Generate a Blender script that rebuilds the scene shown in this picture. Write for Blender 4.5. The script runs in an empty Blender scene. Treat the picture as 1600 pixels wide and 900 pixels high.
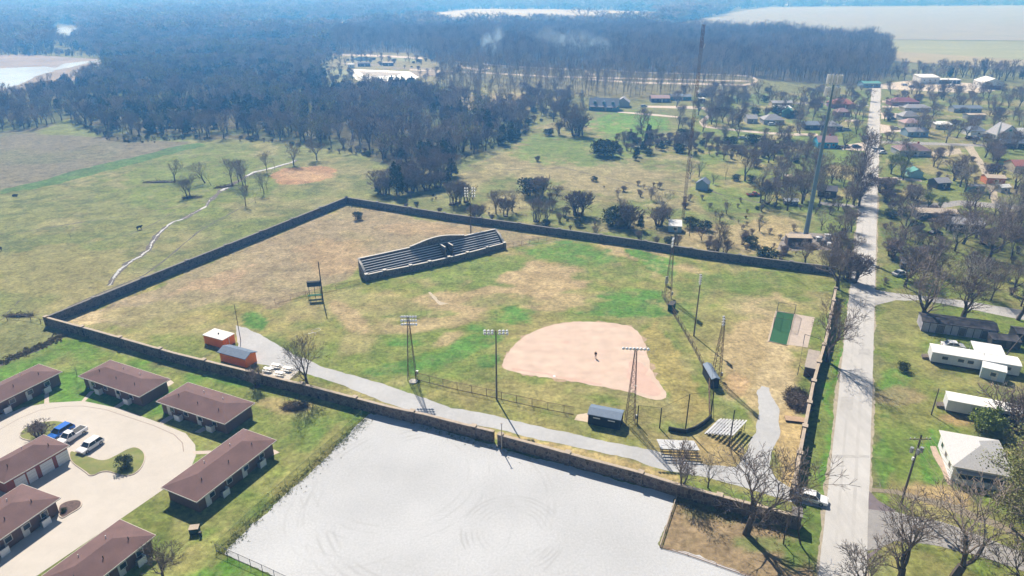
import bpy, bmesh, math, random
import numpy as np
from mathutils import Vector, Matrix, geometry
R = math.radians
scene = bpy.context.scene
COL = scene.collection

# ------------------------------------------------------------------ camera, sky, sun, exposure
CAMH = 75.0
F = 1067.0
PITCH = R(24.2)
cam_d = bpy.data.cameras.new('camera'); cam = bpy.data.objects.new('camera', cam_d); COL.objects.link(cam)
cam.location = (0, 0, CAMH); cam.rotation_euler = (R(90) - PITCH, 0, 0)
cam_d.sensor_width = 36; cam_d.lens = 36 * F / 1600; cam_d.clip_start = 0.5; cam_d.clip_end = 20000
scene.camera = cam
SUN_EL = R(46); SUN_AZ = math.atan2(-0.33, 0.944)          # azimuth measured from +Y towards +X
world = bpy.data.worlds.new('World'); scene.world = world; world.use_nodes = True
wn = world.node_tree.nodes; wl = world.node_tree.links
sky = wn.new('ShaderNodeTexSky'); sky.sky_type = 'NISHITA'; sky.sun_disc = False
sky.sun_elevation = SUN_EL; sky.sun_rotation = SUN_AZ; sky.air_density = 1.0; sky.dust_density = 0.6; sky.ozone_density = 2.0
bg = wn['Background']; bg.inputs[1].default_value = 0.05
wl.new(sky.outputs[0], bg.inputs[0])
sun_d = bpy.data.lights.new('sun', 'SUN'); sun = bpy.data.objects.new('sun', sun_d); COL.objects.link(sun)
sun_d.energy = 5.0; sun_d.angle = R(0.5); sun_d.color = (1.0, 0.95, 0.88)
sdir = Vector((math.sin(SUN_AZ) * math.cos(SUN_EL), math.cos(SUN_AZ) * math.cos(SUN_EL), math.sin(SUN_EL)))
sun.rotation_euler = sdir.to_track_quat('Z', 'Y').to_euler(); sun.location = (-60, 200, 200)
vs = scene.view_settings; vs.view_transform = 'Standard'; vs.look = 'None'; vs.exposure = 0.55; vs.gamma = 1; vs.use_curve_mapping = False
cy = scene.cycles
cy.use_denoising = True; cy.max_bounces = 5; cy.diffuse_bounces = 2; cy.glossy_bounces = 2; cy.transparent_max_bounces = 24
cy.transmission_bounces = 2; cy.volume_bounces = 2; cy.use_adaptive_sampling = True; cy.adaptive_threshold = 0.02
try: cy.denoising_prefilter = 'ACCURATE'
except Exception: pass
HAZE_DENS = 0.00060
HAZE_COL = (0.14, 0.44, 1.0)

# ------------------------------------------------------------------ photo geometry helpers (ground point seen at a place in the photo)
SP, CP = math.sin(PITCH), math.cos(PITCH)
def G(px, py, z=0.0):
    u = px - 800; v = py - 450
    t = (CAMH - z) / (F * SP + v * CP)
    return Vector((u * t, (F * CP - v * SP) * t, z))
def hgt(bpy_, tpy):                       # height of an upright thing with its base and top at these photo rows
    v = bpy_ - 450; Y = CAMH * (F * CP - v * SP) / (F * SP + v * CP)
    v = tpy - 450; t = Y / (F * CP - v * SP)
    return CAMH - (F * SP + v * CP) * t
def proj(x, y, z=0.0):                    # numpy-friendly inverse of G
    dz = CAMH - z
    k = F / (y * CP + dz * SP)
    return 800 + x * k, 450 + (dz * CP - y * SP) * k
def inpoly(px, py, poly):
    px = np.asarray(px, float); py = np.asarray(py, float); c = np.zeros(px.shape, bool); n = len(poly); j = n - 1
    for i in range(n):
        xi, yi = poly[i]; xj, yj = poly[j]
        if yi != yj:
            c ^= ((yi > py) != (yj > py)) & (px < (xj - xi) * (py - yi) / (yj - yi) + xi)
        j = i
    return c

# ------------------------------------------------------------------ materials
MATS = {}
def mat(name, col, rough=0.85, var=0.12, scale=1.5, col2=None, metal=0.0, bump=0.0, bscale=8.0, spec=0.3, sx=(1, 1, 1), var2=0, scale2=0.1):
    if name in MATS: return MATS[name]
    m = bpy.data.materials.new(name); MATS[name] = m; m.use_nodes = True
    nt = m.node_tree; N = nt.nodes; L = nt.links; b = N['Principled BSDF']
    b.inputs['Roughness'].default_value = rough; b.inputs['Metallic'].default_value = metal
    b.inputs['Specular IOR Level'].default_value = spec
    geo = N.new('ShaderNodeNewGeometry'); mp = N.new('ShaderNodeMapping'); mp.inputs['Scale'].default_value = sx
    L.new(geo.outputs['Position'], mp.inputs[0])
    nz = N.new('ShaderNodeTexNoise'); nz.inputs['Scale'].default_value = scale; nz.inputs['Detail'].default_value = 5; nz.inputs['Roughness'].default_value = 0.65
    L.new(mp.outputs[0], nz.inputs['Vector'])
    r = N.new('ShaderNodeMapRange'); r.inputs[1].default_value = 0.3; r.inputs[2].default_value = 0.7
    L.new(nz.outputs[0], r.inputs[0])
    mx = N.new('ShaderNodeMix'); mx.data_type = 'RGBA'
    c2 = col2 if col2 else tuple(c * (1 - 2 * var) for c in col); c1 = col if col2 else tuple(min(1, c * (1 + var)) for c in col)
    mx.inputs[6].default_value = (*c1, 1); mx.inputs[7].default_value = (*c2, 1)
    L.new(r.outputs[0], mx.inputs[0]); out = mx.outputs[2]
    if var2:
        n2 = N.new('ShaderNodeTexNoise'); n2.inputs['Scale'].default_value = scale2; n2.inputs['Detail'].default_value = 4
        L.new(geo.outputs['Position'], n2.inputs['Vector'])
        r2 = N.new('ShaderNodeMapRange'); r2.inputs[1].default_value = 0.3; r2.inputs[2].default_value = 0.7; r2.inputs[3].default_value = 1 - var2; r2.inputs[4].default_value = 1 + var2 * .6
        L.new(n2.outputs[0], r2.inputs[0])
        vm = N.new('ShaderNodeVectorMath'); vm.operation = 'SCALE'; L.new(out, vm.inputs[0]); L.new(r2.outputs[0], vm.inputs['Scale']); out = vm.outputs[0]
    L.new(out, b.inputs['Base Color'])
    if bump:
        bn = N.new('ShaderNodeTexNoise'); bn.inputs['Scale'].default_value = bscale; bn.inputs['Detail'].default_value = 3
        L.new(geo.outputs['Position'], bn.inputs['Vector'])
        bp = N.new('ShaderNodeBump'); bp.inputs['Strength'].default_value = bump; bp.inputs['Distance'].default_value = 0.08
        L.new(bn.outputs[0], bp.inputs['Height']); L.new(bp.outputs[0], b.inputs['Normal'])
    return m
def stone_mat(name, c1, c2, mortar, scale=1.6):
    if name in MATS: return MATS[name]
    m = bpy.data.materials.new(name); MATS[name] = m; m.use_nodes = True
    nt = m.node_tree; N = nt.nodes; L = nt.links; b = N['Principled BSDF']; b.inputs['Roughness'].default_value = 0.9; b.inputs['Specular IOR Level'].default_value = .2
    geo = N.new('ShaderNodeNewGeometry')
    v = N.new('ShaderNodeTexVoronoi'); v.inputs['Scale'].default_value = scale; L.new(geo.outputs['Position'], v.inputs['Vector'])
    e = N.new('ShaderNodeTexVoronoi'); e.feature = 'DISTANCE_TO_EDGE'; e.inputs['Scale'].default_value = scale; L.new(geo.outputs['Position'], e.inputs['Vector'])
    sp = N.new('ShaderNodeSeparateColor'); L.new(v.outputs['Color'], sp.inputs[0])
    mx = N.new('ShaderNodeMix'); mx.data_type = 'RGBA'; mx.inputs[6].default_value = (*c1, 1); mx.inputs[7].default_value = (*c2, 1)
    L.new(sp.outputs[0], mx.inputs[0])
    r = N.new('ShaderNodeMapRange'); r.inputs[1].default_value = 0.02; r.inputs[2].default_value = 0.07; L.new(e.outputs['Distance'], r.inputs[0])
    m2 = N.new('ShaderNodeMix'); m2.data_type = 'RGBA'; m2.inputs[6].default_value = (*mortar, 1); L.new(mx.outputs[2], m2.inputs[7]); L.new(r.outputs[0], m2.inputs[0])
    L.new(m2.outputs[2], b.inputs['Base Color'])
    bp = N.new('ShaderNodeBump'); bp.inputs['Distance'].default_value = .05; bp.inputs['Strength'].default_value = .6; L.new(r.outputs[0], bp.inputs['Height']); L.new(bp.outputs[0], b.inputs['Normal'])
    return m
def mesh_mat(name, col, opacity):          # chain link seen from afar: wires cover only part of the panel
    if name in MATS: return MATS[name]
    m = bpy.data.materials.new(name); MATS[name] = m; m.use_nodes = True
    b = m.node_tree.nodes['Principled BSDF']; b.inputs['Base Color'].default_value = (*col, 1); b.inputs['Alpha'].default_value = opacity; b.inputs['Roughness'].default_value = .5
    return m
def tree_tone(name, c1, c2, rough=0.9):   # per-object random tone
    if name in MATS: return MATS[name]
    m = bpy.data.materials.new(name); MATS[name] = m; m.use_nodes = True
    nt = m.node_tree; N = nt.nodes; L = nt.links; b = N['Principled BSDF']; b.inputs['Roughness'].default_value = rough; b.inputs['Specular IOR Level'].default_value = .15
    oi = N.new('ShaderNodeObjectInfo'); mx = N.new('ShaderNodeMix'); mx.data_type = 'RGBA'
    mx.inputs[6].default_value = (*c1, 1); mx.inputs[7].default_value = (*c2, 1); L.new(oi.outputs['Random'], mx.inputs[0])
    geo = N.new('ShaderNodeNewGeometry'); nz = N.new('ShaderNodeTexNoise'); nz.inputs['Scale'].default_value = .9; L.new(geo.outputs['Position'], nz.inputs['Vector'])
    r = N.new('ShaderNodeMapRange'); r.inputs[1].default_value = .3; r.inputs[2].default_value = .7; r.inputs[3].default_value = .7; r.inputs[4].default_value = 1.35; L.new(nz.outputs[0], r.inputs[0])
    vm = N.new('ShaderNodeVectorMath'); vm.operation = 'SCALE'; L.new(mx.outputs[2], vm.inputs[0]); L.new(r.outputs[0], vm.inputs['Scale'])
    L.new(vm.outputs[0], b.inputs['Base Color'])
    return m

# ------------------------------------------------------------------ mesh builder
class MB:
    def __init__(s, off=(0, 0, 0)): s.v = []; s.f = []; s.off = Vector(off)
    def pts(s, ps):
        k = len(s.v); s.v += [tuple(Vector(p) - s.off) for p in ps]; return k
    def poly(s, ps): k = s.pts(ps); s.f.append(list(range(k, k + len(ps)))); return s
    def prism(s, ring, z0, z1):            # ring of (x, y), counter-clockwise
        n = len(ring)
        k = s.pts([(p[0], p[1], z0) for p in ring] + [(p[0], p[1], z1) for p in ring])
        s.f.append([k + n + i for i in range(n)]); s.f.append([k + n - 1 - i for i in range(n)])
        for i in range(n): j = (i + 1) % n; s.f.append([k + i, k + j, k + n + j, k + n + i])
        return s
    def box(s, cx, cy_, cz, sx, sy, sz, a=0.0):  # cz = centre
        c, n = math.cos(a), math.sin(a)
        ring = [(cx + c * x * sx / 2 - n * y * sy / 2, cy_ + n * x * sx / 2 + c * y * sy / 2) for x, y in ((-1, -1), (1, -1), (1, 1), (-1, 1))]
        return s.prism(ring, cz - sz / 2, cz + sz / 2)
    def beam(s, p, q, r0, r1=None, n=4):
        p = Vector(p); q = Vector(q); r1 = r0 if r1 is None else r1
        d = q - p
        if d.length < 1e-6: return s
        d.normalize(); a = d.cross(Vector((0, 0, 1)) if abs(d.z) < .9 else Vector((1, 0, 0))).normalized(); b = d.cross(a)
        k = s.pts([p + (a * math.cos(t) + b * math.sin(t)) * r0 for t in [2 * math.pi * i / n + .78 for i in range(n)]] +
                  [q + (a * math.cos(t) + b * math.sin(t)) * r1 for t in [2 * math.pi * i / n + .78 for i in range(n)]])
        for i in range(n): j = (i + 1) % n; s.f.append([k + i, k + j, k + n + j, k + n + i])
        s.f.append([k + n - 1 - i for i in range(n)]); s.f.append([k + n + i for i in range(n)])
        return s
    def slab(s, a, b, c, d, t):            # four top corners, thickness t downwards
        a, b, c, d = map(Vector, (a, b, c, d)); n = Vector((0, 0, -t))
        k = s.pts([a, b, c, d, a + n, b + n, c + n, d + n])
        s.f += [[k, k+1, k+2, k+3], [k+7, k+6, k+5, k+4], [k, k+4, k+5, k+1], [k+1, k+5, k+6, k+2], [k+2, k+6, k+7, k+3], [k+3, k+7, k+4, k]]
        return s
    def mesh(s, name, m, smooth=False):
        me = bpy.data.meshes.new(name); me.from_pydata(s.v, [], s.f)
        for x in (m if isinstance(m, (list, tuple)) else [m]): me.materials.append(x)
        if smooth: me.shade_smooth()
        me.update(); return me
    def build(s, name, m, parent=None, smooth=False):
        return put(name, s.mesh(name, m, smooth), parent)
def put(name, data, parent=None):
    o = bpy.data.objects.new(name, data); COL.objects.link(o)
    if parent is not None: o.parent = parent
    return o
def tag(o, label=None, cat=None, group=None, kind=None):
    if label: o['label'] = label
    if cat: o['category'] = cat
    if group: o['group'] = group
    if kind: o['kind'] = kind
    return o
def thing(name, loc, label, cat, rz=0.0, group=None, scale=None):
    o = put(name, None); o.empty_display_size = .5
    o.location = loc; o.rotation_euler = (0, 0, rz)
    if scale: o.scale = (scale,) * 3
    return tag(o, label, cat, group)
def copy_tree(o, parent=None):
    c = o.copy(); COL.objects.link(c); c.parent = parent
    for ch in list(o.children): copy_tree(ch, c)
    return c
def finish(root):                          # meshes were built in world coordinates around the root: offset handled by MB.off
    return root

# ------------------------------------------------------------------ sheets on the ground
rng = random.Random(7)
def ragged(ring, step, amp, seed=1):
    r = random.Random(seed); out = []; n = len(ring)
    for i in range(n):
        a = Vector(ring[i][:2]); b = Vector(ring[(i + 1) % n][:2]); d = b - a
        k = max(1, int(d.length / step)); nn = Vector((-d.y, d.x)).normalized() if d.length else Vector((0, 0))
        q1 = [r.uniform(-1, 1) for _ in range(k // 5 + 3)]; q2 = [r.uniform(-1, 1) for _ in range(k // 17 + 3)]
        for j in range(k):
            t1, t2 = j / 5, j / 17; w = (q1[int(t1)] * (1 - t1 % 1) + q1[int(t1) + 1] * (t1 % 1)) * .7 + (q2[int(t2)] * (1 - t2 % 1) + q2[int(t2) + 1] * (t2 % 1)) * .8 + r.uniform(-1, 1) * .4
            out.append(a + d * (j / k) + nn * w * amp * (0 if j == 0 else 1))
    return out
def smooth_ring(ring, it=2):
    pts = [Vector(p[:2]) for p in ring]
    for _ in range(it):
        o = []
        for i in range(len(pts)):
            a, b = pts[i], pts[(i + 1) % len(pts)]; o += [a * .75 + b * .25, a * .25 + b * .75]
        pts = o
    return pts
def sheet(name, pxs, z, m, amp=0.0, step=1.0, smooth=0, label=None, kind='structure', world_pts=False, seed=1, thick=0.0):
    ring = pxs if world_pts else [G(*p) for p in pxs]
    if smooth: ring = smooth_ring(ring, smooth)
    if amp: ring = ragged(ring, step, amp, seed)
    ring = [Vector((p[0], p[1], 0)) for p in ring]
    area = sum(ring[i].x * ring[(i+1) % len(ring)].y - ring[(i+1) % len(ring)].x * ring[i].y for i in range(len(ring)))
    if area < 0: ring.reverse()
    tris = geometry.tessellate_polygon([ring])
    vs_ = [(p.x, p.y, z) for p in ring]; fs = []
    for t in tris:
        a, b, c = (ring[i] for i in t)
        fs.append(t if (b - a).cross(c - a).z > 0 else (t[0], t[2], t[1]))
    if thick:
        n = len(ring); vs_ += [(p.x, p.y, z - thick) for p in ring]
        fs += [(i, i + n, (i + 1) % n + n, (i + 1) % n)[::1] for i in range(n)]
    me = bpy.data.meshes.new(name); me.from_pydata(vs_, [], [list(f) for f in fs]); me.materials.append(m); me.update()
    o = put(name, me); o['kind'] = kind
    if label: o['label'] = label
    return o

# ------------------------------------------------------------------ value noise for painting the ground (world metres)
def vnoise(x, y, s, seed):
    x = x / s; y = y / s; xi = np.floor(x); yi = np.floor(y); fx = x - xi; fy = y - yi
    fx = fx * fx * (3 - 2 * fx); fy = fy * fy * (3 - 2 * fy)
    def h(a, b):
        q = np.sin(a * 127.1 + b * 311.7 + seed * 74.7) * 43758.5453; return q - np.floor(q)
    return (h(xi, yi) * (1 - fx) + h(xi + 1, yi) * fx) * (1 - fy) + (h(xi, yi + 1) * (1 - fx) + h(xi + 1, yi + 1) * fx) * fy
def fbm(x, y, s, seed, o=4):
    t = 0; a = .5; w = 0
    for i in range(o): t = t + a * vnoise(x, y, s / 2 ** i, seed + i * 13); w += a; a *= .55
    return t / w

# ------------------------------------------------------------------ GROUND: one sheet, tinted by what grows where
def axis(lo, hi, f0, f1, st, gr):
    a = list(np.arange(f0, f1, st)); d = st; p = f0; left = []
    while p > lo: d *= gr; p -= d; left.append(max(p, lo))
    d = st; p = a[-1]
    while p < hi: d *= gr; p += d; a.append(min(p, hi))
    return np.array(left[::-1] + a)
xs = axis(-6900, 6900, -215, 215, 0.95, 1.055); ys = axis(-380, 6900, 68, 330, 0.95, 1.03)
X, Y = np.meshgrid(xs, ys); X = X.ravel(); Y = Y.ravel()
Wx = X + (fbm(X, Y, 14, 3) - .5) * 9; Wy = Y + (fbm(X, Y, 14, 8) - .5) * 9
C = np.zeros((X.size, 3)); C[:] = (0.165, 0.175, 0.075)
PX, PY = proj(X, np.maximum(Y, 30)); QX, QY = proj(Wx, np.maximum(Wy, 30))
def mixin(m, col):
    global C
    m = np.clip(m, 0, 1)[:, None]; C = C * (1 - m) + np.array(col) * m
def zone(poly, col, k=1.0, warp=True, nz=None):
    a, b = (QX, QY) if warp else (PX, PY)
    m = inpoly(a, b, poly).astype(float) * k
    if nz: m = m * np.clip((fbm(X, Y, nz[0], nz[1]) - nz[2]) * nz[3] + .5, 0, 1)
    mixin(m, col)
def blob(px, py, rx, ry, col, k=1.0, seed=5, rot=0.0, soft=.22):
    """soft irregular patch; centre and radii given where it lies in the photo, evaluated on the ground"""
    dx = PX - px; dy = PY - py; c, s = math.cos(rot), math.sin(rot)
    d = np.sqrt(((dx * c + dy * s) / rx) ** 2 + ((-dx * s + dy * c) / ry) ** 2)
    d = d + (fbm(X, Y, 6, seed, 5) - .5) * 1.5
    fine = 1.0 if col[1] < col[0] * 1.2 else np.clip((fbm(X, Y, 2.6, seed + 50, 3) - .24) * 4.5, .35, 1)
    mixin(np.clip((1 - d) / soft + .5, 0, 1) * k * fine, col)
TAN = (0.36, 0.275, 0.165); TANG = (0.26, 0.225, 0.115); GRN = (0.12, 0.18, 0.04); BRI = (0.085, 0.20, 0.035); MID = (0.15, 0.17, 0.055); PINK = (0.38, 0.26, 0.18)
# far fields, general
zone([(-400, 60), (2000, 60), (2000, -29), (-400, -29)], (0.17, 0.16, 0.10), 1, False)
# pasture: green-tan mottling
past = [(-300, 560), (-300, 190), (60, 180), (500, 210), (560, 225), (600, 250), (720, 250), (830, 190), (1400, 190), (1400, 440), (541, 318), (72, 500), (-300, 620)]
zone(past, (0.185, 0.198, 0.08), 1)
zone(past, (0.145, 0.18, 0.055), .85, nz=(28, 4, .55, 5))
zone(past, (0.24, 0.22, 0.115), .8, nz=(17, 9, .56, 6))
zone(past, (0.10, 0.13, 0.05), .7, nz=(6, 21, .6, 6))
blob(310, 285, 130, 45, (0.14, 0.19, 0.045), .8, 3); blob(90, 430, 120, 50, (0.26, 0.225, 0.11), .6, 4)
zone([(-300, 330), (-300, 195), (90, 190), (180, 218), (300, 222), (215, 245), (120, 270), (0, 300)], (0.165, 0.15, 0.125), 1, False)          # ploughed strip
zone([(-300, 255), (-300, 200), (100, 205), (300, 230), (200, 250), (0, 258)], (0.12, 0.15, 0.085), .5, nz=(20, 5, .5, 4))
zone([(0, 297), (120, 268), (220, 243), (310, 222), (320, 228), (240, 247), (120, 280), (0, 305)], (0.07, 0.15, 0.045), .9)
zone([(70, 200), (110, 180), (140, 190), (180, 215), (120, 212), (60, 210)], (0.16, 0.2, 0.05), .8)
# red earth by the creek
zone([(415, 275), (440, 262), (500, 258), (530, 265), (515, 280), (470, 287), (430, 288)], (0.34, 0.19, 0.12), .9)
blob(480, 274, 40, 7, (0.42, 0.28, 0.18), .6, 7)
# scrubby field behind the north wall
back = [(720, 260), (800, 235), (830, 200), (900, 180), (1100, 215), (1180, 300), (1270, 380), (1250, 400), (1000, 370), (760, 335), (720, 300)]
zone(back, (0.15, 0.185, 0.065), .8); zone(back, (0.30, 0.255, 0.15), .85, nz=(15, 31, .50, 7)); zone(back, (0.17, 0.15, 0.085), .7, nz=(5, 37, .55, 8))
blob(960, 280, 130, 28, (0.29, 0.245, 0.155), .75, 14, .15); blob(1150, 370, 90, 22, (0.33, 0.26, 0.16), .8, 15); blob(1210, 370, 40, 30, (0.34, 0.27, 0.16), .8, 18)
blob(900, 235, 100, 22, (0.13, 0.2, 0.045), .8, 16); blob(985, 195, 60, 20, (0.10, 0.24, 0.03), .85, 17); blob(1130, 280, 50, 40, (0.17, 0.21, 0.05), .8, 19)
blob(800, 360, 90, 8, (0.13, 0.2, 0.04), .6, 20); blob(820, 145, 60, 14, (0.33, 0.28, 0.15), .9, 22); blob(770, 160, 70, 12, (0.3, 0.23, 0.15), .8, 23)
# clearing with campground / works
zone([(500, 135), (520, 80), (660, 78), (700, 96), (900, 108), (1160, 112), (1190, 125), (1170, 150), (1100, 160), (700, 135), (640, 130), (600, 125)], (0.23, 0.205, 0.12), .9)
zone([(700, 97), (900, 109), (1160, 113), (1190, 126), (1170, 150), (1100, 160), (800, 145), (700, 135)], (0.16, 0.145, 0.075), .85)
blob(720, 135, 50, 10, (0.2, 0.2, 0.08), .7, 2)
# park
park = [(72, 512), (541, 318), (1303, 432), (1245, 790), (1240, 830), (1060, 775), (770, 690), (407, 592)]
zone(park, (0.255, 0.23, 0.09), 1, False)
zone(park, (0.15, 0.195, 0.045), .85, nz=(18, 41, .46, 6)); zone(park, (0.12, 0.18, 0.035), .6, nz=(5, 43, .55, 8))
zone(park, (0.31, 0.255, 0.14), .65, nz=(9, 45, .6, 7))
zone([(100, 505), (541, 322), (800, 360), (870, 372), (790, 392), (560, 400), (540, 440), (420, 480), (380, 470), (300, 480), (200, 510)], (0.28, 0.22, 0.16), .95)   # dry grass behind the grandstand
zone([(100, 505), (541, 322), (800, 360), (870, 372), (560, 440), (200, 510)], (0.25, 0.225, 0.13), .45, nz=(12, 51, .57, 7))
blob(330, 440, 60, 12, (0.36, 0.25, 0.18), .7, 52, -.3); blob(520, 400, 60, 25, (0.36, 0.24, 0.15), .5, 53); blob(150, 495, 40, 12, (0.46, 0.36, 0.24), .9, 54, -.2); blob(660, 360, 70, 10, (0.35, 0.24, 0.16), .5, 55, .1)
blob(230, 490, 60, 16, (0.25, 0.23, 0.11), .6, 56)
for a in [(750, 420, 150, 22, .8), (880, 400, 70, 22, .7), (790, 440, 80, 14, .5)]: blob(a[0], a[1], a[2], a[3], (0.14, 0.20, 0.045), a[4], int(a[0]))
for a in [(840, 437, 75, 24, .85, -.1), (760, 465, 90, 16, .8, -.1), (690, 500, 60, 14, .7, -.2), (545, 495, 32, 16, .8, .5), (600, 515, 50, 9, .5, 0), (700, 530, 26, 10, .7, -.3), (1010, 400, 90, 12, .7, .25), (855, 470, 60, 12, .7, 0), (560, 480, 120, 25, .35, 0)]:
    blob(a[0], a[1], a[2], a[3], (0.36, 0.27, 0.17), min(1, a[4] * 1.15), int(a[0] * 2), a[5])
for a in [(890, 395, 60, 16, .8, .1), (960, 425, 50, 14, .6, .2), (1010, 400, 45, 6, 1, .3), (1025, 415, 40, 10, .8, .4), (1005, 465, 45, 12, .9, 0), (960, 490, 80, 7, .95, 0), (985, 480, 50, 12, .8, 0), (975, 463, 32, 6, 1, 0),
          (740, 535, 55, 12, .9, -.3), (680, 560, 80, 12, .85, -.25), (640, 575, 60, 9, .8, -.1), (630, 535, 24, 6, 1, 0), (815, 490, 35, 9, .95, .1), (800, 502, 36, 5, .9, .1), (745, 513, 14, 5, 1, 0), (765, 562, 18, 12, .8, 0), (1110, 450, 60, 20, .6, .2), (1075, 480, 25, 25, .7, .8), (790, 470, 60, 9, .5, 0), (400, 505, 22, 12, .9, .6), (885, 378, 12, 3, 1, 0), (665, 490, 40, 5, .6, 0), (1175, 440, 70, 15, .5, 0)]:
    blob(a[0], a[1], a[2], a[3], BRI if a[4] > .75 else GRN, min(1, a[4] * 1.1), int(a[0] * 3), a[5])
zone([(1000, 520), (1030, 500), (1075, 560), (1105, 640), (1080, 665), (1050, 630), (1020, 590), (1012, 550)], (0.30, 0.245, 0.095), .85)
zone([(690, 600), (790, 590), (1000, 640), (1070, 650), (1050, 690), (960, 670), (900, 655), (780, 620)], (0.27, 0.235, 0.10), .7)
blob(1150, 520, 70, 50, (0.26, 0.235, 0.10), .7, 61); blob(1190, 575, 60, 95, (0.38, 0.285, 0.18), .85, 62); blob(1175, 480, 45, 18, (0.33, 0.27, 0.17), .6, 63); blob(1235, 700, 22, 75, (0.40, 0.29, 0.16), .95, 64, -.1); blob(1210, 600, 30, 60, (0.42, 0.33, 0.22), .8, 66)
blob(1100, 710, 75, 22, (0.34, 0.25, 0.13), .8, 67); blob(1150, 600, 25, 20, (0.40, 0.26, 0.16), .7, 68); blob(1140, 630, 30, 25, (0.14, 0.19, 0.05), .7, 69); blob(1040, 668, 40, 8, (0.12, 0.19, 0.04), .6, 70)
zone([(700, 668), (790, 688), (900, 712), (1000, 738), (1060, 756), (1060, 742), (1000, 724), (900, 700), (780, 674)], (0.40, 0.30, 0.16), .9, False)
blob(1140, 775, 90, 14, (0.13, 0.19, 0.045), .9, 72, .2); blob(480, 600, 60, 12, (0.24, 0.22, 0.08), .6, 73, .3)
# lawns round the duplexes
lawn = [(-300, 640), (-300, 590), (0, 566), (105, 525), (407, 597), (560, 632), (575, 650), (350, 865), (440, 905), (600, 1100), (-300, 1100)]
zone(lawn, (0.16, 0.195, 0.048), 1)
zone(lawn, (0.085, 0.20, 0.025), .95, nz=(14, 81, .52, 6)); zone(lawn, (0.23, 0.23, 0.085), .75, nz=(8, 85, .56, 7))
zone([(-50, 600), (105, 527), (407, 600), (430, 625), (330, 590), (150, 560), (0, 590)], (0.085, 0.20, 0.022), .75, nz=(7, 88, .45, 5))
blob(500, 680, 70, 26, (0.11, 0.17, 0.035), .7, 90); blob(450, 634, 45, 10, (0.3, 0.235, 0.12), .8, 91); blob(470, 740, 18, 90, (0.27, 0.23, 0.09), .6, 92, .75); blob(330, 860, 60, 22, (0.28, 0.25, 0.1), .6, 93, -.4)
# ground below the south wall, right of the lot
zone([(1057, 778), (1245, 835), (1300, 960), (1180, 910), (1030, 855)], (0.235, 0.17, 0.115), 1, False)
blob(1120, 800, 60, 14, (0.11, 0.14, 0.04), .5, 95); blob(1190, 850, 40, 10, (0.1, 0.16, 0.04), .7, 96); blob(1260, 830, 30, 50, (0.11, 0.18, 0.035), .9, 97, .2)
# verge between east wall and road
zone([(1308, 440), (1335, 440), (1331, 470), (1300, 680), (1292, 780), (1240, 800), (1262, 650)], (0.14, 0.18, 0.045), 1, False)
zone([(1325, 440), (1335, 440), (1331, 470), (1300, 680), (1292, 780), (1278, 770)], (0.09, 0.22, 0.025), .9)
# right of the road
right = [(1362, 905), (1372, 440), (1378, 150), (2200, 150), (2200, 1100)]
zone(right, (0.19, 0.20, 0.06), 1)
zone(right, (0.27, 0.225, 0.12), .6, nz=(12, 101, .57, 6)); zone(right, (0.10, 0.13, 0.035), .6, nz=(4, 103, .57, 8)); zone(right, (0.12, 0.185, 0.03), .8, nz=(10, 105, .54, 6))
zone([(1372, 430), (1378, 330), (1800, 330), (1800, 440)], (0.10, 0.12, 0.04), .6)
blob(1395, 600, 22, 30, (0.085, 0.21, 0.03), .7, 110); blob(1400, 620, 40, 12, (0.28, 0.21, 0.14), .7, 111); blob(1470, 775, 50, 16, (0.35, 0.25, 0.14), .95, 112, .2); blob(1455, 720, 14, 40, (0.07, 0.2, 0.025), .9, 113)
blob(1380, 720, 14, 60, (0.10, 0.21, 0.03), .8, 114); blob(1520, 655, 40, 8, (0.33, 0.22, 0.12), .8, 115); blob(1410, 500, 30, 30, (0.2, 0.2, 0.075), .7, 116)
# town lawns
town = [(1380, 230), (1380, 135), (1700, 135), (1700, 330), (1380, 330)]
zone(town, (0.14, 0.18, 0.05), .7); zone(town, (0.3, 0.24, 0.14), .7, nz=(14, 121, .55, 6))
tl = [(1100, 330), (1080, 150), (1366, 140), (1355, 230), (1345, 340), (1335, 440), (1280, 420), (1270, 330)]
zone(tl, (0.13, 0.19, 0.045), .8); zone(tl, (0.32, 0.255, 0.14), .7, nz=(13, 125, .58, 6))
blob(1320, 243, 34, 8, (0.15, 0.22, 0.04), .9, 126); blob(1310, 265, 30, 7, (0.3, 0.23, 0.12), .8, 127); blob(1345, 300, 10, 30, (0.16, 0.24, 0.04), .8, 128)
# woods floor
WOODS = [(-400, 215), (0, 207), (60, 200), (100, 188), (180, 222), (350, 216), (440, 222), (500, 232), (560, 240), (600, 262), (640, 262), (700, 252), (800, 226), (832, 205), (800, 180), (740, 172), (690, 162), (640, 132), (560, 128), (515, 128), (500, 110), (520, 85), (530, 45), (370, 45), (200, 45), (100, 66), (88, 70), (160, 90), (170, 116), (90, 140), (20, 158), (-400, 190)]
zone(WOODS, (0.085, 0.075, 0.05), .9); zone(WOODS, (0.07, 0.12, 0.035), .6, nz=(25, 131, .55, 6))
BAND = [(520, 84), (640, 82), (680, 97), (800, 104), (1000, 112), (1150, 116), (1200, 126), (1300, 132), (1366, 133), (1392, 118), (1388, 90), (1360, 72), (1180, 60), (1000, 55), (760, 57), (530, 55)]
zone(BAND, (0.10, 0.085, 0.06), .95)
C[:, 2] *= .8
lum = C.mean(1, keepdims=True); C = C * .90 + lum * .10
verts = np.stack([X, Y, np.zeros_like(X)], 1); nx, ny = len(xs), len(ys)
ii = (np.arange(ny - 1)[:, None] * nx + np.arange(nx - 1)[None, :]).ravel()
faces = np.stack([ii, ii + 1, ii + nx + 1, ii + nx], 1)
gm = bpy.data.meshes.new('ground'); gm.vertices.add(len(verts)); gm.vertices.foreach_set('co', verts.ravel().astype(np.float32))
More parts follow.
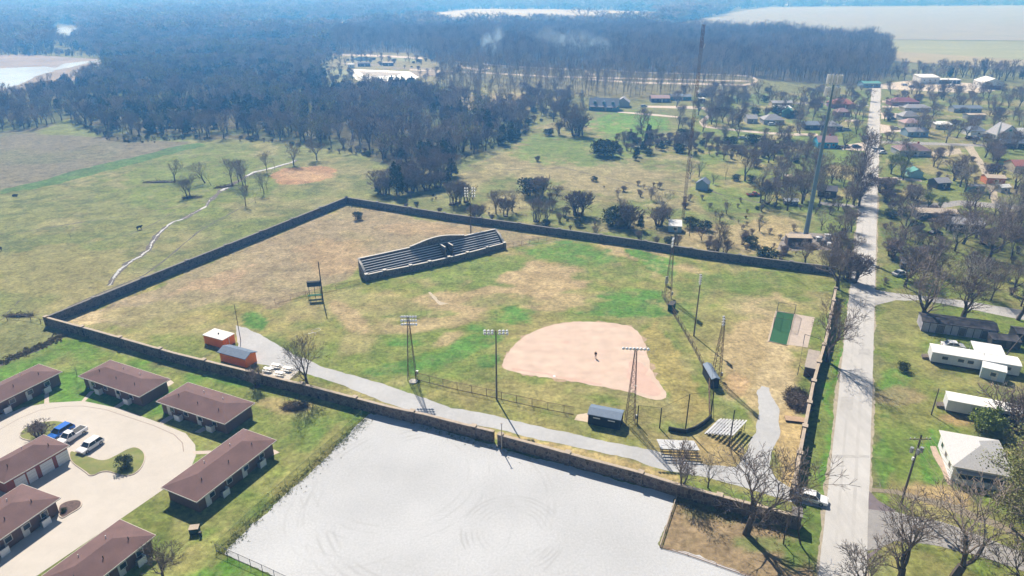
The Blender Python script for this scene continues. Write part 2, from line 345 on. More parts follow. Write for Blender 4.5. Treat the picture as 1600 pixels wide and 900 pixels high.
gm.loops.add(faces.size); gm.loops.foreach_set('vertex_index', faces.ravel().astype(np.int32)); gm.polygons.add(len(faces))
gm.polygons.foreach_set('loop_start', (np.arange(len(faces)) * 4).astype(np.int32)); gm.update(calc_edges=True)
ca = gm.color_attributes.new('cover', 'FLOAT_COLOR', 'POINT')
ca.data.foreach_set('color', np.concatenate([C, np.ones((len(C), 1))], 1).ravel().astype(np.float32))
def ground_material():
    m = bpy.data.materials.new('grass_and_soil'); m.use_nodes = True; nt = m.node_tree; N = nt.nodes; L = nt.links; b = N['Principled BSDF']
    b.inputs['Roughness'].default_value = .95; b.inputs['Specular IOR Level'].default_value = .1
    at = N.new('ShaderNodeAttribute'); at.attribute_name = 'cover'; geo = N.new('ShaderNodeNewGeometry'); cur = at.outputs['Color']
    for sc_, lo, hi, d, a0, a1 in ((.07, .35, .65, 4, .86, 1.14), (.28, .34, .66, 8, .70, 1.30), (1.1, .34, .66, 8, .62, 1.38)):
        nz = N.new('ShaderNodeTexNoise'); nz.inputs['Scale'].default_value = sc_; nz.inputs['Detail'].default_value = d; nz.inputs['Roughness'].default_value = .7; nz.inputs['Distortion'].default_value = .4
        L.new(geo.outputs['Position'], nz.inputs['Vector'])
        r = N.new('ShaderNodeMapRange'); r.inputs[1].default_value = lo; r.inputs[2].default_value = hi; r.inputs[3].default_value = a0; r.inputs[4].default_value = a1; L.new(nz.outputs[0], r.inputs[0])
        vm = N.new('ShaderNodeVectorMath'); vm.operation = 'SCALE'; L.new(cur, vm.inputs[0]); L.new(r.outputs[0], vm.inputs['Scale']); cur = vm.outputs[0]
    nz = N.new('ShaderNodeTexNoise'); nz.inputs['Scale'].default_value = .33; nz.inputs['Detail'].default_value = 6; nz.inputs['Roughness'].default_value = .75; L.new(geo.outputs['Position'], nz.inputs['Vector'])
    r = N.new('ShaderNodeMapRange'); r.inputs[1].default_value = .5; r.inputs[2].default_value = .68; r.inputs[4].default_value = .3; L.new(nz.outputs[0], r.inputs[0])
    mx = N.new('ShaderNodeMix'); mx.data_type = 'RGBA'; mx.inputs[7].default_value = (.30, .245, .13, 1); L.new(cur, mx.inputs[6]); L.new(r.outputs[0], mx.inputs[0])
    L.new(mx.outputs[2], b.inputs['Base Color'])
    bn = N.new('ShaderNodeTexNoise'); bn.inputs['Scale'].default_value = 2.5; bn.inputs['Detail'].default_value = 4; L.new(geo.outputs['Position'], bn.inputs['Vector'])
    bp = N.new('ShaderNodeBump'); bp.inputs['Strength'].default_value = .5; bp.inputs['Distance'].default_value = .15; L.new(bn.outputs[0], bp.inputs['Height']); L.new(bp.outputs[0], b.inputs['Normal'])
    return m
gm.materials.append(ground_material()); go = put('ground', gm); go['kind'] = 'structure'

# ------------------------------------------------------------------ haze: even pale air round the whole scene, sky outside it
hz = MB().box(0, 3300, 20, 13900, 7400, 0).v
hb = MB(); hb.box(0, 3265, (-1 + 92) / 2, 13900, 7300, 93)
hm = bpy.data.materials.new('air'); hm.use_nodes = True; hn = hm.node_tree.nodes; hn.remove(hn['Principled BSDF'])
pv = hn.new('ShaderNodeVolumePrincipled'); pv.inputs['Density'].default_value = HAZE_DENS; pv.inputs['Color'].default_value = (*HAZE_COL, 1)
pv.inputs['Absorption Color'].default_value = (1, 1, 1, 1); pv.inputs['Anisotropy'].default_value = 0.35
hm.node_tree.links.new(pv.outputs[0], hn['Material Output'].inputs['Volume'])
ho = hb.build('haze', hm); ho['kind'] = 'stuff'; ho.display_type = 'WIRE'

# ------------------------------------------------------------------ ROADS, LOTS, FIELDS, WATER
def gravel_material():
    m = mat('white_gravel', (0.47, 0.475, 0.485), var=.08, scale=3.0, bump=.35, bscale=7, var2=.13, scale2=.05)
    nt = m.node_tree; N = nt.nodes; L = nt.links; b = N['Principled BSDF']; cur = b.inputs['Base Color'].links[0].from_socket
    geo = N.new('ShaderNodeNewGeometry')
    def tracks(c, radii, w, a_from):
        nonlocal cur
        d = N.new('ShaderNodeVectorMath'); d.operation = 'DISTANCE'; L.new(geo.outputs['Position'], d.inputs[0]); d.inputs[1].default_value = (c.x, c.y, 0)
        nz = N.new('ShaderNodeTexNoise'); nz.inputs['Scale'].default_value = .16; nz.inputs['Detail'].default_value = 3; L.new(geo.outputs['Position'], nz.inputs['Vector'])
        br = N.new('ShaderNodeMapRange'); br.inputs[1].default_value = .45; br.inputs[2].default_value = .6; L.new(nz.outputs[0], br.inputs[0])
        for r_ in radii:
            s = N.new('ShaderNodeMath'); s.operation = 'SUBTRACT'; L.new(d.outputs['Value'], s.inputs[0]); s.inputs[1].default_value = r_
            a = N.new('ShaderNodeMath'); a.operation = 'ABSOLUTE'; L.new(s.outputs[0], a.inputs[0])
            mr = N.new('ShaderNodeMapRange'); mr.inputs[1].default_value = 0; mr.inputs[2].default_value = w; mr.inputs[3].default_value = a_from; mr.inputs[4].default_value = 0; L.new(a.outputs[0], mr.inputs[0])
            mu = N.new('ShaderNodeMath'); mu.operation = 'MULTIPLY'; L.new(mr.outputs[0], mu.inputs[0]); L.new(br.outputs[0], mu.inputs[1])
            mx = N.new('ShaderNodeMix'); mx.data_type = 'RGBA'; mx.inputs[7].default_value = (.36, .36, .365, 1); L.new(cur, mx.inputs[6]); L.new(mu.outputs[0], mx.inputs[0]); cur = mx.outputs[2]
    tracks(G(800, 830), (5.2, 6.0, 6.9, 7.6, 4.4), .28, 0.88)
    tracks(G(690, 780), (17.0, 18.0, 19.4, 21.2), .35, 0.72)
    tracks(G(620, 740), (12.0, 13.5, 15.5), .3, 0.56)
    tracks(G(560, 800), (9, 11.0, 24), .3, 0.4)
    L.new(cur, b.inputs['Base Color'])
    return m
gravel_lot = sheet('gravel_lot', [(580, 646), (640, 658), (774, 694), (785, 700), (1057, 777), (1031, 855), (1100, 872), (1172, 900), (1240, 960), (600, 1100), (440, 905), (350, 866)], .012, gravel_material(), amp=.38, step=.6)
m_drive = mat('pale_gravel', (0.42, 0.42, 0.425), var=.06, scale=1.2, bump=.2, var2=.1, scale2=.15)
sheet('gravel_drive', [(368, 508), (385, 512), (430, 536), (468, 558), (500, 572), (540, 584), (600, 600), (665, 622), (705, 638), (780, 651), (880, 674), (960, 692), (1040, 710), (1110, 728), (1150, 730), (1170, 700), (1182, 672), (1186, 642), (1183, 610), (1190, 603), (1202, 606), (1215, 634), (1218, 668), (1211, 695), (1203, 730), (1215, 750), (1240, 765), (1300, 780), (1297, 796), (1238, 785), (1150, 758), (1060, 738), (1000, 722), (900, 699), (800, 676), (720, 661), (660, 650), (590, 624), (530, 600), (500, 590), (470, 580), (430, 572), (400, 568), (374, 560)], .01, m_drive, amp=.3, step=1.0)
def road_mat():
    return mat('chip_seal', (0.475, 0.46, 0.445), var=.06, scale=.8, sx=(1, .25, 1), var2=.08, scale2=.05, bump=.1)
vx, vy = 1381, -30
def onroad(x900, py): return vx + (x900 - vx) * (py - vy) / (900 - vy)
sheet('road_shoulder', [(onroad(1275, 1100), 1100), (onroad(1358, 1100), 1100), (onroad(1358, 140), 140), (onroad(1275, 140), 140)], .006, mat('shoulder_gravel', (0.36, 0.31, 0.23), var=.15, scale=.8), amp=.4, step=.8)
sheet('road', [(onroad(1279, 1100), 1100), (onroad(1354, 1100), 1100), (onroad(1354, 133), 133), (onroad(1279, 133), 133)], .024, road_mat(), amp=.07, step=1.2)
m_rut = mat('road_wear', (0.43, 0.415, 0.40), var=.06, scale=.6, sx=(1, .2, 1))
for a, b_ in ((.27, .33), (.62, .70)):
    xa = 1279 + 75 * a; xb = 1279 + 75 * b_
    sheet('road_wheel_track', [(onroad(xa, 1100), 1100), (onroad(xb, 1100), 1100), (onroad(xb, 150), 150), (onroad(xa, 150), 150)], .030, m_rut, amp=.04, step=1)
for k, (y0, y1, f0, f1) in enumerate(((620, 640, .1, .45), (545, 556, .5, .9), (850, 872, .55, .95), (400, 410, .2, .8), (480, 486, 0.05, .5), (712, 716, .02, .98))):
    sheet('road_patch', [(onroad(1279 + 75 * f0, y0), y0), (onroad(1279 + 75 * f1, y0), y0), (onroad(1279 + 75 * f1, y1), y1), (onroad(1279 + 75 * f0, y1), y1)], .036, mat('road_patching', (0.41, 0.395, 0.38), var=.1, scale=.9), amp=.2, step=.8, seed=k)
m_side = mat('grey_asphalt', (0.30, 0.285, 0.275), var=.1, scale=.6, var2=.12, scale2=.1)
m_asph = mat('dark_asphalt', (0.17, 0.14, 0.15), var=.08, scale=1.0)
m_gd = mat('dirt_lane', (0.42, 0.36, 0.27), var=.12, scale=.7)
sheet('side_road', [(1364, 452), (1400, 458), (1450, 463), (1520, 472), (1700, 500), (1700, 515), (1600, 500), (1500, 480), (1440, 469), (1400, 469), (1366, 478)], .018, mat('side_road_gravel', (0.40, 0.385, 0.37), var=.08, scale=.7, var2=.1), amp=.25, step=2)
sheet('road_apron', [(1350, 765), (1359, 768), (1372, 782), (1400, 798), (1380, 812), (1350, 830), (1350, 870), (1372, 856), (1390, 845), (1350, 880)], .020, m_asph, amp=.1, step=1.5)
sheet('side_road', [(1352, 795), (1400, 800), (1470, 815), (1540, 840), (1600, 862), (1700, 900), (1700, 935), (1600, 893), (1540, 872), (1460, 852), (1400, 845), (1350, 862)], .022, m_side, amp=.2, step=1.5)
sheet('footpath', [(1362, 762), (1400, 765), (1480, 784), (1560, 815), (1600, 835), (1600, 842), (1550, 822), (1470, 792), (1400, 772), (1362, 768)], .008, mat('worn_path', (0.25, 0.21, 0.15), var=.15), amp=.3, step=1.5)
m_conc = mat('concrete', (0.51, 0.465, 0.415), var=.035, scale=.5, var2=.05, scale2=.08, bump=.05)
m_conc2 = mat('concrete_walk', (0.52, 0.44, 0.375), var=.04, scale=1)
m_joint = mat('concrete_joint', (0.33, 0.27, 0.23), var=.1)
sheet('parking_court', [(-110, 760), (-60, 700), (-25, 672), (5, 650), (35, 637), (75, 629.5), (130, 626.5), (190, 639), (250, 661), (290, 677), (305, 695), (306, 712), (300, 727), (287, 742), (255, 765), (187, 812), (50, 905), (-60, 985), (-160, 985), (-60, 915), (0, 873), (-20, 800)], .016, m_conc)
gut = [(-40, 700), (0, 671), (30, 654), (62, 641), (100, 635), (130, 634.5), (165, 640), (240, 665), (272, 679), (285, 692), (287, 706)]
ring = [G(*p) for p in gut]
def strip_pts(pts, w):
    L_, R_ = [], []
    for i, p in enumerate(pts):
        a = pts[max(0, i - 1)]; b = pts[min(len(pts) - 1, i + 1)]; d = (b - a); n = Vector((-d.y, d.x, 0)).normalized() * w / 2
        L_.append(p + n); R_.append(p - n)
    return L_ + R_[::-1]
sheet('gutter_line', strip_pts(ring, .16), .021, m_joint, world_pts=True)
def kerb_island(name, pts, soil):
    ring = smooth_ring([G(*p) for p in pts], 2)
    sheet('kerb', [p + (p - sum(ring, Vector((0, 0))) / len(ring)).normalized() * .18 for p in ring], .13, m_conc2, world_pts=True, thick=.13)
    return sheet(name, ring, .15, soil, world_pts=True, amp=.05, step=.6)
m_lawn = mat('lawn', (0.15, 0.19, 0.045), col2=(0.23, 0.22, 0.08), scale=.8, bump=.4, bscale=5, var2=.2, scale2=.3)
kerb_island('lawn_island', [(28, 684), (40, 668), (62, 661), (90, 658), (108, 664), (98, 676), (80, 692), (55, 690)], m_lawn)
kerb_island('lawn_island', [(109, 705), (120, 708), (140, 715), (162, 722), (183, 712), (200, 702), (213, 699), (226, 708), (225, 723), (215, 738), (200, 744), (187, 742), (164, 734), (143, 745), (135, 737), (111, 722)], m_lawn)
kerb_island('mulch_bed', [(91, 793), (102, 785), (118, 782), (127, 784), (126, 793), (112, 801), (95, 812)], mat('mulch', (0.13, 0.085, 0.075), var=.3, scale=4))
for w in ([(140, 612), (149, 610), (132, 628), (126, 628)], [(193, 626), (199, 629), (182, 640), (176, 637)], [(70, 610), (76, 611), (77, 632), (69, 632)], [(268, 647), (277, 650), (255, 663), (249, 660)], [(318, 667), (325, 671), (312, 677), (304, 675)], [(300, 705), (330, 704), (330, 709), (304, 710)], [(0, 640), (12, 652), (-4, 658), (-16, 650)]):
    sheet('walkway', w, .019, m_conc2)
sheet('patio', [(415, 700), (430, 703), (437, 707), (425, 712)], .014, m_conc2); sheet('patio', [(262, 590), (272, 598), (263, 604), (255, 598)], .014, m_conc2)
# infield
m_dirt = mat('infield_dirt', (0.53, 0.385, 0.31), col2=(0.57, 0.45, 0.36), scale=.15, var2=.13, scale2=.35, bump=.2, sx=(.6, 2.5, 1))
inf = [(783, 574), (788, 558), (800, 541), (820, 525), (850, 511), (882, 504), (920, 502.5), (960, 505), (985, 509), (1000, 520), (1008, 540), (1013, 560), (1022, 588), (1034, 604), (1044, 620), (1030, 626), (1010, 622), (990, 615), (960, 607), (900, 597), (850, 589), (800, 581)]
sheet('infield_edge', inf, .008, mat('dusty_grass', (0.40, 0.29, 0.19), var=.15, scale=1), smooth=1, amp=1.1, step=.7)
sheet('infield', inf, .014, m_dirt, smooth=1, amp=.28, step=.8)
sheet('infield_scuff', [(985, 560), (1003, 568), (1014, 585), (1028, 604), (1034, 614), (1026, 620), (1008, 616), (990, 608), (975, 585)], .018, mat('scuffed_dirt', (0.50, 0.33, 0.265), col2=(.56, .40, .33), scale=.5), smooth=1, amp=.7, step=.9)
sheet('infield_scuff', [(875, 535), (884, 532), (892, 534), (886, 537)], .018, MATS['scuffed_dirt'], amp=.4, step=.8)
sheet('infield_scuff', [(800, 578), (860, 587), (940, 602), (940, 599), (860, 584), (800, 575)], .018, MATS['scuffed_dirt'], amp=.4, step=.8)
sheet('batting_mat', [(1214, 487), (1241, 491), (1229, 539), (1202, 533)], .03, mat('green_turf', (0.02, 0.10, 0.03), var=.12, scale=1.5))
m_pad = mat('old_concrete', (0.46, 0.385, 0.33), var=.08, scale=.8)
sheet('batting_pad', [(1212, 485.5), (1273, 496), (1262, 543), (1199, 534)], .02, m_pad)
sheet('concrete_pad', [(410, 579), (427, 568.5), (466, 581), (452, 593.5), (407, 583.5)], .018, mat('pad_concrete', (0.50, 0.46, 0.40), var=.06))
sheet('concrete_pad', [(902, 648), (921, 645), (921, 660), (897, 656)], .02, mat('pad_pale', (0.56, 0.45, 0.34), var=.05))
sheet('concrete_pad', [(1214, 390), (1222, 372), (1236, 362), (1300, 366), (1316, 376), (1310, 392), (1270, 390), (1240, 392)], .02, mat('gravel_compound', (0.25, 0.22, 0.2), var=.15, scale=1))
sheet('footpath', [(1453, 697), (1462, 697), (1466, 706), (1476, 725), (1487, 757), (1481, 758), (1470, 732), (1458, 712)], .012, mat('brick_path', (0.45, 0.34, 0.27), var=.15, scale=2))
# worn bare marks in the outfield
m_bare = mat('bare_chalk', (0.47, 0.40, 0.30), var=.1)
sheet('worn_patch', [(669, 457), (672, 456), (690, 472), (702, 474), (688, 477)], .009, m_bare, amp=.3, step=1)
# creek in the pasture
m_mud = mat('creek_mud', (0.12, 0.10, 0.09), var=.25, scale=.8)
m_wat = mat('creek_water', (0.34, 0.34, 0.35), rough=.4, var=.35, scale=1.2, spec=.6)
crk = [(171, 446), (178, 434), (184, 426), (196, 415), (206, 407), (222, 399), (232, 391), (238, 378), (247, 366), (262, 353), (272, 346), (286, 342), (300, 334), (312, 328), (322, 322), (327, 314), (332, 309)]
ck2 = [(332, 309), (345, 298), (356, 292), (372, 283), (385, 275), (400, 268), (420, 264), (440, 258), (456, 254), (462, 250)]
for k, c in enumerate((crk, ck2)):
    sheet('creek_bank', strip_pts([G(*p) for p in c], 1.6 + k), .008, m_mud, world_pts=True, amp=.6, step=1.0, seed=3 + k)
sheet('creek', strip_pts([G(*p) for p in crk[:4]], .9), .016, m_wat, world_pts=True, amp=.4, step=.8, seed=4)
for a, b_ in ((3, 5), (5, 8), (8, 11), (11, 14), (13, 16)):
    sheet('creek', strip_pts([G(*p) for p in crk[a:b_ + 1]], .3 if a % 2 else .55), .016 + .004 * (a % 3), m_wat, world_pts=True, amp=.5, step=.7, seed=a)
sheet('creek', strip_pts([G(*p) for p in ck2[1:3]], .8), .017, m_wat, world_pts=True, amp=.5, step=.8, seed=33)
sheet('creek', strip_pts([G(*p) for p in ck2[4:]], 1.3), .017, m_wat, world_pts=True, amp=.7, step=.9, seed=35)
for tr in ([(105, 480), (225, 430), (265, 400), (310, 362), (370, 328), (400, 312)], [(0, 372), (60, 358), (130, 347), (190, 338), (280, 322)], [(195, 370), (240, 350), (275, 328)], [(-20, 500), (10, 490), (30, 470)]):
    sheet('cattle_track', strip_pts([G(*p) for p in tr], .45), .006, m_mud, world_pts=True, amp=.25, step=1.2)
sheet('ditch', strip_pts([G(*p) for p in [(-120, 640), (-40, 590), (0, 570), (30, 556), (70, 540), (105, 521)]], 1.6), .010, m_mud, world_pts=True, amp=.6, step=1)
for tr in ([(1090, 290), (1130, 305), (1180, 315), (1240, 330)], [(800, 265), (880, 262), (1000, 290), (1070, 300)], [(760, 262), (800, 266)]):
    sheet('field_track', strip_pts([G(*p) for p in tr], .7), .006, m_mud, world_pts=True, amp=.3, step=1.5)
# town streets
for p, m_ in (([(1376, 220), (1470, 223), (1700, 232), (1700, 236), (1470, 227), (1376, 224)], m_side), ([(1505, 225), (1518, 225), (1535, 250), (1548, 275), (1558, 300), (1560, 318), (1550, 318), (1545, 295), (1530, 262)], m_gd),
              ([(1372, 277), (1400, 277), (1440, 280), (1440, 284), (1400, 281), (1372, 281)], m_conc2), ([(1420, 322), (1500, 313), (1560, 318), (1700, 326), (1700, 334), (1560, 326), (1500, 321), (1430, 331)], m_side),
              ([(1280, 315), (1315, 318), (1350, 322), (1350, 326), (1310, 323), (1280, 320)], m_side), ([(1378, 157), (1400, 158), (1400, 160), (1378, 160)], m_conc2), ([(1378, 165), (1412, 166), (1412, 168), (1378, 168)], m_conc2),
              ([(1376, 176), (1402, 177), (1404, 184), (1376, 186)], m_conc2), ([(1375, 194), (1400, 198), (1412, 206), (1375, 208)], m_conc2), ([(1352, 222), (1310, 228), (1290, 232), (1352, 236)], m_conc2),
              ([(1250, 160), (1357, 164), (1357, 166), (1200, 161)], m_side), ([(1320, 187), (1342, 187), (1342, 190), (1320, 190)], m_conc2), ([(1240, 208), (1278, 209), (1278, 213), (1240, 212)], m_conc2),
              ([(1357, 134), (1380, 131), (1420, 126), (1520, 130), (1555, 134), (1555, 142), (1520, 146), (1440, 142), (1385, 139), (1357, 138)], mat('yard_gravel', (0.55, 0.48, 0.40), var=.1)),
              ([(1420, 243), (1460, 236), (1500, 232), (1504, 240), (1460, 246)], m_gd),
              # loops of the campground beyond the town
              ([(918, 123), (1000, 128), (1100, 130), (1160, 132), (1176, 129), (1180, 125), (1172, 120), (1120, 117), (1000, 114), (920, 108), (920, 107), (1000, 112.5), (1120, 115.5), (1175, 118), (1185, 125), (1180, 131), (1160, 134.5), (1100, 132.5), (1000, 130.5), (918, 125)], m_conc2),
              ([(700, 94), (800, 103), (905, 108), (905, 110), (800, 105), (700, 96)], m_conc2), ([(910, 108), (925, 112), (930, 118), (918, 117)], m_conc2), ([(880, 119), (1000, 122), (1170, 126), (1170, 127.5), (1000, 124), (880, 121)], m_conc2),
              ([(640, 108), (760, 113), (880, 120), (880, 121.5), (760, 115), (640, 110)], m_conc2), ([(713, 99), (725, 104), (750, 108), (765, 106), (765, 108), (748, 111), (722, 106)], m_conc2),
              ([(1010, 165), (1090, 166), (1115, 170), (1120, 176), (1100, 190), (1105, 197), (1180, 205), (1240, 209), (1240, 212), (1180, 208), (1098, 199), (1092, 190), (1110, 176), (1100, 171), (1010, 168)], m_conc2),
              ([(965, 174), (1010, 177), (1060, 182), (1060, 184), (1010, 180), (965, 176)], m_conc2),
              ([(520, 84), (600, 86), (660, 90), (660, 92), (600, 89), (520, 86)], m_conc2)):
    sheet('street', p, .02 + rng.random() * .02, m_, amp=.25, step=3)
for p in ([(1012, 71), (1040, 73), (1085, 79), (1085, 80.5), (1040, 75), (1012, 72.5)],):
    sheet('street', p, .05, m_conc2)
# works clearing: white liner basin, ponds
m_white = mat('white_liner', (0.80, 0.82, 0.84), var=.03, rough=.6)
sheet('settling_basin', [(543, 108), (600, 110), (640, 112), (660, 116), (650, 124), (600, 127), (562, 128), (556, 124)], .05, m_white)
sheet('settling_basin', [(560, 111), (630, 114), (620, 118), (572, 120)], .12, mat('basin_mud', (0.38, 0.34, 0.3), var=.1))
sheet('settling_basin', [(548, 109.5), (553, 111), (566, 125), (560, 126)], .16, mat('basin_bank', (0.5, 0.48, 0.44)))
m_pond = mat('pond_water', (0.08, 0.16, 0.22), rough=.08, var=.05, spec=.6)
sheet('pond', [(550, 92), (560, 89), (588, 90), (586, 94), (560, 96)], .05, m_pond)
sheet('pond', [(720, 175), (735, 172), (760, 171), (766, 174), (755, 178), (730, 180)], .04, mat('pond_green', (0.22, 0.32, 0.26), rough=.3, spec=.5))
sheet('pond_bank', [(712, 174), (730, 168), (765, 167), (775, 173), (765, 182), (725, 184)], .02, mat('pond_bank', (0.3, 0.22, 0.17), var=.15))
for p in ([(530, 98), (560, 99), (600, 101), (600, 103), (540, 101)], [(600, 90), (650, 92), (655, 97), (620, 95)], [(505, 118), (530, 104), (542, 110), (550, 122), (530, 128)], [(600, 105), (690, 107), (690, 109), (600, 107)], [(640, 112), (680, 110), (690, 118), (655, 120)]):
    sheet('field_patch', p, .06 + rng.random() * .05, [mat('patch_green', (.20, .22, .09), var=.2, scale=.1), mat('patch_earth', (.24, .19, .13), var=.2, scale=.1)][rng.random() < .5], amp=1.5, step=4)
# river and sandbars
m_sand = mat('sandbar', (0.24, 0.20, 0.18), var=.1, scale=.05, var2=.2, scale2=.02)
m_riv = mat('river_water', (0.62, 0.66, 0.70), rough=.18, var=.08, scale=.03, spec=.8)
sheet('sandbar', [(-300, 175), (-300, 95), (0, 86), (40, 85), (90, 88), (155, 92), (160, 98), (160, 119), (130, 125), (90, 131), (50, 142), (0, 147)], .02, m_sand, amp=2, step=8)
sheet('river', [(-300, 150), (-300, 110), (0, 107), (45, 105), (72, 104), (88, 106), (102, 99), (130, 96), (157, 94), (157, 96), (130, 100), (112, 105), (85, 110), (60, 118), (35, 130), (10, 137)], .08, m_riv, amp=1.5, step=6)
sheet('river', [(84, 45), (100, 42), (122, 45), (128, 62), (118, 66), (92, 64)], .08, m_riv, amp=3, step=12)
# distant fields
def field(p, c, z, c2=None): return sheet('field', p, z, mat('field_%d' % (len(MATS)), c, col2=c2, scale=.006, sx=(.3, 2, 1), var2=.1, scale2=.02))
field([(655, 22), (740, 14), (900, 15), (1070, 20), (1040, 32), (1000, 40), (860, 41), (720, 44), (600, 40), (540, 36)], (0.40, 0.36, 0.27), .3)
field([(370, 50), (380, 38), (440, 36), (560, 34), (580, 40), (540, 50), (440, 53)], (0.44, 0.34, 0.26), .3)
field([(1010, 48), (1130, 22), (1200, 11), (1700, 8), (1900, 30), (1900, 60), (1600, 64), (1392, 62), (1290, 52), (1100, 50)], (0.29, 0.265, 0.235), .32, (0.26, 0.27, 0.20))
field([(1388, 63), (1600, 65), (1900, 64), (1900, 100), (1600, 95), (1480, 88), (1395, 84)], (0.28, 0.29, 0.15), .36)
field([(1388, 80), (1480, 86), (1600, 94), (1900, 100), (1900, 125), (1600, 112), (1395, 96)], (0.32, 0.28, 0.17), .40)
field([(480, 6), (620, 0), (700, 2), (620, 6), (540, 11)], (0.42, 0.45, 0.35), .42)
field([(900, -2), (1600, -6), (1600, 2), (1240, 8), (1000, 8)], (0.40, 0.38, 0.30), .44)
field([(1050, 7), (1100, 5), (1098, 9), (1060, 11)], (0.5, 0.46, 0.35), .5)

# ------------------------------------------------------------------ TREES
BARK = tree_tone('bark', (0.12, 0.098, 0.085), (0.08, 0.065, 0.058))
TWIG = tree_tone('twigs', (0.29, 0.235, 0.20), (0.16, 0.125, 0.11))
TWIGF = tree_tone('woodland_twigs', (0.40, 0.33, 0.29), (0.11, 0.085, 0.075))
TWIGP = tree_tone('pale_twigs', (0.36, 0.32, 0.28), (0.25, 0.22, 0.19))
CEDAR = tree_tone('cedar_needles', (0.045, 0.065, 0.028), (0.075, 0.095, 0.04))
LEAFY = tree_tone('young_leaves', (0.17, 0.23, 0.05), (0.21, 0.25, 0.075))
BUDS = tree_tone('olive_leaves', (0.19, 0.21, 0.06), (0.23, 0.23, 0.09))
REDBUD = tree_tone('reddish_buds', (0.21, 0.12, 0.085), (0.17, 0.11, 0.085))
def gen_tree(seed, H=10.0, depth=6, rmin=.018, r0=.26, trunk=.22, spread=.62, kids=(2, 3), n_trunk=1, droop=0.0, leaf=None, ltip=.72, lean=0.0, side=True):
    """tapered trunk and limbs -> (trunk mesh builder, crown mesh builder, list of tips)"""
    r = random.Random(seed); T, Cn, tips = MB(), MB(), []
    st = []
    if n_trunk > 1: T.beam((0, 0, -.12), (0, 0, .15), .42, .30, 8)
    for k in range(n_trunk):
        a = r.random() * 6.28; t = (.12 + lean if n_trunk == 1 else .35)
        st.append((Vector((math.cos(a) * .25 * (n_trunk > 1), math.sin(a) * .25 * (n_trunk > 1), -.1)), Vector((math.cos(a) * t * r.random(), math.sin(a) * t * r.random(), 1)).normalized(), H * trunk, r0 if n_trunk == 1 else r0 * .6, 0))
    while st:
        p, d, ln, rad, lv = st.pop()
        segs = 3 if lv < 3 else 2; tgt = T if lv <= 1 else Cn; n = 6 if lv == 0 else (5 if lv == 1 else (4 if lv == 2 else 3))
        rend = max(rmin, rad * (.72 if lv else .8)); q = p; rr = rad
        for i in range(segs):
            up = .10 if lv < 3 else (.03 - droop)
            d = (d + Vector((r.uniform(-1, 1), r.uniform(-1, 1), r.uniform(-.6, .8))) * (.10 if lv == 0 else .22) + Vector((0, 0, up))).normalized()
            q2 = q + d * ln / segs; r2 = rad + (rend - rad) * (i + 1) / segs
            tgt.beam(q, q2, rr, r2, n)
            if side and (lv >= 1 or i == 1) and lv < depth and r.random() < .7:
                a = Vector((r.gauss(0, 1), r.gauss(0, 1), r.gauss(0, .7))); a -= a.dot(d) * d; a.normalize()
                nd = (d * .7 + a * .8 + Vector((0, 0, .12))).normalized()
                st.append((q2, nd, ln * r.uniform(.45, .7), max(rmin, r2 * .5), min(depth, lv + 2)))
            q = q2; rr = r2
        if lv < depth:
            m = r.randint(*kids) + (1 if lv == 0 and n_trunk == 1 else 0); a0 = r.random() * 6.28
            for j in range(m):
                a = a0 + 6.283 * j / m + r.uniform(-.4, .4); u = d.orthogonal().normalized(); w = d.cross(u)
                sp = spread * r.uniform(.55, 1.25)
                nd = (d * math.cos(sp) + (u * math.cos(a) + w * math.sin(a)) * math.sin(sp) + Vector((0, 0, .08 if lv < 3 else -droop))).normalized()
                st.append((q, nd, ln * r.uniform(.64, .86) * (1.0 if lv else (1.35 if n_trunk == 1 else 1.0)), max(rmin, rr * r.uniform(.58, .72)), lv + 1))
        else: tips.append(q)
        if lv >= depth - 1: tips.append((p + q) / 2)
    zmax = max(v[2] for v in Cn.v); s = H / zmax
    for M in (T, Cn): M.v = [(x * s, y * s, z * s) for x, y, z in M.v]
    tips = [t * s for t in tips]
    if leaf:
        size, per, jit = leaf; lf = MB()
        for t in tips:
            for _ in range(per):
                c = t + Vector((r.gauss(0, jit), r.gauss(0, jit), r.gauss(0, jit))); leafquad(lf, c, size * r.uniform(.6, 1.3), r)
        return T, Cn, lf
    return T, Cn, None
def leafquad(m, c, s, r, fl=.0):
    a = Vector((r.gauss(0, 1), r.gauss(0, 1), r.gauss(0, 1))).normalized(); b = a.orthogonal().normalized(); e = a.cross(b)
    k = m.pts([c + b * s * .5, c + e * s * .35, c - b * s * .5, c - e * s * .35]); m.f.append([k, k + 1, k + 2, k + 3])
def gen_cedar(seed, H=8.0, W=2.2, n=1700, size=.42, round_=False):
    r = random.Random(seed); T, Cn, L_ = MB(), MB(), MB()
    T.beam((0, 0, -.1), (0, 0, H * .9), .16, .03, 5)
    lobes = [(r.uniform(0, 6.28), r.uniform(.1, .85), r.uniform(.75, 1.2)) for _ in range(26)]
    for i in range(26):
        a, h, k = lobes[i]; z = h * H * .95 + .3; w = W * ((1 - h) ** .6 if not round_ else math.sqrt(max(.05, 1 - (2 * h - .9) ** 2))) * k
        Cn.beam((0, 0, z - .2), (math.cos(a) * w * .9, math.sin(a) * w * .9, z + .25), .04, .015, 3)
        for _ in range(n // 26):
            q = r.random() ** .5; an = a + r.gauss(0, .42); zz = z + r.gauss(0, H * .055)
            leafquad(L_, Vector((math.cos(an) * w * q, math.sin(an) * w * q, max(.15, zz + (1 - q) * .2))), size * r.uniform(.6, 1.4), r)
    return T, Cn, L_
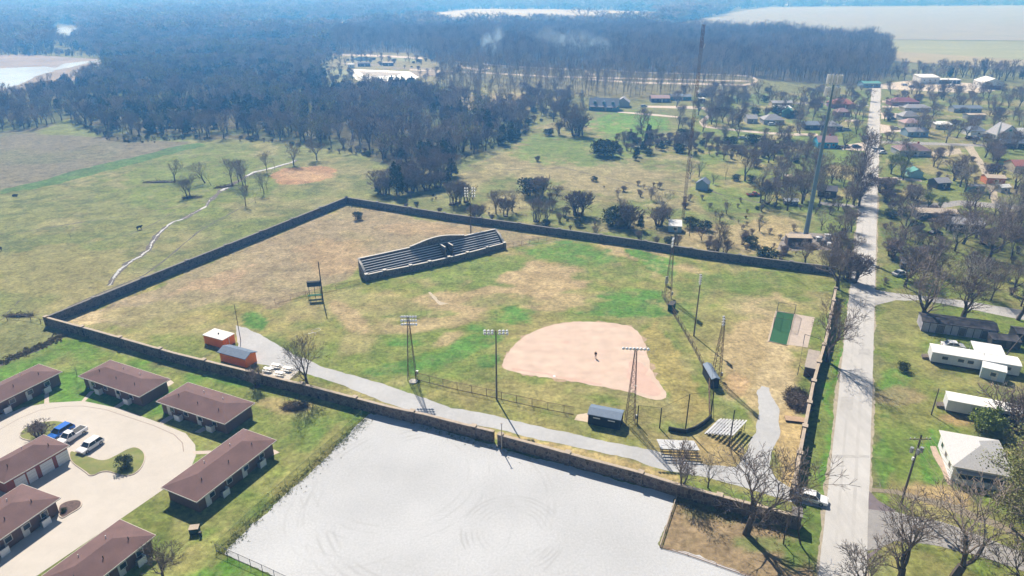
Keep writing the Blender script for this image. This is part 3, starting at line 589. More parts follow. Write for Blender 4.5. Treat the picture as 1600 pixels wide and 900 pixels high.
def proto(kind, seed, **k):
    """returns (trunk mesh, crown mesh, base height) shared by every copy"""
    mats_c = {'bare': [TWIG], 'far': [TWIGF], 'pale': [TWIGP], 'leafy': [TWIG, LEAFY], 'cedar': [TWIG, CEDAR], 'green': [TWIG, LEAFY], 'buds': [TWIG, BUDS], 'red': [TWIG, REDBUD]}[kind]
    T, Cn, lf = (gen_cedar if kind in ('cedar', 'green') else gen_tree)(seed, **k)
    nb = len(Cn.f)
    if lf:
        o = len(Cn.v); Cn.v += lf.v; Cn.f += [[i + o for i in f] for f in lf.f]
    tm = T.mesh('trunk', BARK); cm = Cn.mesh('crown', mats_c)
    if lf: cm.polygons.foreach_set('material_index', [0] * nb + [1] * (len(Cn.f) - nb)); cm.update()
    H = max(v[2] for v in Cn.v)
    return tm, cm, H
PR = {}
PR['big'] = [proto('bare', s, depth=6, rmin=.012, spread=.56, trunk=.16, r0=.24) for s in (11, 12, 13, 17)]
PR['bare'] = [proto('bare', s, depth=5, rmin=.019, spread=.55, trunk=.15, r0=.2, kids=(2, 4)) for s in (21, 22, 23, 24, 25)]
PR['tall'] = [proto('bare', s, depth=5, rmin=.017, spread=.4, trunk=.22, r0=.16) for s in (31, 32, 33)]
PR['pale'] = [proto('pale', s, depth=5, rmin=.016, spread=.52, trunk=.17, r0=.17) for s in (41, 42)]
PR['bush'] = [proto('bare', s, H=5, depth=4, rmin=.014, spread=.5, trunk=.16, r0=.09, n_trunk=6) for s in (51, 52, 53)]
PR['round'] = [proto('bare', s, H=5, depth=4, rmin=.017, spread=.62, trunk=.13, r0=.09, n_trunk=9) for s in (55, 56)]
PR['buds'] = [proto('buds', s, depth=4, rmin=.02, spread=.55, trunk=.16, r0=.2, leaf=(.2, 3, .35)) for s in (61, 62)]
PR['leafy'] = [proto('leafy', s, depth=4, rmin=.02, spread=.65, trunk=.14, r0=.2, leaf=(.32, 16, .45)) for s in (65, 66)]
PR['red'] = [proto('red', s, depth=4, rmin=.02, spread=.55, trunk=.16, r0=.2, leaf=(.18, 5, .4)) for s in (67,)]
PR['cedar'] = [proto('cedar', s) for s in (71, 72, 73)]
PR['evergreen_bush'] = [proto('cedar', s, H=4, W=2.6, n=1500, size=.4, round_=True) for s in (75, 76)]
PR['oliv'] = [proto('buds', 78, depth=5, rmin=.018, spread=.7, trunk=.14, r0=.24, leaf=(.17, 24, .42))]
PR['stick'] = [proto('bare', s, depth=4, rmin=.022, spread=.4, trunk=.35, r0=.15, kids=(2, 2)) for s in (81, 82)]
PR['green_bush'] = [proto('green', 79, H=4, W=2.4, n=2600, size=.3, round_=True)]
NAMES = {'green_bush': 'leafy_tree', 'big': 'bare_tree', 'bare': 'bare_tree', 'tall': 'bare_tree', 'pale': 'bare_tree', 'bush': 'bare_shrub', 'round': 'bare_shrub', 'buds': 'budding_tree', 'leafy': 'leafy_tree', 'red': 'budding_tree', 'cedar': 'cedar_tree', 'evergreen_bush': 'evergreen_bush', 'oliv': 'olive_tree', 'stick': 'bare_tree'}
NAMES['oliv'] = 'evergreen_tree'
cnt = {}
def tree(kind, pos, H, label, group=None, rz=None, tilt=(0, 0), v=None, w=1.0):
    L_ = PR[kind]; k = cnt.get(kind, 0); cnt[kind] = k + 1; tm, cm, h0 = L_[(k if v is None else v) % len(L_)]
    cat = 'shrub' if kind in ('bush', 'round', 'evergreen_bush') else 'tree'
    o = thing(NAMES[kind], (pos[0], pos[1], 0), label, cat, rz if rz is not None else rng.random() * 6.28, group)
    s = H / h0; o.scale = (s * w, s * w, s); o.rotation_euler.x = tilt[0]; o.rotation_euler.y = tilt[1]
    put('trunk', tm, o); put('crown', cm, o)
    return o
def tpx(kind, px, py, top, label, group=None, **k):
    return tree(kind, G(px, py), max(.8, hgt(py, top)), label, group, **k)

# ---- foreground and park trees, each its own
tpx('big', 482, 606, 517, 'large bare tree at the south wall beside the picnic tables', w=.78, v=1, rz=.4)
tpx('bush', 402, 604, 572, 'grey bare shrub growing against the outside of the stone wall near the orange sheds')
tpx('big', 1165, 834, 696, 'largest bare tree leaning over the stone wall at the right end of the gravel lot', v=1, rz=2.0, w=1.1)
tpx('bare', 1062, 776, 700, 'bare tree with a dark trunk at the corner where the gravel lot meets the wall', v=1)
tpx('pale', 1106, 762, 716, 'small pale bare tree just inside the wall between the two bigger trees')
tpx('stick', 1224, 850, 762, 'thin leaning bare tree by the gate pillar, the left one of two', tilt=(0.05, .12))
tpx('stick', 1251, 850, 736, 'thin leaning bare tree by the gate, the right one of two', tilt=(-.1, .16))
tpx('big', 1292, 565, 462, 'large dark bare tree rising over the east wall next to the batting cage', v=2, rz=1.0, w=.9)
tpx('big', 1402, 915, 782, 'bare tree below the side road, left one of the two at the lower right edge', v=3, w=1.1)
tpx('big', 1488, 908, 778, 'broad bare tree below the side road, right one of two at the lower right', v=0, rz=3, w=1.35)
tpx('bare', 1350, 930, 850, 'small bare tree at the bottom edge beside the road')
tpx('bare', 255, 905, 845, 'small bare tree beside the lowest brick duplex', w=1.2)
tpx('bare', 1590, 930, 845, 'bare tree at the lower right corner of the photo', w=1.2)
tpx('stick', 120, 587, 560, 'thin bare sapling on the lawn between the first two duplexes')
tpx('oliv', 1606, 815, 680, 'big olive-green tree hiding the side of the white house', w=1.25)
tpx('oliv', 1612, 880, 745, 'dark olive tree at the right edge below the white house', w=1.2)
tpx('green_bush', 1543, 672, 636, 'round light green tree between the mobile home and the white house', w=1.05)
tpx('bush', 1586, 672, 610, 'bare brush standing behind the white house near the right edge', w=1.5)
tpx('pale', 1568, 655, 600, 'thin bare tree in front of the lower mobile home')
tpx('evergreen_bush', 1410, 579, 565, 'small dark bush alone on the lawn right of the road')
tpx('round', 63, 683, 660, 'dark rounded shrub on the lawn island by the blue car', w=1.3)
tpx('evergreen_bush', 195, 731, 713, 'small dark red-green shrub on the teardrop lawn island')
tpx('evergreen_bush', 100, 800, 795, 'low dark shrub in the mulch bed beside the brick duplex')
tpx('stick', 111, 373, 352, 'thin lone sapling in the left pasture')
tpx('evergreen_bush', 559, 343, 330, 'small lone shrub inside the north corner of the wall')
tpx('big', 1440, 505, 405, 'large bare tree at the left end of the dark roofed shed', v=2, w=1.2)
tpx('big', 1505, 500, 420, 'wide bare tree behind the dark roofed shed', v=3, w=1.5)
tpx('bare', 1590, 500, 430, 'bare tree at the right edge behind the small dark shed', w=1.3)
tpx('big', 1309, 452, 380, 'dark bare tree at the corner where the north and east walls meet', v=1, w=1.2)
tpx('bare', 1258, 410, 375, 'small bare tree between the mast compound and the north wall', w=1.4)
tpx('round', 1331, 440, 395, 'dense grey thicket at the road edge above the wall corner', w=1.0)
# ---- pasture trees by the creek
for i, (x, y, t, kd, lb) in enumerate([(273.7, 283, 248, 'big', 'bare tree beside the fallen log in the pasture'), (320.6, 286, 250, 'big', 'bare tree with a bowed trunk in the pasture'), (330, 290, 257, 'stick', 'slim bare tree right of the bowed tree'),
        (292, 306, 274, 'bare', 'bare tree of a close pair above the creek bend, left one'), (297, 306, 272, 'bare', 'bare tree of a close pair above the creek bend, right one'), (363, 289, 243, 'tall', 'tall bare tree where the creek narrows in the pasture'),
        (373, 284, 248, 'tall', 'bare tree just behind the tall one at the creek'), (380, 291, 246, 'tall', 'bare tree left of a close pair in mid pasture'), (385, 296, 252, 'tall', 'dark bare tree of the close pair in mid pasture'), (384.5, 322, 288, 'tall', 'bare tree on the cattle track nearest the wall'),
        (399.5, 317, 295, 'stick', 'broken bare trunk on the cattle track'), (408, 299, 268, 'stick', 'left of three slim trunks below the red earth'), (412.5, 303, 266, 'tall', 'middle of three slim trunks below the red earth'), (417.5, 297, 264, 'stick', 'right of three slim trunks below the red earth'),
        (417, 268, 233, 'tall', 'bare tree standing behind the three slim trunks'), (429, 265, 244, 'stick', 'small bare tree on the creek bank left of the red earth'), (459, 258, 220, 'big', 'broad bare tree at the head of the creek'), (495, 250, 214, 'bare', 'bare tree right of the creek head near the woods')]):
    tpx(kd, x, y, t, lb, w=1.15 if kd == 'tall' else 1.0, tilt=(0, -.28) if 'bowed' in lb else (0, 0), rz=0 if 'bowed' in lb else None)
# ---- thicket north of the wall
ga = 'trees and shrubs in the thicket beyond the north wall corner'
tpx('cedar', 620, 304, 250, 'tall dark cedar in the thicket beyond the north wall', w=1.1)
for (x, y, t, kd) in [(592, 301, 264, 'bare'), (600, 304, 275, 'round'), (608, 303, 262, 'bare'), (634, 300, 258, 'bare'), (642, 301, 272, 'round'), (652, 298, 262, 'bare'), (660, 292, 246, 'bare'), (672, 288, 240, 'big'), (684, 284, 240, 'bare'), (694, 280, 235, 'bare'), (704, 274, 238, 'bare'), (668, 297, 270, 'round'), (684, 293, 266, 'round'), (648, 286, 240, 'bare'), (636, 290, 246, 'big'), (612, 292, 256, 'bare'), (690, 268, 226, 'bare'), (660, 275, 225, 'big')]:
    tpx(kd, x, y, t, 'grey bare tree or shrub massed in the thicket beyond the north wall corner', ga, w=1.2)
for (x, y, t) in [(706, 276, 244), (699, 286, 262), (590, 303, 286), (678, 262, 232), (640, 284, 250)]:
    tpx('cedar', x, y, t, 'dark evergreen among the bare trees of the thicket beyond the north wall corner', ga, w=1.2)
for (x, y, t, kd, lb) in [(707, 320, 278, 'bush', 'many-stemmed grey shrub clump left of the light pole behind the grandstand'), (716, 318, 282, 'bush', 'grey shrub clump touching the light pole behind the grandstand'), (728, 316, 284, 'bush', 'grey shrub clump just right of the light pole head'),
        (744, 344, 318, 'round', 'bare shrub against the north wall right of the tall light pole'), (775, 334, 295, 'bare', 'bare tree beyond the wall above the grandstand end'), (800, 330, 292, 'big', 'bare tree left of the dark ivy-clad trees north of the wall'), (790, 338, 310, 'bush', 'low bare shrub above the grandstand end'),
        (828, 306, 276, 'evergreen_bush', 'ivy-dark tree clump north of the wall, left part'), (842, 308, 274, 'round', 'ivy-dark tree clump north of the wall, right part'), (862, 322, 286, 'bare', 'bare tree right of the ivy-dark clump'), (855, 350, 312, 'pale', 'pale bare tree close behind the north wall'), (838, 346, 310, 'bush', 'pale shrub left of the pale tree at the north wall'),
        (903, 336, 296, 'round', 'round purple-grey shrub in the scrub field'), (905, 353, 341, 'evergreen_bush', 'small dark green bush close to the north wall'), (972, 346, 305, 'bare', 'bare crown rising from the big dark shrub in the scrub field'), (962, 352, 322, 'evergreen_bush', 'left part of the big dark shrub in the scrub field'),
        (978, 356, 320, 'round', 'middle part of the big dark shrub in the scrub field'), (1000, 360, 334, 'cedar', 'pointed small cedar right of the big dark shrub'), (1036, 346, 298, 'pale', 'pale bare tree beside the blue-white shed'), (1030, 353, 322, 'round', 'bush on the left side of the blue-white shed'), (1044, 342, 322, 'bush', 'bare brush behind the blue-white shed'),
        (1078, 356, 338, 'evergreen_bush', 'dark bush right of the radio mast foot'), (1100, 360, 344, 'evergreen_bush', 'green bush further right of the radio mast foot'), (1122, 396, 340, 'big', 'bare tree close behind the north wall with brush at its foot'), (1116, 398, 372, 'bush', 'brush on the left of the bare tree behind the north wall'), (1132, 398, 374, 'bush', 'brush on the right of the bare tree behind the north wall'),
        (1172, 384, 368, 'evergreen_bush', 'dark bush in the dry field near the compound'), (1160, 382, 362, 'bush', 'bare brush left of the dark bush in the dry field'), (1198, 408, 386, 'evergreen_bush', 'dark cedar-like bush hanging over the north wall'), (1025, 384, 368, 'bush', 'low bare shrub behind the lattice tower on the north wall'), (1056, 386, 366, 'bush', 'low bare shrub over the wall right of the lattice tower'),
        (945, 244, 216, 'evergreen_bush', 'large round dark bush standing in the green field'), (935, 243, 222, 'evergreen_bush', 'dark bush joined to the large round one in the green field'), (992, 250, 233, 'cedar', 'small dark cedar in the green field'), (928, 283, 275, 'evergreen_bush', 'tiny dark bush alone in the scrub field'), (840, 252, 243, 'round', 'flat heap of dark brush in the green field'),
        (1078, 280, 248, 'pale', 'vine-covered pale tree left of the blue cottage'), (1092, 276, 250, 'buds', 'pale shrub behind the blue cottage'), (1114, 288, 270, 'buds', 'green shrub on the right of the blue cottage'), (1134, 282, 250, 'stick', 'slim bare tree in the meadow right of the blue cottage'), (1164, 283, 232, 'big', 'wide bare tree above a dark hedge in the meadow'),
        (1150, 282, 272, 'evergreen_bush', 'dark hedge bush under the wide bare tree, left'), (1172, 284, 273, 'evergreen_bush', 'dark hedge bush under the wide bare tree, right'), (1188, 317, 272, 'bare', 'bare tree right of the meadow with the red pickup'), (1198, 318, 282, 'bush', 'brush beside the bare tree near the red pickup'),
        (1002, 209, 165, 'big', 'round bare tree below the loop drive of the gabled house'), (1028, 206, 183, 'stick', 'small crooked bare tree below the loop drive'), (1060, 205, 160, 'tall', 'tall bare tree left of the radio mast in the row'), (912, 168, 140, 'bare', 'bare tree left of the gabled house'), (1012, 200, 172, 'tall', 'bare tree half hidden behind the round bare tree'),
        (882, 198, 156, 'bare', 'bare tree in the grove left of the gabled house, left'), (898, 204, 160, 'bare', 'bare tree in the grove left of the gabled house, middle'), (910, 212, 168, 'buds', 'greenish tree in the grove left of the gabled house, front'), (900, 212, 176, 'round', 'undergrowth at the foot of the grove left of the gabled house'), (865, 190, 155, 'bare', 'bare tree at the far left of the grove by the gabled house'),
        (1282, 300, 262, 'buds', 'dark overgrown tree over the dark house left of the road'), (1230, 316, 280, 'bare', 'bare tree behind the white tarp shelter'), (1253, 318, 258, 'big', 'tall bare tree right of the white tarp shelter'), (1283, 360, 325, 'pale', 'small pale bare tree right of the blue mast foot'), (1330, 362, 325, 'bare', 'dense bare thicket tree beside the road above the compound'),
        (1320, 372, 325, 'bare', 'bare tree leaning to the road above the compound'), (1300, 395, 350, 'bare', 'bare tree at the right of the compound'), (1323, 408, 362, 'bare', 'bare tree close to the road below the compound'), (1338, 300, 235, 'bare', 'dark tall bare tree on the left edge of the road'), (1346, 275, 200, 'bare', 'dark bare tree further up the left edge of the road'), (1342, 322, 262, 'bare', 'bare tree on the road edge opposite the aqua cottage'),
        (1392, 272, 236, 'leafy', 'bright green leafing tree right of the road'), (1408, 277, 244, 'leafy', 'bright green tree beside the aqua cottage'), (1450, 325, 298, 'leafy', 'yellow-green tree above the long low roof'), (1468, 328, 304, 'leafy', 'yellow-green tree right part above the long low roof'),
        (1250, 165, 132, 'red', 'reddish-brown budding tree among the roofs left of the road'), (1510, 205, 180, 'red', 'reddish budding tree in front of the long pale shed'), (1495, 215, 185, 'red', 'lower reddish budding tree near the grey roofs')]:
    tpx(kd, x, y, t, lb, w=1.15 if kd in ('evergreen_bush', 'round') else 1.0)
# ---- woods edge, town and roadside groups: individuals that nothing tells apart
ROADP = [(onroad(1272, 900), 900), (onroad(1362, 900), 900), (1377, 130), (1359, 130)]
KEEP = []           # house footprints (world centre, radius) filled below before scattering
def scatter(n, poly, kinds, hr, label, group, mind=6.0, seed=1, w=1.0, avoid=()):
    r = random.Random(seed); xs_ = [p[0] for p in poly]; ys_ = [p[1] for p in poly]; done = []; t = 0
    W = [G(*p) for p in poly]; wx = [p.x for p in W]; wy = [p.y for p in W]
    while len(done) < n and t < n * 60:
        t += 1; x = r.uniform(min(wx), max(wx)); y = r.uniform(min(wy), max(wy)); px, py = proj(x, y)
        if not inpoly([px], [py], poly)[0] or inpoly([px], [py], ROADP)[0]: continue
        if any((x - a) ** 2 + (y - b) ** 2 < mind ** 2 for a, b in done): continue
        if any((x - a) ** 2 + (y - b) ** 2 < q ** 2 for a, b, q in KEEP): continue
        if any(inpoly([px], [py], a)[0] for a in avoid): continue
        done.append((x, y)); kd = r.choice(kinds); lb = label[kd] if isinstance(label, dict) else label
        tree(kd, (x, y), r.uniform(*hr) * (.5 if kd in ('bush', 'round', 'evergreen_bush') else 1), lb, group, w=w * r.uniform(.9, 1.2))

# ------------------------------------------------------------------ BUILDINGS
def rect3(pA, pB, pC, z):
    """rectangle from three eave corners seen in the photo (A-B-C consecutive) -> origin, u, v unit vectors, lengths"""
    A, B, Cc = G(*pA, z), G(*pB, z), G(*pC, z)
    u = (A - B); lu = u.length; u.normalize(); v = Vector((-u.y, u.x, 0)); lv = (Cc - B).dot(v)
    if lv < 0: v = -v; lv = -lv
    # balance the angle error between both sides
    c2 = (Cc - B); l2 = c2.length
    if l2 > lu:
        v = c2.normalized(); n = Vector((-v.y, v.x, 0)); lu2 = (A - B).dot(n)
        if lu2 < 0: n = -n; lu2 = -lu2
        return B, n, v, lu2, l2
    return B, u, v, lu, lv
def local_rect(pA, pB, pC, z):
    B, u, v, lu, lv = rect3(pA, pB, pC, z)
    if lu >= lv: ax, ay, lx, ly = u, v, lu, lv
    else: ax, ay, lx, ly = v, u, lv, lu
    c = B + u * lu / 2 + v * lv / 2; c.z = 0
    a = math.atan2(ax.y, ax.x)
    return c, a, lx, ly
M_ROOF = mat('brown_shingles', (0.155, 0.09, 0.085), var=.07, scale=5, bump=.2, bscale=14, var2=.16, scale2=.5)
M_TRIM = mat('white_trim', (0.72, 0.68, 0.62), var=.03)
M_BRICK = mat('brown_brick', (0.20, 0.115, 0.085), col2=(0.13, 0.08, 0.065), scale=7)
M_REDBRICK = mat('red_brick', (0.36, 0.10, 0.06), col2=(0.26, 0.08, 0.05), scale=6)
M_WHITE = mat('white_paint', (0.78, 0.78, 0.78), var=.03, rough=.6)
M_WIN = mat('window_glass', (0.035, 0.045, 0.06), rough=.12, var=.1, spec=.6)
M_BLACK = mat('black_metal', (0.02, 0.02, 0.022), var=.1, rough=.6)
M_DARKSTEEL = mat('dark_steel', (0.06, 0.055, 0.055), var=.2, rough=.6)
M_RUST = mat('rusty_steel', (0.16, 0.10, 0.075), var=.25, rough=.8, scale=3)
M_WOOD = mat('weathered_wood', (0.16, 0.13, 0.11), var=.2, scale=3)
M_GALV = mat('galvanized', (0.42, 0.43, 0.44), var=.06, rough=.45, metal=.5)
M_ALU = mat('aluminium', (0.60, 0.60, 0.61), var=.04, rough=.4)
M_GREYROOF = mat('grey_shingles', (0.50, 0.49, 0.49), var=.08, scale=4)
def wall_panel(root, name, cx, y, z, w, h, side, m, th=.05):
    """upright panel on the long (x) faces; side=-1 front(-y), +1 back(+y)"""
    return MB().box(cx, y + side * th / 2, z, w, th, h).build(name, m, root)
def end_panel(root, name, x, cy_, z, w, h, side, m, th=.05):
    return MB().box(x + side * th / 2, cy_, z, th, w, h).build(name, m, root)
def roof_mesh(lx, ly, ez, rise, style, th=.16, over=0):
    m = MB(); X_, Y_ = lx / 2, ly / 2
    if style == 'hip':
        r_ = max(0.05, X_ - Y_); P = [(-X_, -Y_, ez), (X_, -Y_, ez), (X_, Y_, ez), (-X_, Y_, ez), (-r_, 0, ez + rise), (r_, 0, ez + rise)]
        k = m.pts(P + [(p[0], p[1], p[2] - th) for p in P[:4]])
        m.f += [[0, 1, 5, 4], [1, 2, 5], [2, 3, 4, 5], [3, 0, 4], [6, 7, 1, 0], [7, 8, 2, 1], [8, 9, 3, 2], [9, 6, 0, 3], [9, 8, 7, 6]]
    elif style == 'gable':
        P = [(-X_, -Y_, ez), (X_, -Y_, ez), (X_, Y_, ez), (-X_, Y_, ez), (-X_, 0, ez + rise), (X_, 0, ez + rise)]
        m.pts(P + [(p[0], p[1], p[2] - th) for p in P])
        m.f += [[0, 1, 5, 4], [2, 3, 4, 5], [6, 7, 1, 0], [8, 9, 3, 2], [7, 6, 10, 11], [9, 8, 11, 10], [0, 4, 10, 6], [4, 3, 9, 10], [5, 1, 7, 11], [2, 5, 11, 8]]
    elif style == 'shed':      # single slope, high side at +y
        m.slab((-X_, -Y_, ez), (X_, -Y_, ez), (X_, Y_, ez + rise), (-X_, Y_, ez + rise), th)
    else: m.slab((-X_, -Y_, ez), (X_, -Y_, ez), (X_, Y_, ez), (-X_, Y_, ez), th)
    return m
def walls_mesh(lx, ly, ez, rise, style, inset):
    m = MB(); X_, Y_ = lx / 2 - inset, ly / 2 - inset; t = ez - .1
    m.box(0, 0, t / 2, 2 * X_, 2 * Y_, t)
    if style == 'gable':
        g = rise * (Y_ / (ly / 2)) - .05
        k = m.pts([(-X_, -Y_, t), (X_, -Y_, t), (X_, Y_, t), (-X_, Y_, t), (-X_, 0, t + g), (X_, 0, t + g)])
        m.f += [[k, k+4, k+3], [k+1, k+2, k+5]]
    if style == 'shed':
        k = m.pts([(-X_, -Y_, t), (X_, -Y_, t), (X_, Y_, t), (-X_, Y_, t), (X_, Y_, t + rise * .95), (-X_, Y_, t + rise * .95)])
        m.f += [[k, k+5, k+3], [k+1, k+2, k+4], [k+3, k+5, k+4, k+2]]
    return m
def house(name, label, cat, c, a, lx, ly, ez, rise, style, wm, rm, inset=.5, wins=2, door=True, group=None, chimney=False, front=-1, vents=0, trim=True, dm=None):
    root = thing(name, (c.x, c.y, 0), label, cat, a, group); KEEP.append((c.x, c.y, max(lx, ly) * .45 + 1.5))
    walls_mesh(lx, ly, ez, rise, style, inset).build('wall', wm, root)
    rf = roof_mesh(lx, ly, ez, rise, style).build('roof', rm, root)
    if trim:
        X_, Y_ = lx / 2 + .02, ly / 2 + .02; t = MB()
        if style == 'hip':
            for s in (-1, 1): t.box(0, s * Y_, ez - .09, 2 * X_ + .06, .06, .17)
            for s in (-1, 1): t.box(s * X_, 0, ez - .09, .06, 2 * Y_ - .08, .17)
        if style == 'hip': t.build('gutter', M_TRIM, rf)
        else:
            for s in (-1, 1): MB().box(0, s * Y_, ez - .09, 2 * X_ + .06, .06, .17).build('gutter', M_TRIM, rf)
    yw = ly / 2 - inset
    for s in (-1, 1):
        for i in range(wins):
            x = (-.5 + (i + .75) / (wins + .5)) * (lx - 2 * inset)
            w = wall_panel(root, 'window', x, s * yw, ez * .55, 1.15, 1.0, s, M_TRIM, .05); MB().box(x, s * (yw + .06), ez * .55, .95, .03, .8).build('pane', M_WIN, w)
    if door:
        x = lx * .08; d = wall_panel(root, 'door', x, front * yw, 1.0, .95, 2.0, front, dm or M_TRIM, .06); MB().box(x + .33, front * (yw + .08), 1.0, .06, .04, .12).build('handle', M_BLACK, d)
    if chimney: MB().box(lx * .2, ly * .1, ez + rise * .8 + .4, .7, .7, 1.4).build('chimney', M_REDBRICK, rf)
    for i in range(vents):
        x = (-.3 + .6 * i / max(1, vents - 1)) * lx + (.7 if i % 2 else 0); y = .22 * ly * (1 if i % 3 else .8); z = ez + rise * (1 - abs(y) / (ly / 2))
        s = 1 if (i % 2) else -1
        MB().beam((x, s * y, z - .1), (x, s * y, z + .45), .07, .07, 6).build('vent_pipe', M_WHITE if i % 2 else M_BLACK, rf)
    return root, rf
def duplex(pA, pB, pC, label, ez=2.75, rise=1.15, long=None, vents=5, wm=None, side=None):
    c, a, lx, ly = local_rect(pA, pB, pC, ez)
    # the visible (sunless) long side should be local -y
    q = Matrix.Rotation(a, 3, 'Z') @ Vector((0, -1, 0))
    if q.y > 0: a += math.pi
    root, rf = house('brick_duplex', label, 'house', c, a, lx, ly, ez, rise, 'hip', wm or M_BRICK, M_ROOF, inset=.55, wins=4, door=True, vents=vents, group='single-storey brick duplexes with brown hip roofs')
    yw = ly / 2 - .55
    d = wall_panel(root, 'door', -lx * .36, -yw, 1.0, .95, 2.0, -1, M_TRIM, .07); MB().box(-lx * .36 + .33, -yw - .09, 1.0, .06, .04, .12).build('handle', M_BLACK, d)
    for i, x in enumerate((-lx * .2, lx * .27)):
        p = MB(); p.box(x, -yw - .9, .65, 1.3, .06, 1.2); p.box(x + .65, -yw - .5, .65, .06, .8, 1.2); p.build('privacy_screen', M_WHITE, root)
        MB().box(x - .2, -yw - .4, .4, .7, .6, .75).build('air_conditioner', M_GALV, root)
    return root
duplex((60, 568.7), (97, 580.5), (-38, 647), 'brick duplex with brown hip roof at the far left above the curved drive')
duplex((122, 587.5), (217.5, 620), (267.5, 592.5), 'brick duplex with brown hip roof, second from the left along the wall')
duplex((243.7, 627), (351, 662.5), (399, 629.5), 'brick duplex with brown hip roof nearest the bare tree and brush pile')
duplex((251, 762), (307, 784.3), (432, 687.5), 'long brick duplex beside the gravel lot with a white privacy screen')
duplex((186, 812), (243, 836), (108, 942), 'lowest brick duplex, cut off by the bottom edge of the photo')
duplex((37.5, 753.7), (94.5, 777.5), (-48, 876), 'brick duplex with a mulch bed at its corner below the garages')
c, a, lx, ly = local_rect((66, 680), (108.5, 696), (6, 755), 2.9)
if (Matrix.Rotation(a, 3, 'Z') @ Vector((0, -1, 0))).y > 0: a += math.pi
gar, grf = house('garage_building', 'red brick garage building with white garage doors beside the parked cars', 'garage', c, a, lx, ly, 2.9, 1.4, 'hip', M_REDBRICK, M_ROOF, inset=.35, wins=0, door=False, vents=3)
yw = ly / 2 - .35
for i, (f, w) in enumerate(((.37, .19), (.12, .19), (-.11, .13), (-.28, .16))):
    d = wall_panel(gar, 'garage_door', f * lx, -yw, 1.15, w * lx, 2.2, -1, M_WHITE, .05)
    g = MB()
    for k in range(3): g.box(f * lx, -yw - .06, .6 + k * .55, w * lx - .1, .012, .03)
    g.build('panel_seam', M_GALV, d)
# ---- orange sheds in the park
M_ORANGE = mat('orange_paint', (1.0, 0.21, 0.005), var=.06, rough=.5)
M_FLATW = mat('pale_roofing', (0.74, 0.71, 0.67), var=.05)
M_BLUEROOF = mat('blue_grey_metal', (0.15, 0.20, 0.28), var=.08, rough=.65, sx=(1, 1, 1))
c, a, lx, ly = local_rect((316, 523), (347.7, 531.5), (365.8, 520.5), 2.3)
sh, rf = house('storage_shed', 'orange shed with a flat pale roof and an open doorway', 'shed', c, a, lx, ly, 2.3, 0, 'flat', M_ORANGE, M_FLATW, inset=.12, wins=0, door=False, trim=False)
e = end_panel(sh, 'doorway', (lx / 2 - .12), -ly * .15, 1.0, 1.2, 2.0, 1, M_BLACK, .03)
if (Matrix.Rotation(a, 3, 'Z') @ Vector((1, 0, 0))).y < 0: pass
d = MB(); d.box(lx / 2 + .12, ly * .18, 1.0, .06, 1.2, 1.9, .25); d.build('open_door', M_ORANGE, sh)
MB().beam((0, 0, 2.25), (0, 0, 2.6), .16, .16, 8).build('vent_pipe', M_BLACK, rf)
t = MB()
for s in (-1, 1): t.box(s * (lx / 2 - .1), 0, 1.1, .05, .12, 2.1)
t.build('corner_trim', M_WHITE, sh)
c, a, lx, ly = local_rect((339, 550), (382.7, 561.7), (403, 549.5), 2.3)
sh2, rf = house('storage_shed', 'orange shed with a blue-grey metal gable roof beside the stone wall', 'shed', c, a, lx, ly, 2.3, .75, 'gable', M_ORANGE, M_BLUEROOF, inset=.3, wins=0, door=False, trim=False)
t = MB()
for k in range(9): x = (-.5 + (k + .5) / 9) * lx; t.beam((x, -ly / 2, 2.34), (x, 0, 3.09), .02, .02, 3)
t.build('roof_seam', M_BLUEROOF, rf)
end_panel(sh2, 'door', lx / 2 - .3, 0, 1.0, 1.6, 1.9, 1, M_ORANGE, .05)
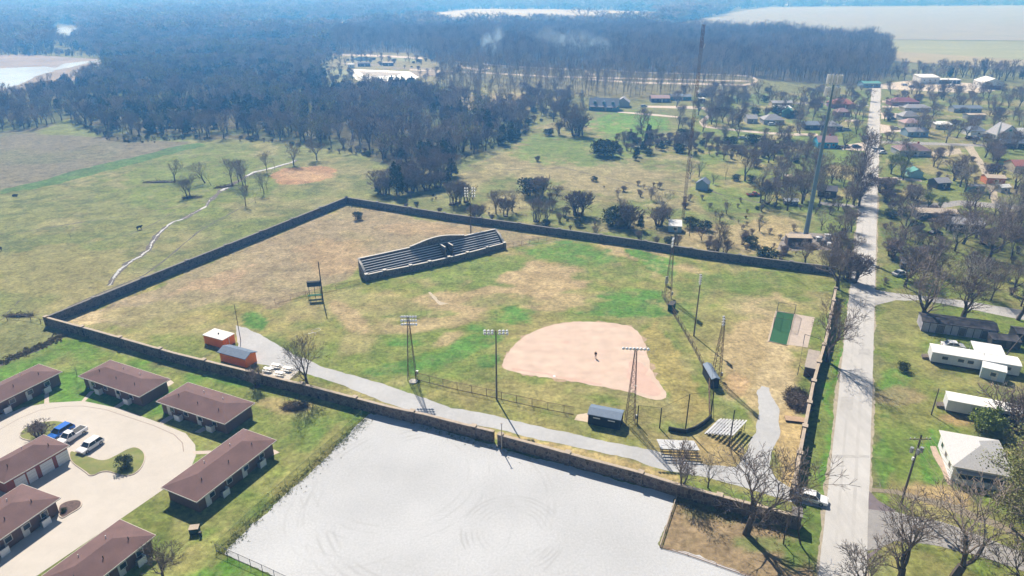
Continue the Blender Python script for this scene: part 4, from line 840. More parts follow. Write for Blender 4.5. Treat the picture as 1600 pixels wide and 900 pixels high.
# ---- mobile homes and sheds right of the road
M_MHW = mat('white_siding', (0.62, 0.63, 0.65), var=.05, sx=(1, 1, .2))
M_MHR = mat('white_metal_roof', (0.80, 0.79, 0.78), var=.03, rough=.55)
M_LAV = mat('faded_lavender_boards', (0.42, 0.40, 0.46), var=.12, scale=1)
M_TAR = mat('dark_tar_roof', (0.075, 0.07, 0.075), var=.2, scale=1.5)
def mobile(pA, pB, pC, label, ez=2.7, wins=(.36, .22, -.05, -.16, -.34)):
    c, a, lx, ly = local_rect(pA, pB, pC, ez)
    if (Matrix.Rotation(a, 3, 'Z') @ Vector((0, -1, 0))).y > 0: a += math.pi
    root = thing('mobile_home', (c.x, c.y, 0), label, 'mobile home', a); KEEP.append((c.x, c.y, lx * .5))
    MB().box(0, 0, ez / 2 + .2, lx - .15, ly - .15, ez - .4).build('wall', M_MHW, root)
    MB().box(0, 0, .22, lx - .5, ly - .5, .42).build('skirting', M_TAR, root)
    m = MB(); Y_ = ly / 2; n = 6
    for i in range(n):
        y0 = -Y_ + ly * i / n; y1 = -Y_ + ly * (i + 1) / n; z0 = ez + .22 * (1 - (2 * i / n - 1) ** 2); z1 = ez + .22 * (1 - (2 * (i + 1) / n - 1) ** 2)
        m.slab((-lx / 2, y0, z0), (lx / 2, y0, z0), (lx / 2, y1, z1), (-lx / 2, y1, z1), .12)
    rf = m.build('roof', M_MHR, root)
    MB().beam((lx * .1, 0, ez + .15), (lx * .1, 0, ez + .6), .08, .08, 6).build('vent_pipe', M_GALV, rf)
    for f in wins:
        w = wall_panel(root, 'window', f * lx, -ly / 2 + .075, 1.7, 1.3, .9, -1, M_TRIM, .04); MB().box(f * lx, -ly / 2 + .02, 1.7, 1.1, .03, .7).build('pane', M_WIN, w)
    d = wall_panel(root, 'door', lx * .12, -ly / 2 + .075, 1.4, .9, 2.0, -1, M_WHITE, .05); MB().box(lx * .12 + .3, -ly / 2 + .0, 1.3, .05, .04, .1).build('handle', M_BLACK, d)
    st = MB(); st.box(-lx / 2 - .6, 0, .25, 1.2, 1.6, .5); st.box(-lx / 2 - .35, 0, .55, .6, 1.6, .2); st.build('step', M_WOOD, root)
    h = MB(); h.beam((-lx / 2, -ly / 4, .5), (-lx / 2 - 1.1, 0, .45), .05); h.beam((-lx / 2, ly / 4, .5), (-lx / 2 - 1.1, 0, .45), .05); h.build('tow_hitch', M_RUST, root)
    return root, c, a, lx, ly
mobile((1453, 536), (1457, 549.8), (1597.7, 572.8), 'long white mobile home with a rear carport roof and a front annex')
mobile((1479, 610.6), (1481.4, 624.7), (1640, 655), 'lower white mobile home behind the light green tree', wins=(.35, .1, -.2))
c, a, lx, ly = local_rect((1518, 532.6), (1523.5, 549.8), (1572.6, 558), 2.9)
cp = thing('carport', (c.x, c.y, 0), 'flat white carport roof on posts behind the long mobile home', 'carport', a)
roof_mesh(lx, ly, 2.95, 0, 'flat').build('roof', M_MHR, cp)
for x in (-1, 1):
    for y in (-1, 1): MB().beam((x * (lx / 2 - .2), y * (ly / 2 - .2), 0), (x * (lx / 2 - .2), y * (ly / 2 - .2), 2.8), .06, .06, 5).build('post', M_WHITE, cp)
c, a, lx, ly = local_rect((1533.8, 564.6), (1535, 573.5), (1574, 582.5), 2.45)
if (Matrix.Rotation(a, 3, 'Z') @ Vector((0, -1, 0))).y > 0: a += math.pi
house('annex_shed', 'small pale blue annex with white roof at the front of the long mobile home', 'shed', c, a, lx, ly, 2.45, .2, 'shed', mat('pale_blue_siding', (0.48, 0.56, 0.62), var=.05), M_MHR, inset=.05, wins=1, door=True, trim=False)
c, a, lx, ly = local_rect((1438, 489), (1440.5, 500), (1560.6, 515.5), 2.6)
if (Matrix.Rotation(a, 3, 'Z') @ Vector((0, -1, 0))).y > 0: a += math.pi
ly = max(ly, 5.5)
sd, rf = house('row_shed', 'long low shed with a dark sagging roof and faded lavender panels', 'shed', c, a, lx, ly, 2.6, .7, 'gable', M_LAV, M_TAR, inset=.25, wins=0, door=False, trim=False)
t = MB()
for k in range(11): t.box((-.5 + k / 10) * (lx - .6), -ly / 2 + .22, 1.25, .12, .08, 2.4)
t.build('post', M_TAR, sd)
for k in (2, 5, 8): wall_panel(sd, 'stall_door', (-.5 + (k + .5) / 10) * (lx - .6), -ly / 2 + .25, 1.1, 1.2, 2.0, -1, M_WOOD, .05)
c = G(1566, 540); house('equipment_shed', 'small black lean-to at the right end of the lavender shed', 'shed', c, -.25, 6, 3, 2.0, .3, 'shed', M_TAR, M_TAR, inset=.1, wins=0, door=True, trim=False, dm=M_WOOD)
c = G(1598, 530); house('equipment_shed', 'small dark shed at the right edge beside the leaning pole', 'shed', c, -.25, 5, 4, 2.2, .6, 'gable', M_TAR, M_TAR, inset=.15, wins=1, door=False, trim=False)
# ---- white house
M_HSE = mat('house_white', (0.76, 0.77, 0.80), var=.03)
c, a, lx, ly = local_rect((1468, 672), (1489, 728), (1596, 760), 3.1)
wh, rf = house('white_house', 'white house with a grey hip roof half hidden by the olive tree', 'house', c, a, lx, ly, 3.1, 2.0, 'hip', M_HSE, M_GREYROOF, inset=.35, wins=3, door=True)
c2 = G(1524, 752, 0)
po = put('porch', None, wh); bpy.context.view_layer.update()
pw = MB(); pw.box(0, 0, .5, 6.6, 3.0, 1.0)
for x in (-3.2, 0, 3.2): pw.box(x, -1.45, 1.55, .16, .12, 1.2)
pm = pw.mesh('porch', M_HSE); COL.objects.unlink(po); bpy.data.objects.remove(po)
po = put('porch', pm, wh); loc = wh.matrix_world.inverted() @ Vector((c2.x, c2.y, 0)); bpy.context.view_layer.update(); loc = wh.matrix_world.inverted() @ Vector((c2.x, c2.y, 0))
po.location = loc; po.rotation_euler.z = R(-16) - a
s_ = MB().box(0, 0, 1.55, 6.3, 2.7, 1.15).build('screen', M_WIN, po)
roof_mesh(7.2, 3.6, 2.3, .7, 'shed').build('porch_roof', M_GREYROOF, po)
# ---- town houses, one by one
WM = {}
def hm_(n, c): return mat('siding_' + n, c, var=.06)
def rm_(n, c): return mat('roofing_' + n, c, var=.08, scale=2)
WHT = hm_('white', (.72, .72, .73)); CRM = hm_('cream', (.55, .48, .38)); GRY = hm_('grey', (.36, .37, .39)); BLU = hm_('blue', (.25, .36, .48)); TRQ = hm_('turquoise', (.06, .38, .62)); TEA = hm_('teal', (.13, .30, .32)); PNK = hm_('pink', (.5, .33, .33)); DRK = hm_('dark', (.09, .085, .09)); TAN_ = hm_('tan', (.42, .33, .25)); MAR = hm_('maroon', (.28, .12, .13)); ORG = hm_('orange', (.6, .2, .08))
rG = rm_('grey', (.34, .34, .37)); rD = rm_('dark', (.12, .12, .15)); rR = rm_('red', (.42, .17, .15)); rP = rm_('pinkbrown', (.40, .28, .29)); rW = rm_('white', (.76, .76, .76)); rB = rm_('brown', (.24, .16, .17)); rT = rm_('teal', (.12, .33, .30)); rS = rm_('slate', (.2, .24, .32)); rM = rm_('maroon', (.26, .10, .13)); rK = rm_('tan', (.5, .42, .34))
TH = [  # name, label, px, py(base front), width, depth, rot deg, eave, rise, style, wall, roof, chimney
 ('warehouse', 'tall white metal warehouse beyond the end of the road', 1452, 131, 16, 12, 0, 5, 1.2, 'shed', WHT, rW, 0),
 ('open_shed', 'low open-fronted shed joined to the right of the white warehouse', 1485, 131, 17, 8, 0, 3, .4, 'shed', DRK, rW, 0),
 ('metal_barn', 'large white gabled barn with a maroon lower front near the right edge', 1557, 140, 18, 16, 78, 4.6, 3.2, 'gable', WHT, rW, 0),
 ('metal_building', 'blue-grey low building left of the road end', 1362, 137, 14, 10, 0, 3.2, 1.2, 'gable', BLU, rT, 0),
 ('house', 'house with a maroon hip roof right of the road', 1416, 166, 18, 10, -3, 2.7, 2.2, 'hip', MAR, rM, 1),
 ('house', 'long house with a grey-green roof below the maroon roofed one', 1434, 175, 17, 8, 0, 2.6, 1.6, 'hip', CRM, rG, 0),
 ('house', 'gabled house with a pale grey roof right of the road', 1423, 190, 10.5, 8, 0, 3, 2.6, 'hip', GRY, rG, 0),
 ('house', 'house with a pinkish hip roof just below the pale grey one', 1427, 200, 10.5, 8, 0, 2.7, 2, 'hip', CRM, rP, 0),
 ('house', 'blue-grey house third in the cluster right of the road', 1434, 214, 11.5, 8, 0, 2.7, 1.6, 'gable', BLU, rG, 0),
 ('house', 'long house with a brown roof and garage near the leafy green trees', 1432, 245, 15, 10, -4, 2.7, 2.4, 'hip', GRY, rB, 1),
 ('long_shed', 'long pale shed with a cream flat roof right of the reddish tree', 1526, 187, 11, 6, 0, 2.8, .5, 'gable', GRY, rK, 0),
 ('porch_house', 'small house with a pale porch roof on the lawn in the town', 1474, 202, 9.5, 6, 0, 2.7, .7, 'shed', CRM, rW, 0),
 ('house', 'house with a pale blue-grey hip roof behind parked cars', 1529, 213, 9, 9, 0, 2.8, 2.4, 'hip', WHT, rS, 0),
 ('chapel', 'white gabled building with a steep pale roof and a small green emblem', 1575, 220, 10, 12, 90, 2.8, 5.0, 'gable', WHT, rG, 0),
 ('house', 'white house at the right edge next to the steep gabled building', 1604, 221, 8, 9, 0, 3.6, 2.5, 'gable', WHT, rW, 0),
 ('house', 'long low grey house behind the yards in the middle of the town', 1512, 176, 18, 7, 0, 2.6, 1.4, 'gable', GRY, rS, 0),
 ('house', 'house with a dark blue roof at the right edge by the street', 1585, 232, 16, 7, 0, 2.6, 1.4, 'gable', DRK, rS, 0),
 ('cottage', 'small aqua cottage with a green roof right of the road', 1434, 279, 5.8, 5.5, 84, 2.4, 1.5, 'gable', hm_('aqua', (.35, .58, .58)), rT, 0),
 ('brick_shed', 'orange shed with a striped tan roof beside the dirt lane', 1559, 289, 7.5, 6, -10, 2.6, .8, 'gable', ORG, rK, 0),
 ('trailer', 'grey-green trailer at the end of the dirt lane', 1527, 300, 6.5, 2.8, -4, 2.2, .2, 'gable', TEA, rG, 0),
 ('small_shed', 'small shed with a bright white roof near the right edge', 1571, 302, 4.5, 4, 8, 2.2, .9, 'gable', GRY, rW, 0),
 ('house', 'cluttered house with a patched grey roof among the thickets', 1515, 364, 11, 8, -8, 2.7, 1.2, 'gable', DRK, rG, 1),
 ('long_shed', 'long low building with a pale roof edge under the yellow-green trees', 1468, 346, 13.5, 6, -9, 2.6, .9, 'gable', DRK, rK, 0),
 ('house', 'small grey roofed house behind bare trees near the dirt lane', 1474, 296, 6.5, 6, 10, 2.5, 1.4, 'gable', DRK, rG, 0),
 ('house', 'house with a reddish roof at the right edge above the orange shed', 1600, 270, 9, 8, 0, 2.8, 2, 'gable', CRM, rR, 0),
 ('round_shed', 'small dark shed with a rounded grey roof among the thickets right of the road', 1421, 423, 3.6, 3.2, -20, 1.9, 1.1, 'gable', DRK, rG, 0),
 ('house', 'big house with a red-brown hip roof left of the road', 1320, 170, 15.5, 11, -6, 2.8, 2.8, 'hip', MAR, rR, 0),
 ('house', 'pinkish roofed house in front of the red-brown roof', 1318, 182, 8.5, 7, 0, 2.7, 1.9, 'hip', PNK, rP, 0),
 ('house', 'blue house with a pink roof left of the tall mast', 1279, 168, 6.5, 6, 20, 2.7, 1.8, 'gable', BLU, rP, 0),
 ('house', 'long dark ranch house with a blue-grey roof crossing behind the tall mast', 1280, 203, 15, 8, -2, 2.6, 1.6, 'gable', DRK, rS, 0),
 ('house', 'hip-roofed house at the right end of the dark ranch house', 1303, 205, 9.5, 9, 0, 2.7, 2.2, 'hip', DRK, rG, 0),
 ('house', 'house with a bright turquoise side wall behind the tall mast', 1294, 232, 10, 8, -3, 3, 2.4, 'gable', TRQ, rP, 1),
 ('house', 'long white-edged house at the left of the roofs near the reddish tree', 1222, 167, 14, 7, 0, 2.6, 1, 'gable', CRM, rG, 0),
 ('house', 'low house with a bright white roof left of the teal one', 1224, 175, 10.5, 6, 0, 2.6, .5, 'shed', BLU, rW, 0),
 ('house', 'teal house beside the bright white roof', 1234, 184, 6.5, 7, 70, 3, 2.4, 'gable', TEA, rT, 0),
 ('house', 'large grey roofed house with a carport at the left side of the town', 1210, 195, 12, 9, -3, 2.7, 2.6, 'hip', GRY, rG, 0),
 ('house', 'grey wing left of the large grey roofed house', 1176, 193, 6.5, 8, -3, 2.6, 1.8, 'gable', GRY, rG, 0),
 ('house', 'grey roofed house behind the lower radio mast, upper one', 1104, 151, 12, 8, 0, 2.7, 2, 'hip', GRY, rG, 0),
 ('small_shed', 'small white box-like shed on the bare earth behind the radio mast', 1097, 160, 4.5, 3.5, 10, 2.5, .2, 'shed', DRK, rW, 0),
 ('cape_house', 'grey-green gabled house with dormers on the lawn left of the loop drive', 946, 174, 19, 10, -14, 3, 4.2, 'gable', TEA, rS, 0),
 ('garage', 'grey gabled garage beside the house with dormers', 975, 168, 8.5, 9, 78, 3, 3, 'gable', GRY, rG, 0),
 ('house', 'low dark house with a pale brown roof right of the gabled garage', 1032, 160, 13, 8, 0, 2.7, 1.6, 'gable', DRK, rP, 0),
 ('house', 'long low teal-dark house left of the radio mast', 1064, 157, 15, 7, -2, 2.6, 1.2, 'gable', TEA, rS, 0),
 ('cottage', 'blue cottage with ivy in the meadow below the radio mast', 1101, 299, 5.2, 5, 62, 2.6, 1.8, 'gable', BLU, rS, 0),
 ('small_shed', 'small shed with a cream roof beside the bare trees in the middle distance', 1234, 285, 3.4, 3.2, 0, 2.2, .3, 'shed', DRK, rK, 0),
 ('tarp_shelter', 'low shelter under a bright white tarp near the tall mast', 1238, 322, 5.2, 3.6, -8, 1.7, .7, 'gable', DRK, rW, 0),
 ('house', 'dark derelict house under trees left of the road', 1298, 310, 7, 6, -20, 2.6, 1.4, 'gable', DRK, rD, 0),
 ('farm_building', 'low dark shed left of the pale roofed building in the far clearing', 568, 104, 12, 6, 5, 3, 1, 'gable', DRK, rD, 0),
 ('farm_building', 'tiny white shed at the left side of the far clearing', 548, 106, 6, 5, 0, 3, 1, 'gable', WHT, rW, 0),
 ('farm_building', 'small pale roofed building in the far clearing with white basins', 606, 103, 10, 6, 0, 3, .6, 'gable', DRK, rK, 0),
]
cape = None
for (n, lb, px, py, w, d, rt, ez, rise, st, wm, rm, ch) in TH:
    p = G(px, py); c = p + Vector((0, abs(w * math.sin(R(rt))) / 2 + abs(d * math.cos(R(rt))) / 2, 0))
    root, rf = house(n, lb, 'shed' if 'shed' in n or 'shelter' in n else 'building' if n in ('warehouse', 'metal_barn', 'metal_building', 'chapel', 'farm_building') else 'garage' if n == 'garage' else 'trailer' if n == 'trailer' else 'house', c, R(rt), w, d, ez, rise, st, wm, rm, inset=.3, wins=3 if w > 9 else (1 if w > 4 else 0), door=n not in ('tarp_shelter',), chimney=bool(ch), trim=w > 9)
    if n == 'cape_house':
        for i in range(3):
            x = (-.3 + .3 * i) * w; m = MB(); m.box(x, -d * .3, ez + 1.5, 1.5, 1.8, 1.6); dm_ = m.build('dormer', TEA, rf)
            k = MB(); k.slab((x - 1, -d * .3 - 1.1, ez + 2.25), (x, -d * .3 - 1.1, ez + 2.95), (x, -d * .3 + 1.4, ez + 2.95), (x - 1, -d * .3 + 1.4, ez + 2.25), .1); k.slab((x, -d * .3 - 1.1, ez + 2.95), (x + 1, -d * .3 - 1.1, ez + 2.25), (x + 1, -d * .3 + 1.4, ez + 2.25), (x, -d * .3 + 1.4, ez + 2.95), .1)
            k.build('dormer_roof', rS, rf)
        pz = MB(); pz.slab((-w * .45, -d / 2 - 2, 2.5), (w * .45, -d / 2 - 2, 2.5), (w * .45, -d / 2 + .2, 3.0), (-w * .45, -d / 2 + .2, 3.0), .15)
        for i in range(6): x = (-.43 + i * .172) * w; pz.beam((x, -d / 2 - 1.9, 0), (x, -d / 2 - 1.9, 2.4), .1)
        pz.build('porch', rD, root)
    if n == 'chapel':
        MB().box(-w / 2 + .2, 0, ez + 2.4, .1, 1.3, .9).build('emblem', rT, root)
        s = MB(); s.beam((-w / 2 + 1, d / 2 - .5, 0), (-w / 2 + 1, d / 2 - .5, 6.5), .7, .6, 4); s.beam((-w / 2 + 1, d / 2 - .5, 6.5), (-w / 2 + 1, d / 2 - .5, 10), .7, .02, 4); s.build('spire', WHT, root)
    if n == 'metal_barn': MB().box(-w / 2 + .2, 0, 1.3, .12, d * .7, 2.4).build('lower_front', MAR, root)
    if n == 'open_shed':
        m = MB()
        for i in range(6): m.box((-.45 + i * .18) * w, -d / 2 + .2, 1.5, .2, .15, 2.9)
        m.build('post', WHT, root)
# blue-white leaning shed in the scrub
c, a, lx, ly = local_rect((1044, 346), (1063, 354), (1065, 344), 2.4)
c = G(1054, 360); house('leaning_shed', 'small blue shed with a white tilted roof north of the wall below the radio mast', 'shed', c, R(-10), 4.4, 4.2, 2.2, .9, 'shed', hm_('faded_blue', (.28, .42, .48)), rW, inset=.15, wins=1, door=True, trim=False)

# ------------------------------------------------------------------ STONE WALLS
def ribbon(m, pts, w, z0, z1):
    rg = strip_pts(pts, w); n = len(pts); L_ = rg[:n]; R_ = rg[n:][::-1]
    k = m.pts([(p.x, p.y, z0) for p in L_] + [(p.x, p.y, z0) for p in R_] + [(p.x, p.y, z1) for p in L_] + [(p.x, p.y, z1) for p in R_])
    for i in range(n - 1):
        m.f += [[k+2*n+i, k+3*n+i, k+3*n+i+1, k+2*n+i+1], [k+i, k+2*n+i, k+2*n+i+1, k+i+1], [k+n+i, k+n+i+1, k+3*n+i+1, k+3*n+i]]
    m.f += [[k, k+n, k+3*n, k+2*n], [k+n-1, k+3*n-1, k+4*n-1, k+2*n-1]]
    return m
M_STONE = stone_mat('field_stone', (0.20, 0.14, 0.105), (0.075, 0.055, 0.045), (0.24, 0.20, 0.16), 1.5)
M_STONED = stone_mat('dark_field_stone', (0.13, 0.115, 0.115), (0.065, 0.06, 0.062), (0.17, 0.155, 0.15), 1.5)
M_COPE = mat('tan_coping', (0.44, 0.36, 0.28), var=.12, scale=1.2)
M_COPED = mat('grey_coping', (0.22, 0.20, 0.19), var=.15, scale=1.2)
WH = 2.45
def arc_points(pts, step):
    out = []; acc = 0
    for a, b in zip(pts, pts[1:]):
        L_ = (b - a).length; t = acc
        while t < L_: out.append((a + (b - a) * (t / L_), math.atan2(b.y - a.y, b.x - a.x))); t += step
        acc = t - L_
    return out
def stone_wall(pxs, label, m=M_STONE, mc=M_COPE, step=13.0, h=WH, start=0.0, pc=None, out=.0):
    pts = [G(p[0], p[1], h) for p in pxs]; pts = [Vector((p.x, p.y, 0)) for p in pts]; o = pts[0].copy()
    root = thing('stone_wall', o, label, 'stone wall')
    wv = MB(o)
    # slightly uneven top: wall body in short lengths
    ribbon(wv, pts, .42, -.05, h - .14); wv.build('wall', m, root)
    cv = MB(o); ribbon(cv, pts, .58, h - .14, h); cv.build('coping', mc, root)
    for p, a in arc_points(pts, step):
        pm = MB(o); pm.box(p.x, p.y, (h + .12) / 2 - .03, .85, .85, h + .12, a); pl = pm.build('pillar', m, root)
        MB(o).box(p.x, p.y, h + .17, 1.0, 1.0, .12, a).build('pillar_cap', pc or mc, pl)
    return root
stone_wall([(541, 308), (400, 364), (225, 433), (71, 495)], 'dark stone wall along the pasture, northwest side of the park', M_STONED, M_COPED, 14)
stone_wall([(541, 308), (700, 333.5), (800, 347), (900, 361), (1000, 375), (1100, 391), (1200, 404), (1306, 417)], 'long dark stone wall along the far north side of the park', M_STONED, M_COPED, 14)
stone_wall([(71, 495), (152, 517), (272, 551), (407, 584), (482, 602), (607, 634.5), (665, 647), (722, 661.5), (772, 673.5)], 'stone wall on the near side of the park, left of the gate post', M_STONE, M_COPE, 12.5)
stone_wall([(782, 679), (850, 697), (917, 715.5), (990, 734.5), (1060, 756), (1125, 774), (1200, 793), (1238, 804)], 'stone wall on the near side of the park, right of the gate post', M_STONE, M_COPE, 12.5)
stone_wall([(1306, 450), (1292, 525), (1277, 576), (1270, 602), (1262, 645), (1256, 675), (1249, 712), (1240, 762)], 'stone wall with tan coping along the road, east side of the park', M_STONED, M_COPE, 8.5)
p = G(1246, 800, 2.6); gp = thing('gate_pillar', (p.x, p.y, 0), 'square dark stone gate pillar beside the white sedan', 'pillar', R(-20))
MB().box(0, 0, 1.25, 1.3, 1.9, 2.6).build('shaft', M_STONED, gp); MB().box(0, 0, 2.61, 1.5, 2.1, .14).build('cap', M_COPED, gp)
p = G(784, 703); t = thing('post', p, 'slim pale pole standing in the gap of the stone wall', 'pole'); MB().beam((0, 0, 0), (0, 0, 5.6), .10, .07, 6).build('shaft', M_COPE, t)
MB().beam((-.25, 0, 5.5), (.25, 0, 5.5), .05).build('bracket', M_COPE, t)
# ------------------------------------------------------------------ GRANDSTAND
A_, B_ = G(573, 439), G(788, 388.7); dd = (B_ - A_); LEN = dd.length; ga_ = math.atan2(dd.y, dd.x)
gs = thing('stone_grandstand', A_, 'long open stone grandstand with pale bench rows inside the walled park', 'grandstand', ga_)
DEP = 5.0; HB = 4.9; HF = 1.9
M_GST = stone_mat('grandstand_stone', (0.20, 0.17, 0.15), (0.09, 0.08, 0.08), (0.24, 0.21, 0.19), 1.6)
M_GCOP = mat('grandstand_coping', (0.60, 0.56, 0.52), var=.08)
M_SLAB = mat('dark_terrace', (0.10, 0.10, 0.11), var=.2)
M_BENCH = mat('white_bench', (0.80, 0.79, 0.78), var=.05)
fm = MB(); tops = []
def fy(x):                                  # front wall swells outwards in the middle
    u = x / LEN; return -1.0 * max(0, 1 - ((u - .52) / .40) ** 2)
N_ = 44; prev = None; wv = MB(); cv = MB()
fp = [Vector((LEN * i / N_, fy(LEN * i / N_), 0)) for i in range(N_ + 1)]
ribbon(wv, fp, .4, -.05, HF - .1); wv.build('front_wall', M_GST, gs); ribbon(cv, fp, .55, HF - .1, HF); cv.build('front_coping', M_GCOP, gs)
for f_ in (0.0, .12, .29, .42, .56, .70, .86, 1.0):
    x = LEN * f_; p = MB(); p.box(x, fy(x) - .1, HF / 2 + .05, .8, .8, HF + .25); q = p.build('pier', M_GST, gs); MB().box(x, fy(x) - .1, HF + .24, .95, .95, .12).build('pier_cap', M_GCOP, q)
bw = MB(); bc = MB(); nb = 60
def bh(x):
    u = x / LEN
    if .36 < u < .74: return HB + .35 + 1.2 * math.sin(math.pi * (u - .36) / .38) ** 1.2
    return HB
for i in range(nb):
    x0, x1 = LEN * i / nb, LEN * (i + 1) / nb; h0, h1 = bh(x0), bh(x1)
    if (h0 == HB) != (h1 == HB): h0 = h1 = max(h0, h1) if h0 != HB and h1 != HB else HB + (.35 if h1 != HB or h0 != HB else 0)
    k = bw.pts([(x0, DEP - .2, -.05), (x1, DEP - .2, -.05), (x1, DEP + .2, -.05), (x0, DEP + .2, -.05), (x0, DEP - .2, h0), (x1, DEP - .2, h1), (x1, DEP + .2, h1), (x0, DEP + .2, h0)])
    bw.f += [[k, k+1, k+5, k+4], [k+2, k+3, k+7, k+6], [k+4, k+5, k+6, k+7], [k, k+4, k+7, k+3], [k+1, k+2, k+6, k+5]]
    bc.slab((x0, DEP - .3, h0 + .12), (x1, DEP - .3, h1 + .12), (x1, DEP + .3, h1 + .12), (x0, DEP + .3, h0 + .12), .115)
bw.build('back_wall', M_GST, gs); bc.build('back_coping', M_GCOP, gs)
for x in (0, LEN):
    m = MB(); c_ = MB(); s = .2
    P = [(0.3, HF), (1.2, HF + .9), (2.6, HF + 1.9), (4.0, HB - .5), (DEP - .22, HB)]
    for (y0, h0), (y1, h1) in zip(P, P[1:]):
        k = m.pts([(x - s, y0, -.05), (x + s, y0, -.05), (x + s, y1, -.05), (x - s, y1, -.05), (x - s, y0, h0), (x + s, y0, h0), (x + s, y1, h1), (x - s, y1, h1)])
        m.f += [[k, k+1, k+5, k+4], [k+1, k+2, k+6, k+5], [k+2, k+3, k+7, k+6], [k+3, k, k+4, k+7], [k+4, k+5, k+6, k+7]]
        c_.slab((x - .3, y0, h0 + .1), (x + .3, y0, h0 + .1), (x + .3, y1, h1 + .1), (x - .3, y1, h1 + .1), .09)
    m.build('end_wall', M_GST, gs); c_.build('end_coping', M_GCOP, gs)
NR = 7; tm_ = MB()
for r_ in range(NR):
    y0 = .45 + r_ * (DEP - .9) / NR; z = 1.2 + r_ * .5; tm_.box(LEN / 2, (y0 + DEP - .25) / 2, z - .25, LEN - .6, DEP - .25 - y0, .5 - .004)
    for (xa, xb) in ((.5, LEN * .545), (LEN * .615, LEN - .5)):
        MB().box((xa + xb) / 2, y0 + .2, z + .16, xb - xa, .36, .08).build('bench', M_BENCH, gs)
tm_.build('terrace', M_SLAB, gs)
q = MB()
for s in (-1, 1): q.box(LEN * .58 + s * 1.25, 2.1, 2.7, .3, 3.4, 3.7)
q.box(LEN * .58, 3.95, 2.9, 2.2, .3, 3.3); q.build('stair_well', M_GST, gs)
q = MB()
for s in (-1, 1): q.box(LEN * .58 + s * 1.25, 2.1, 4.61, .42, 3.5, .1)
q.box(LEN * .58, 3.95, 4.61, 2.06, .42, .1); q.build('stair_coping', M_GCOP, gs)
# ------------------------------------------------------------------ LIGHT POLES AND TOWERS
M_LAMP = mat('lamp_white', (0.78, 0.78, 0.80), var=.03, rough=.35)
def lamps(root, h, rows, cols, sx, sz, rz=0.0, sub=None):
    ar = MB(); c, s = math.cos(rz), math.sin(rz)
    for r_ in range(rows):
        z = h - .3 - r_ * sz; x = sx * (cols - 1) / 2
        ar.beam((-x * c, -x * s, z), (x * c, x * s, z), .05)
    ar.build('crossarm', M_WOOD, root)
    for r_ in range(rows):
        z = h - .3 - r_ * sz
        for k in range(cols):
            x = sx * (k - (cols - 1) / 2)
            if abs(x) < .12: continue
            d = Vector((-s, c, -.55)).normalized() if sub is None else Vector(sub).normalized()
            b = Vector((x * c, x * s, z + .12)); MB().beam(b - d * .15, b + d * .28, .14, .30, 8).build('lamp_head', M_LAMP, root)
def wood_pole(px, py, top, label, rows=2, cols=6, sx=.72, sz=.75, rz=0.0, sub=None, m=None):
    h = hgt(py, top); root = thing('light_pole', G(px, py), label, 'light pole')
    MB().beam((0, 0, -.1), (0, 0, h), .19, .11, 8).build('pole', m or M_WOOD, root); lamps(root, h, rows, cols, sx, sz, rz, sub); return root
def lattice(px, py, top, label, rows=2, cols=6, sx=.7, sz=.7, base=1.7, rz=0.0, sub=None, boxd=True):
    h = hgt(py, top); root = thing('light_tower', G(px, py), label, 'light tower'); t = .32; N_ = 12
    legs = [(-1, -1), (1, -1), (1, 1), (-1, 1)]
    def P(i, z): w = (base + (t - base) * min(1, z / (h - .6))) / 2; return Vector((legs[i][0] * w, legs[i][1] * w, z))
    for i in range(4): MB().beam(P(i, -.05), P(i, h), .055, .045).build('leg', M_RUST, root)
    br = MB()
    for k in range(N_):
        z0 = h * k / N_; z1 = h * (k + 1) / N_
        for i in range(4):
            j = (i + 1) % 4; br.beam(P(i, z0), P(j, z1), .025, .025, 3); br.beam(P(j, z0), P(i, z1), .025, .025, 3); br.beam(P(i, z1), P(j, z1), .025, .025, 3)
    br.build('bracing', M_RUST, root); lamps(root, h + .2, rows, cols, sx, sz, rz, sub)
    if boxd: MB().box(base / 2 + .25, 0, 1.4, .5, .35, .8).build('switch_box', M_GALV, root)
    return root
lattice(644, 591, 495, 'rusty lattice light tower at the left end of the low fence', rows=3, cols=6, sx=.55, sz=.85, sub=(.5, .6, -.5))
p = G(647, 592); fnd = tag(put('tower_footing', MB().prism([(.9 * math.cos(t), .9 * math.sin(t)) for t in [k * .785 for k in range(8)]], 0, .25).mesh('tower_footing', M_CONCW := mat('pale_concrete', (.6, .56, .5), var=.05)), None), 'pale concrete ring at the foot of the left lattice tower', 'footing'); fnd.location = (p.x, p.y - 1.2, 0)
wood_pole(776, 624, 516, 'wooden light pole behind the low fence near the gate post', rows=2, cols=7, sx=.7, sz=.55)
lattice(984, 661, 545, 'rusty lattice light tower beside the black dugout', rows=1, cols=8, sx=.62, rz=R(-5), sub=(.0, .8, -.6))
lattice(1043, 466, 374, 'lattice light tower at the far end of the foul-line fence', rows=3, cols=4, sx=.6, sz=.8, rz=R(70), sub=(-.8, -.2, -.4))
wood_pole(1084, 525, 430, 'slender light pole right of the foul-line fence', rows=4, cols=3, sx=.6, sz=.55, rz=R(80), sub=(-.9, -.1, -.3))
lattice(1118, 594, 497, 'lattice light tower behind the blue-roofed dugout', rows=3, cols=3, sx=.6, sz=.6, rz=R(75), sub=(-.9, -.1, -.3))
wood_pole(736, 372, 293, 'wooden light pole behind the stone grandstand', rows=4, cols=5, sx=.75, sz=.85, sub=(0, -.8, -.5))
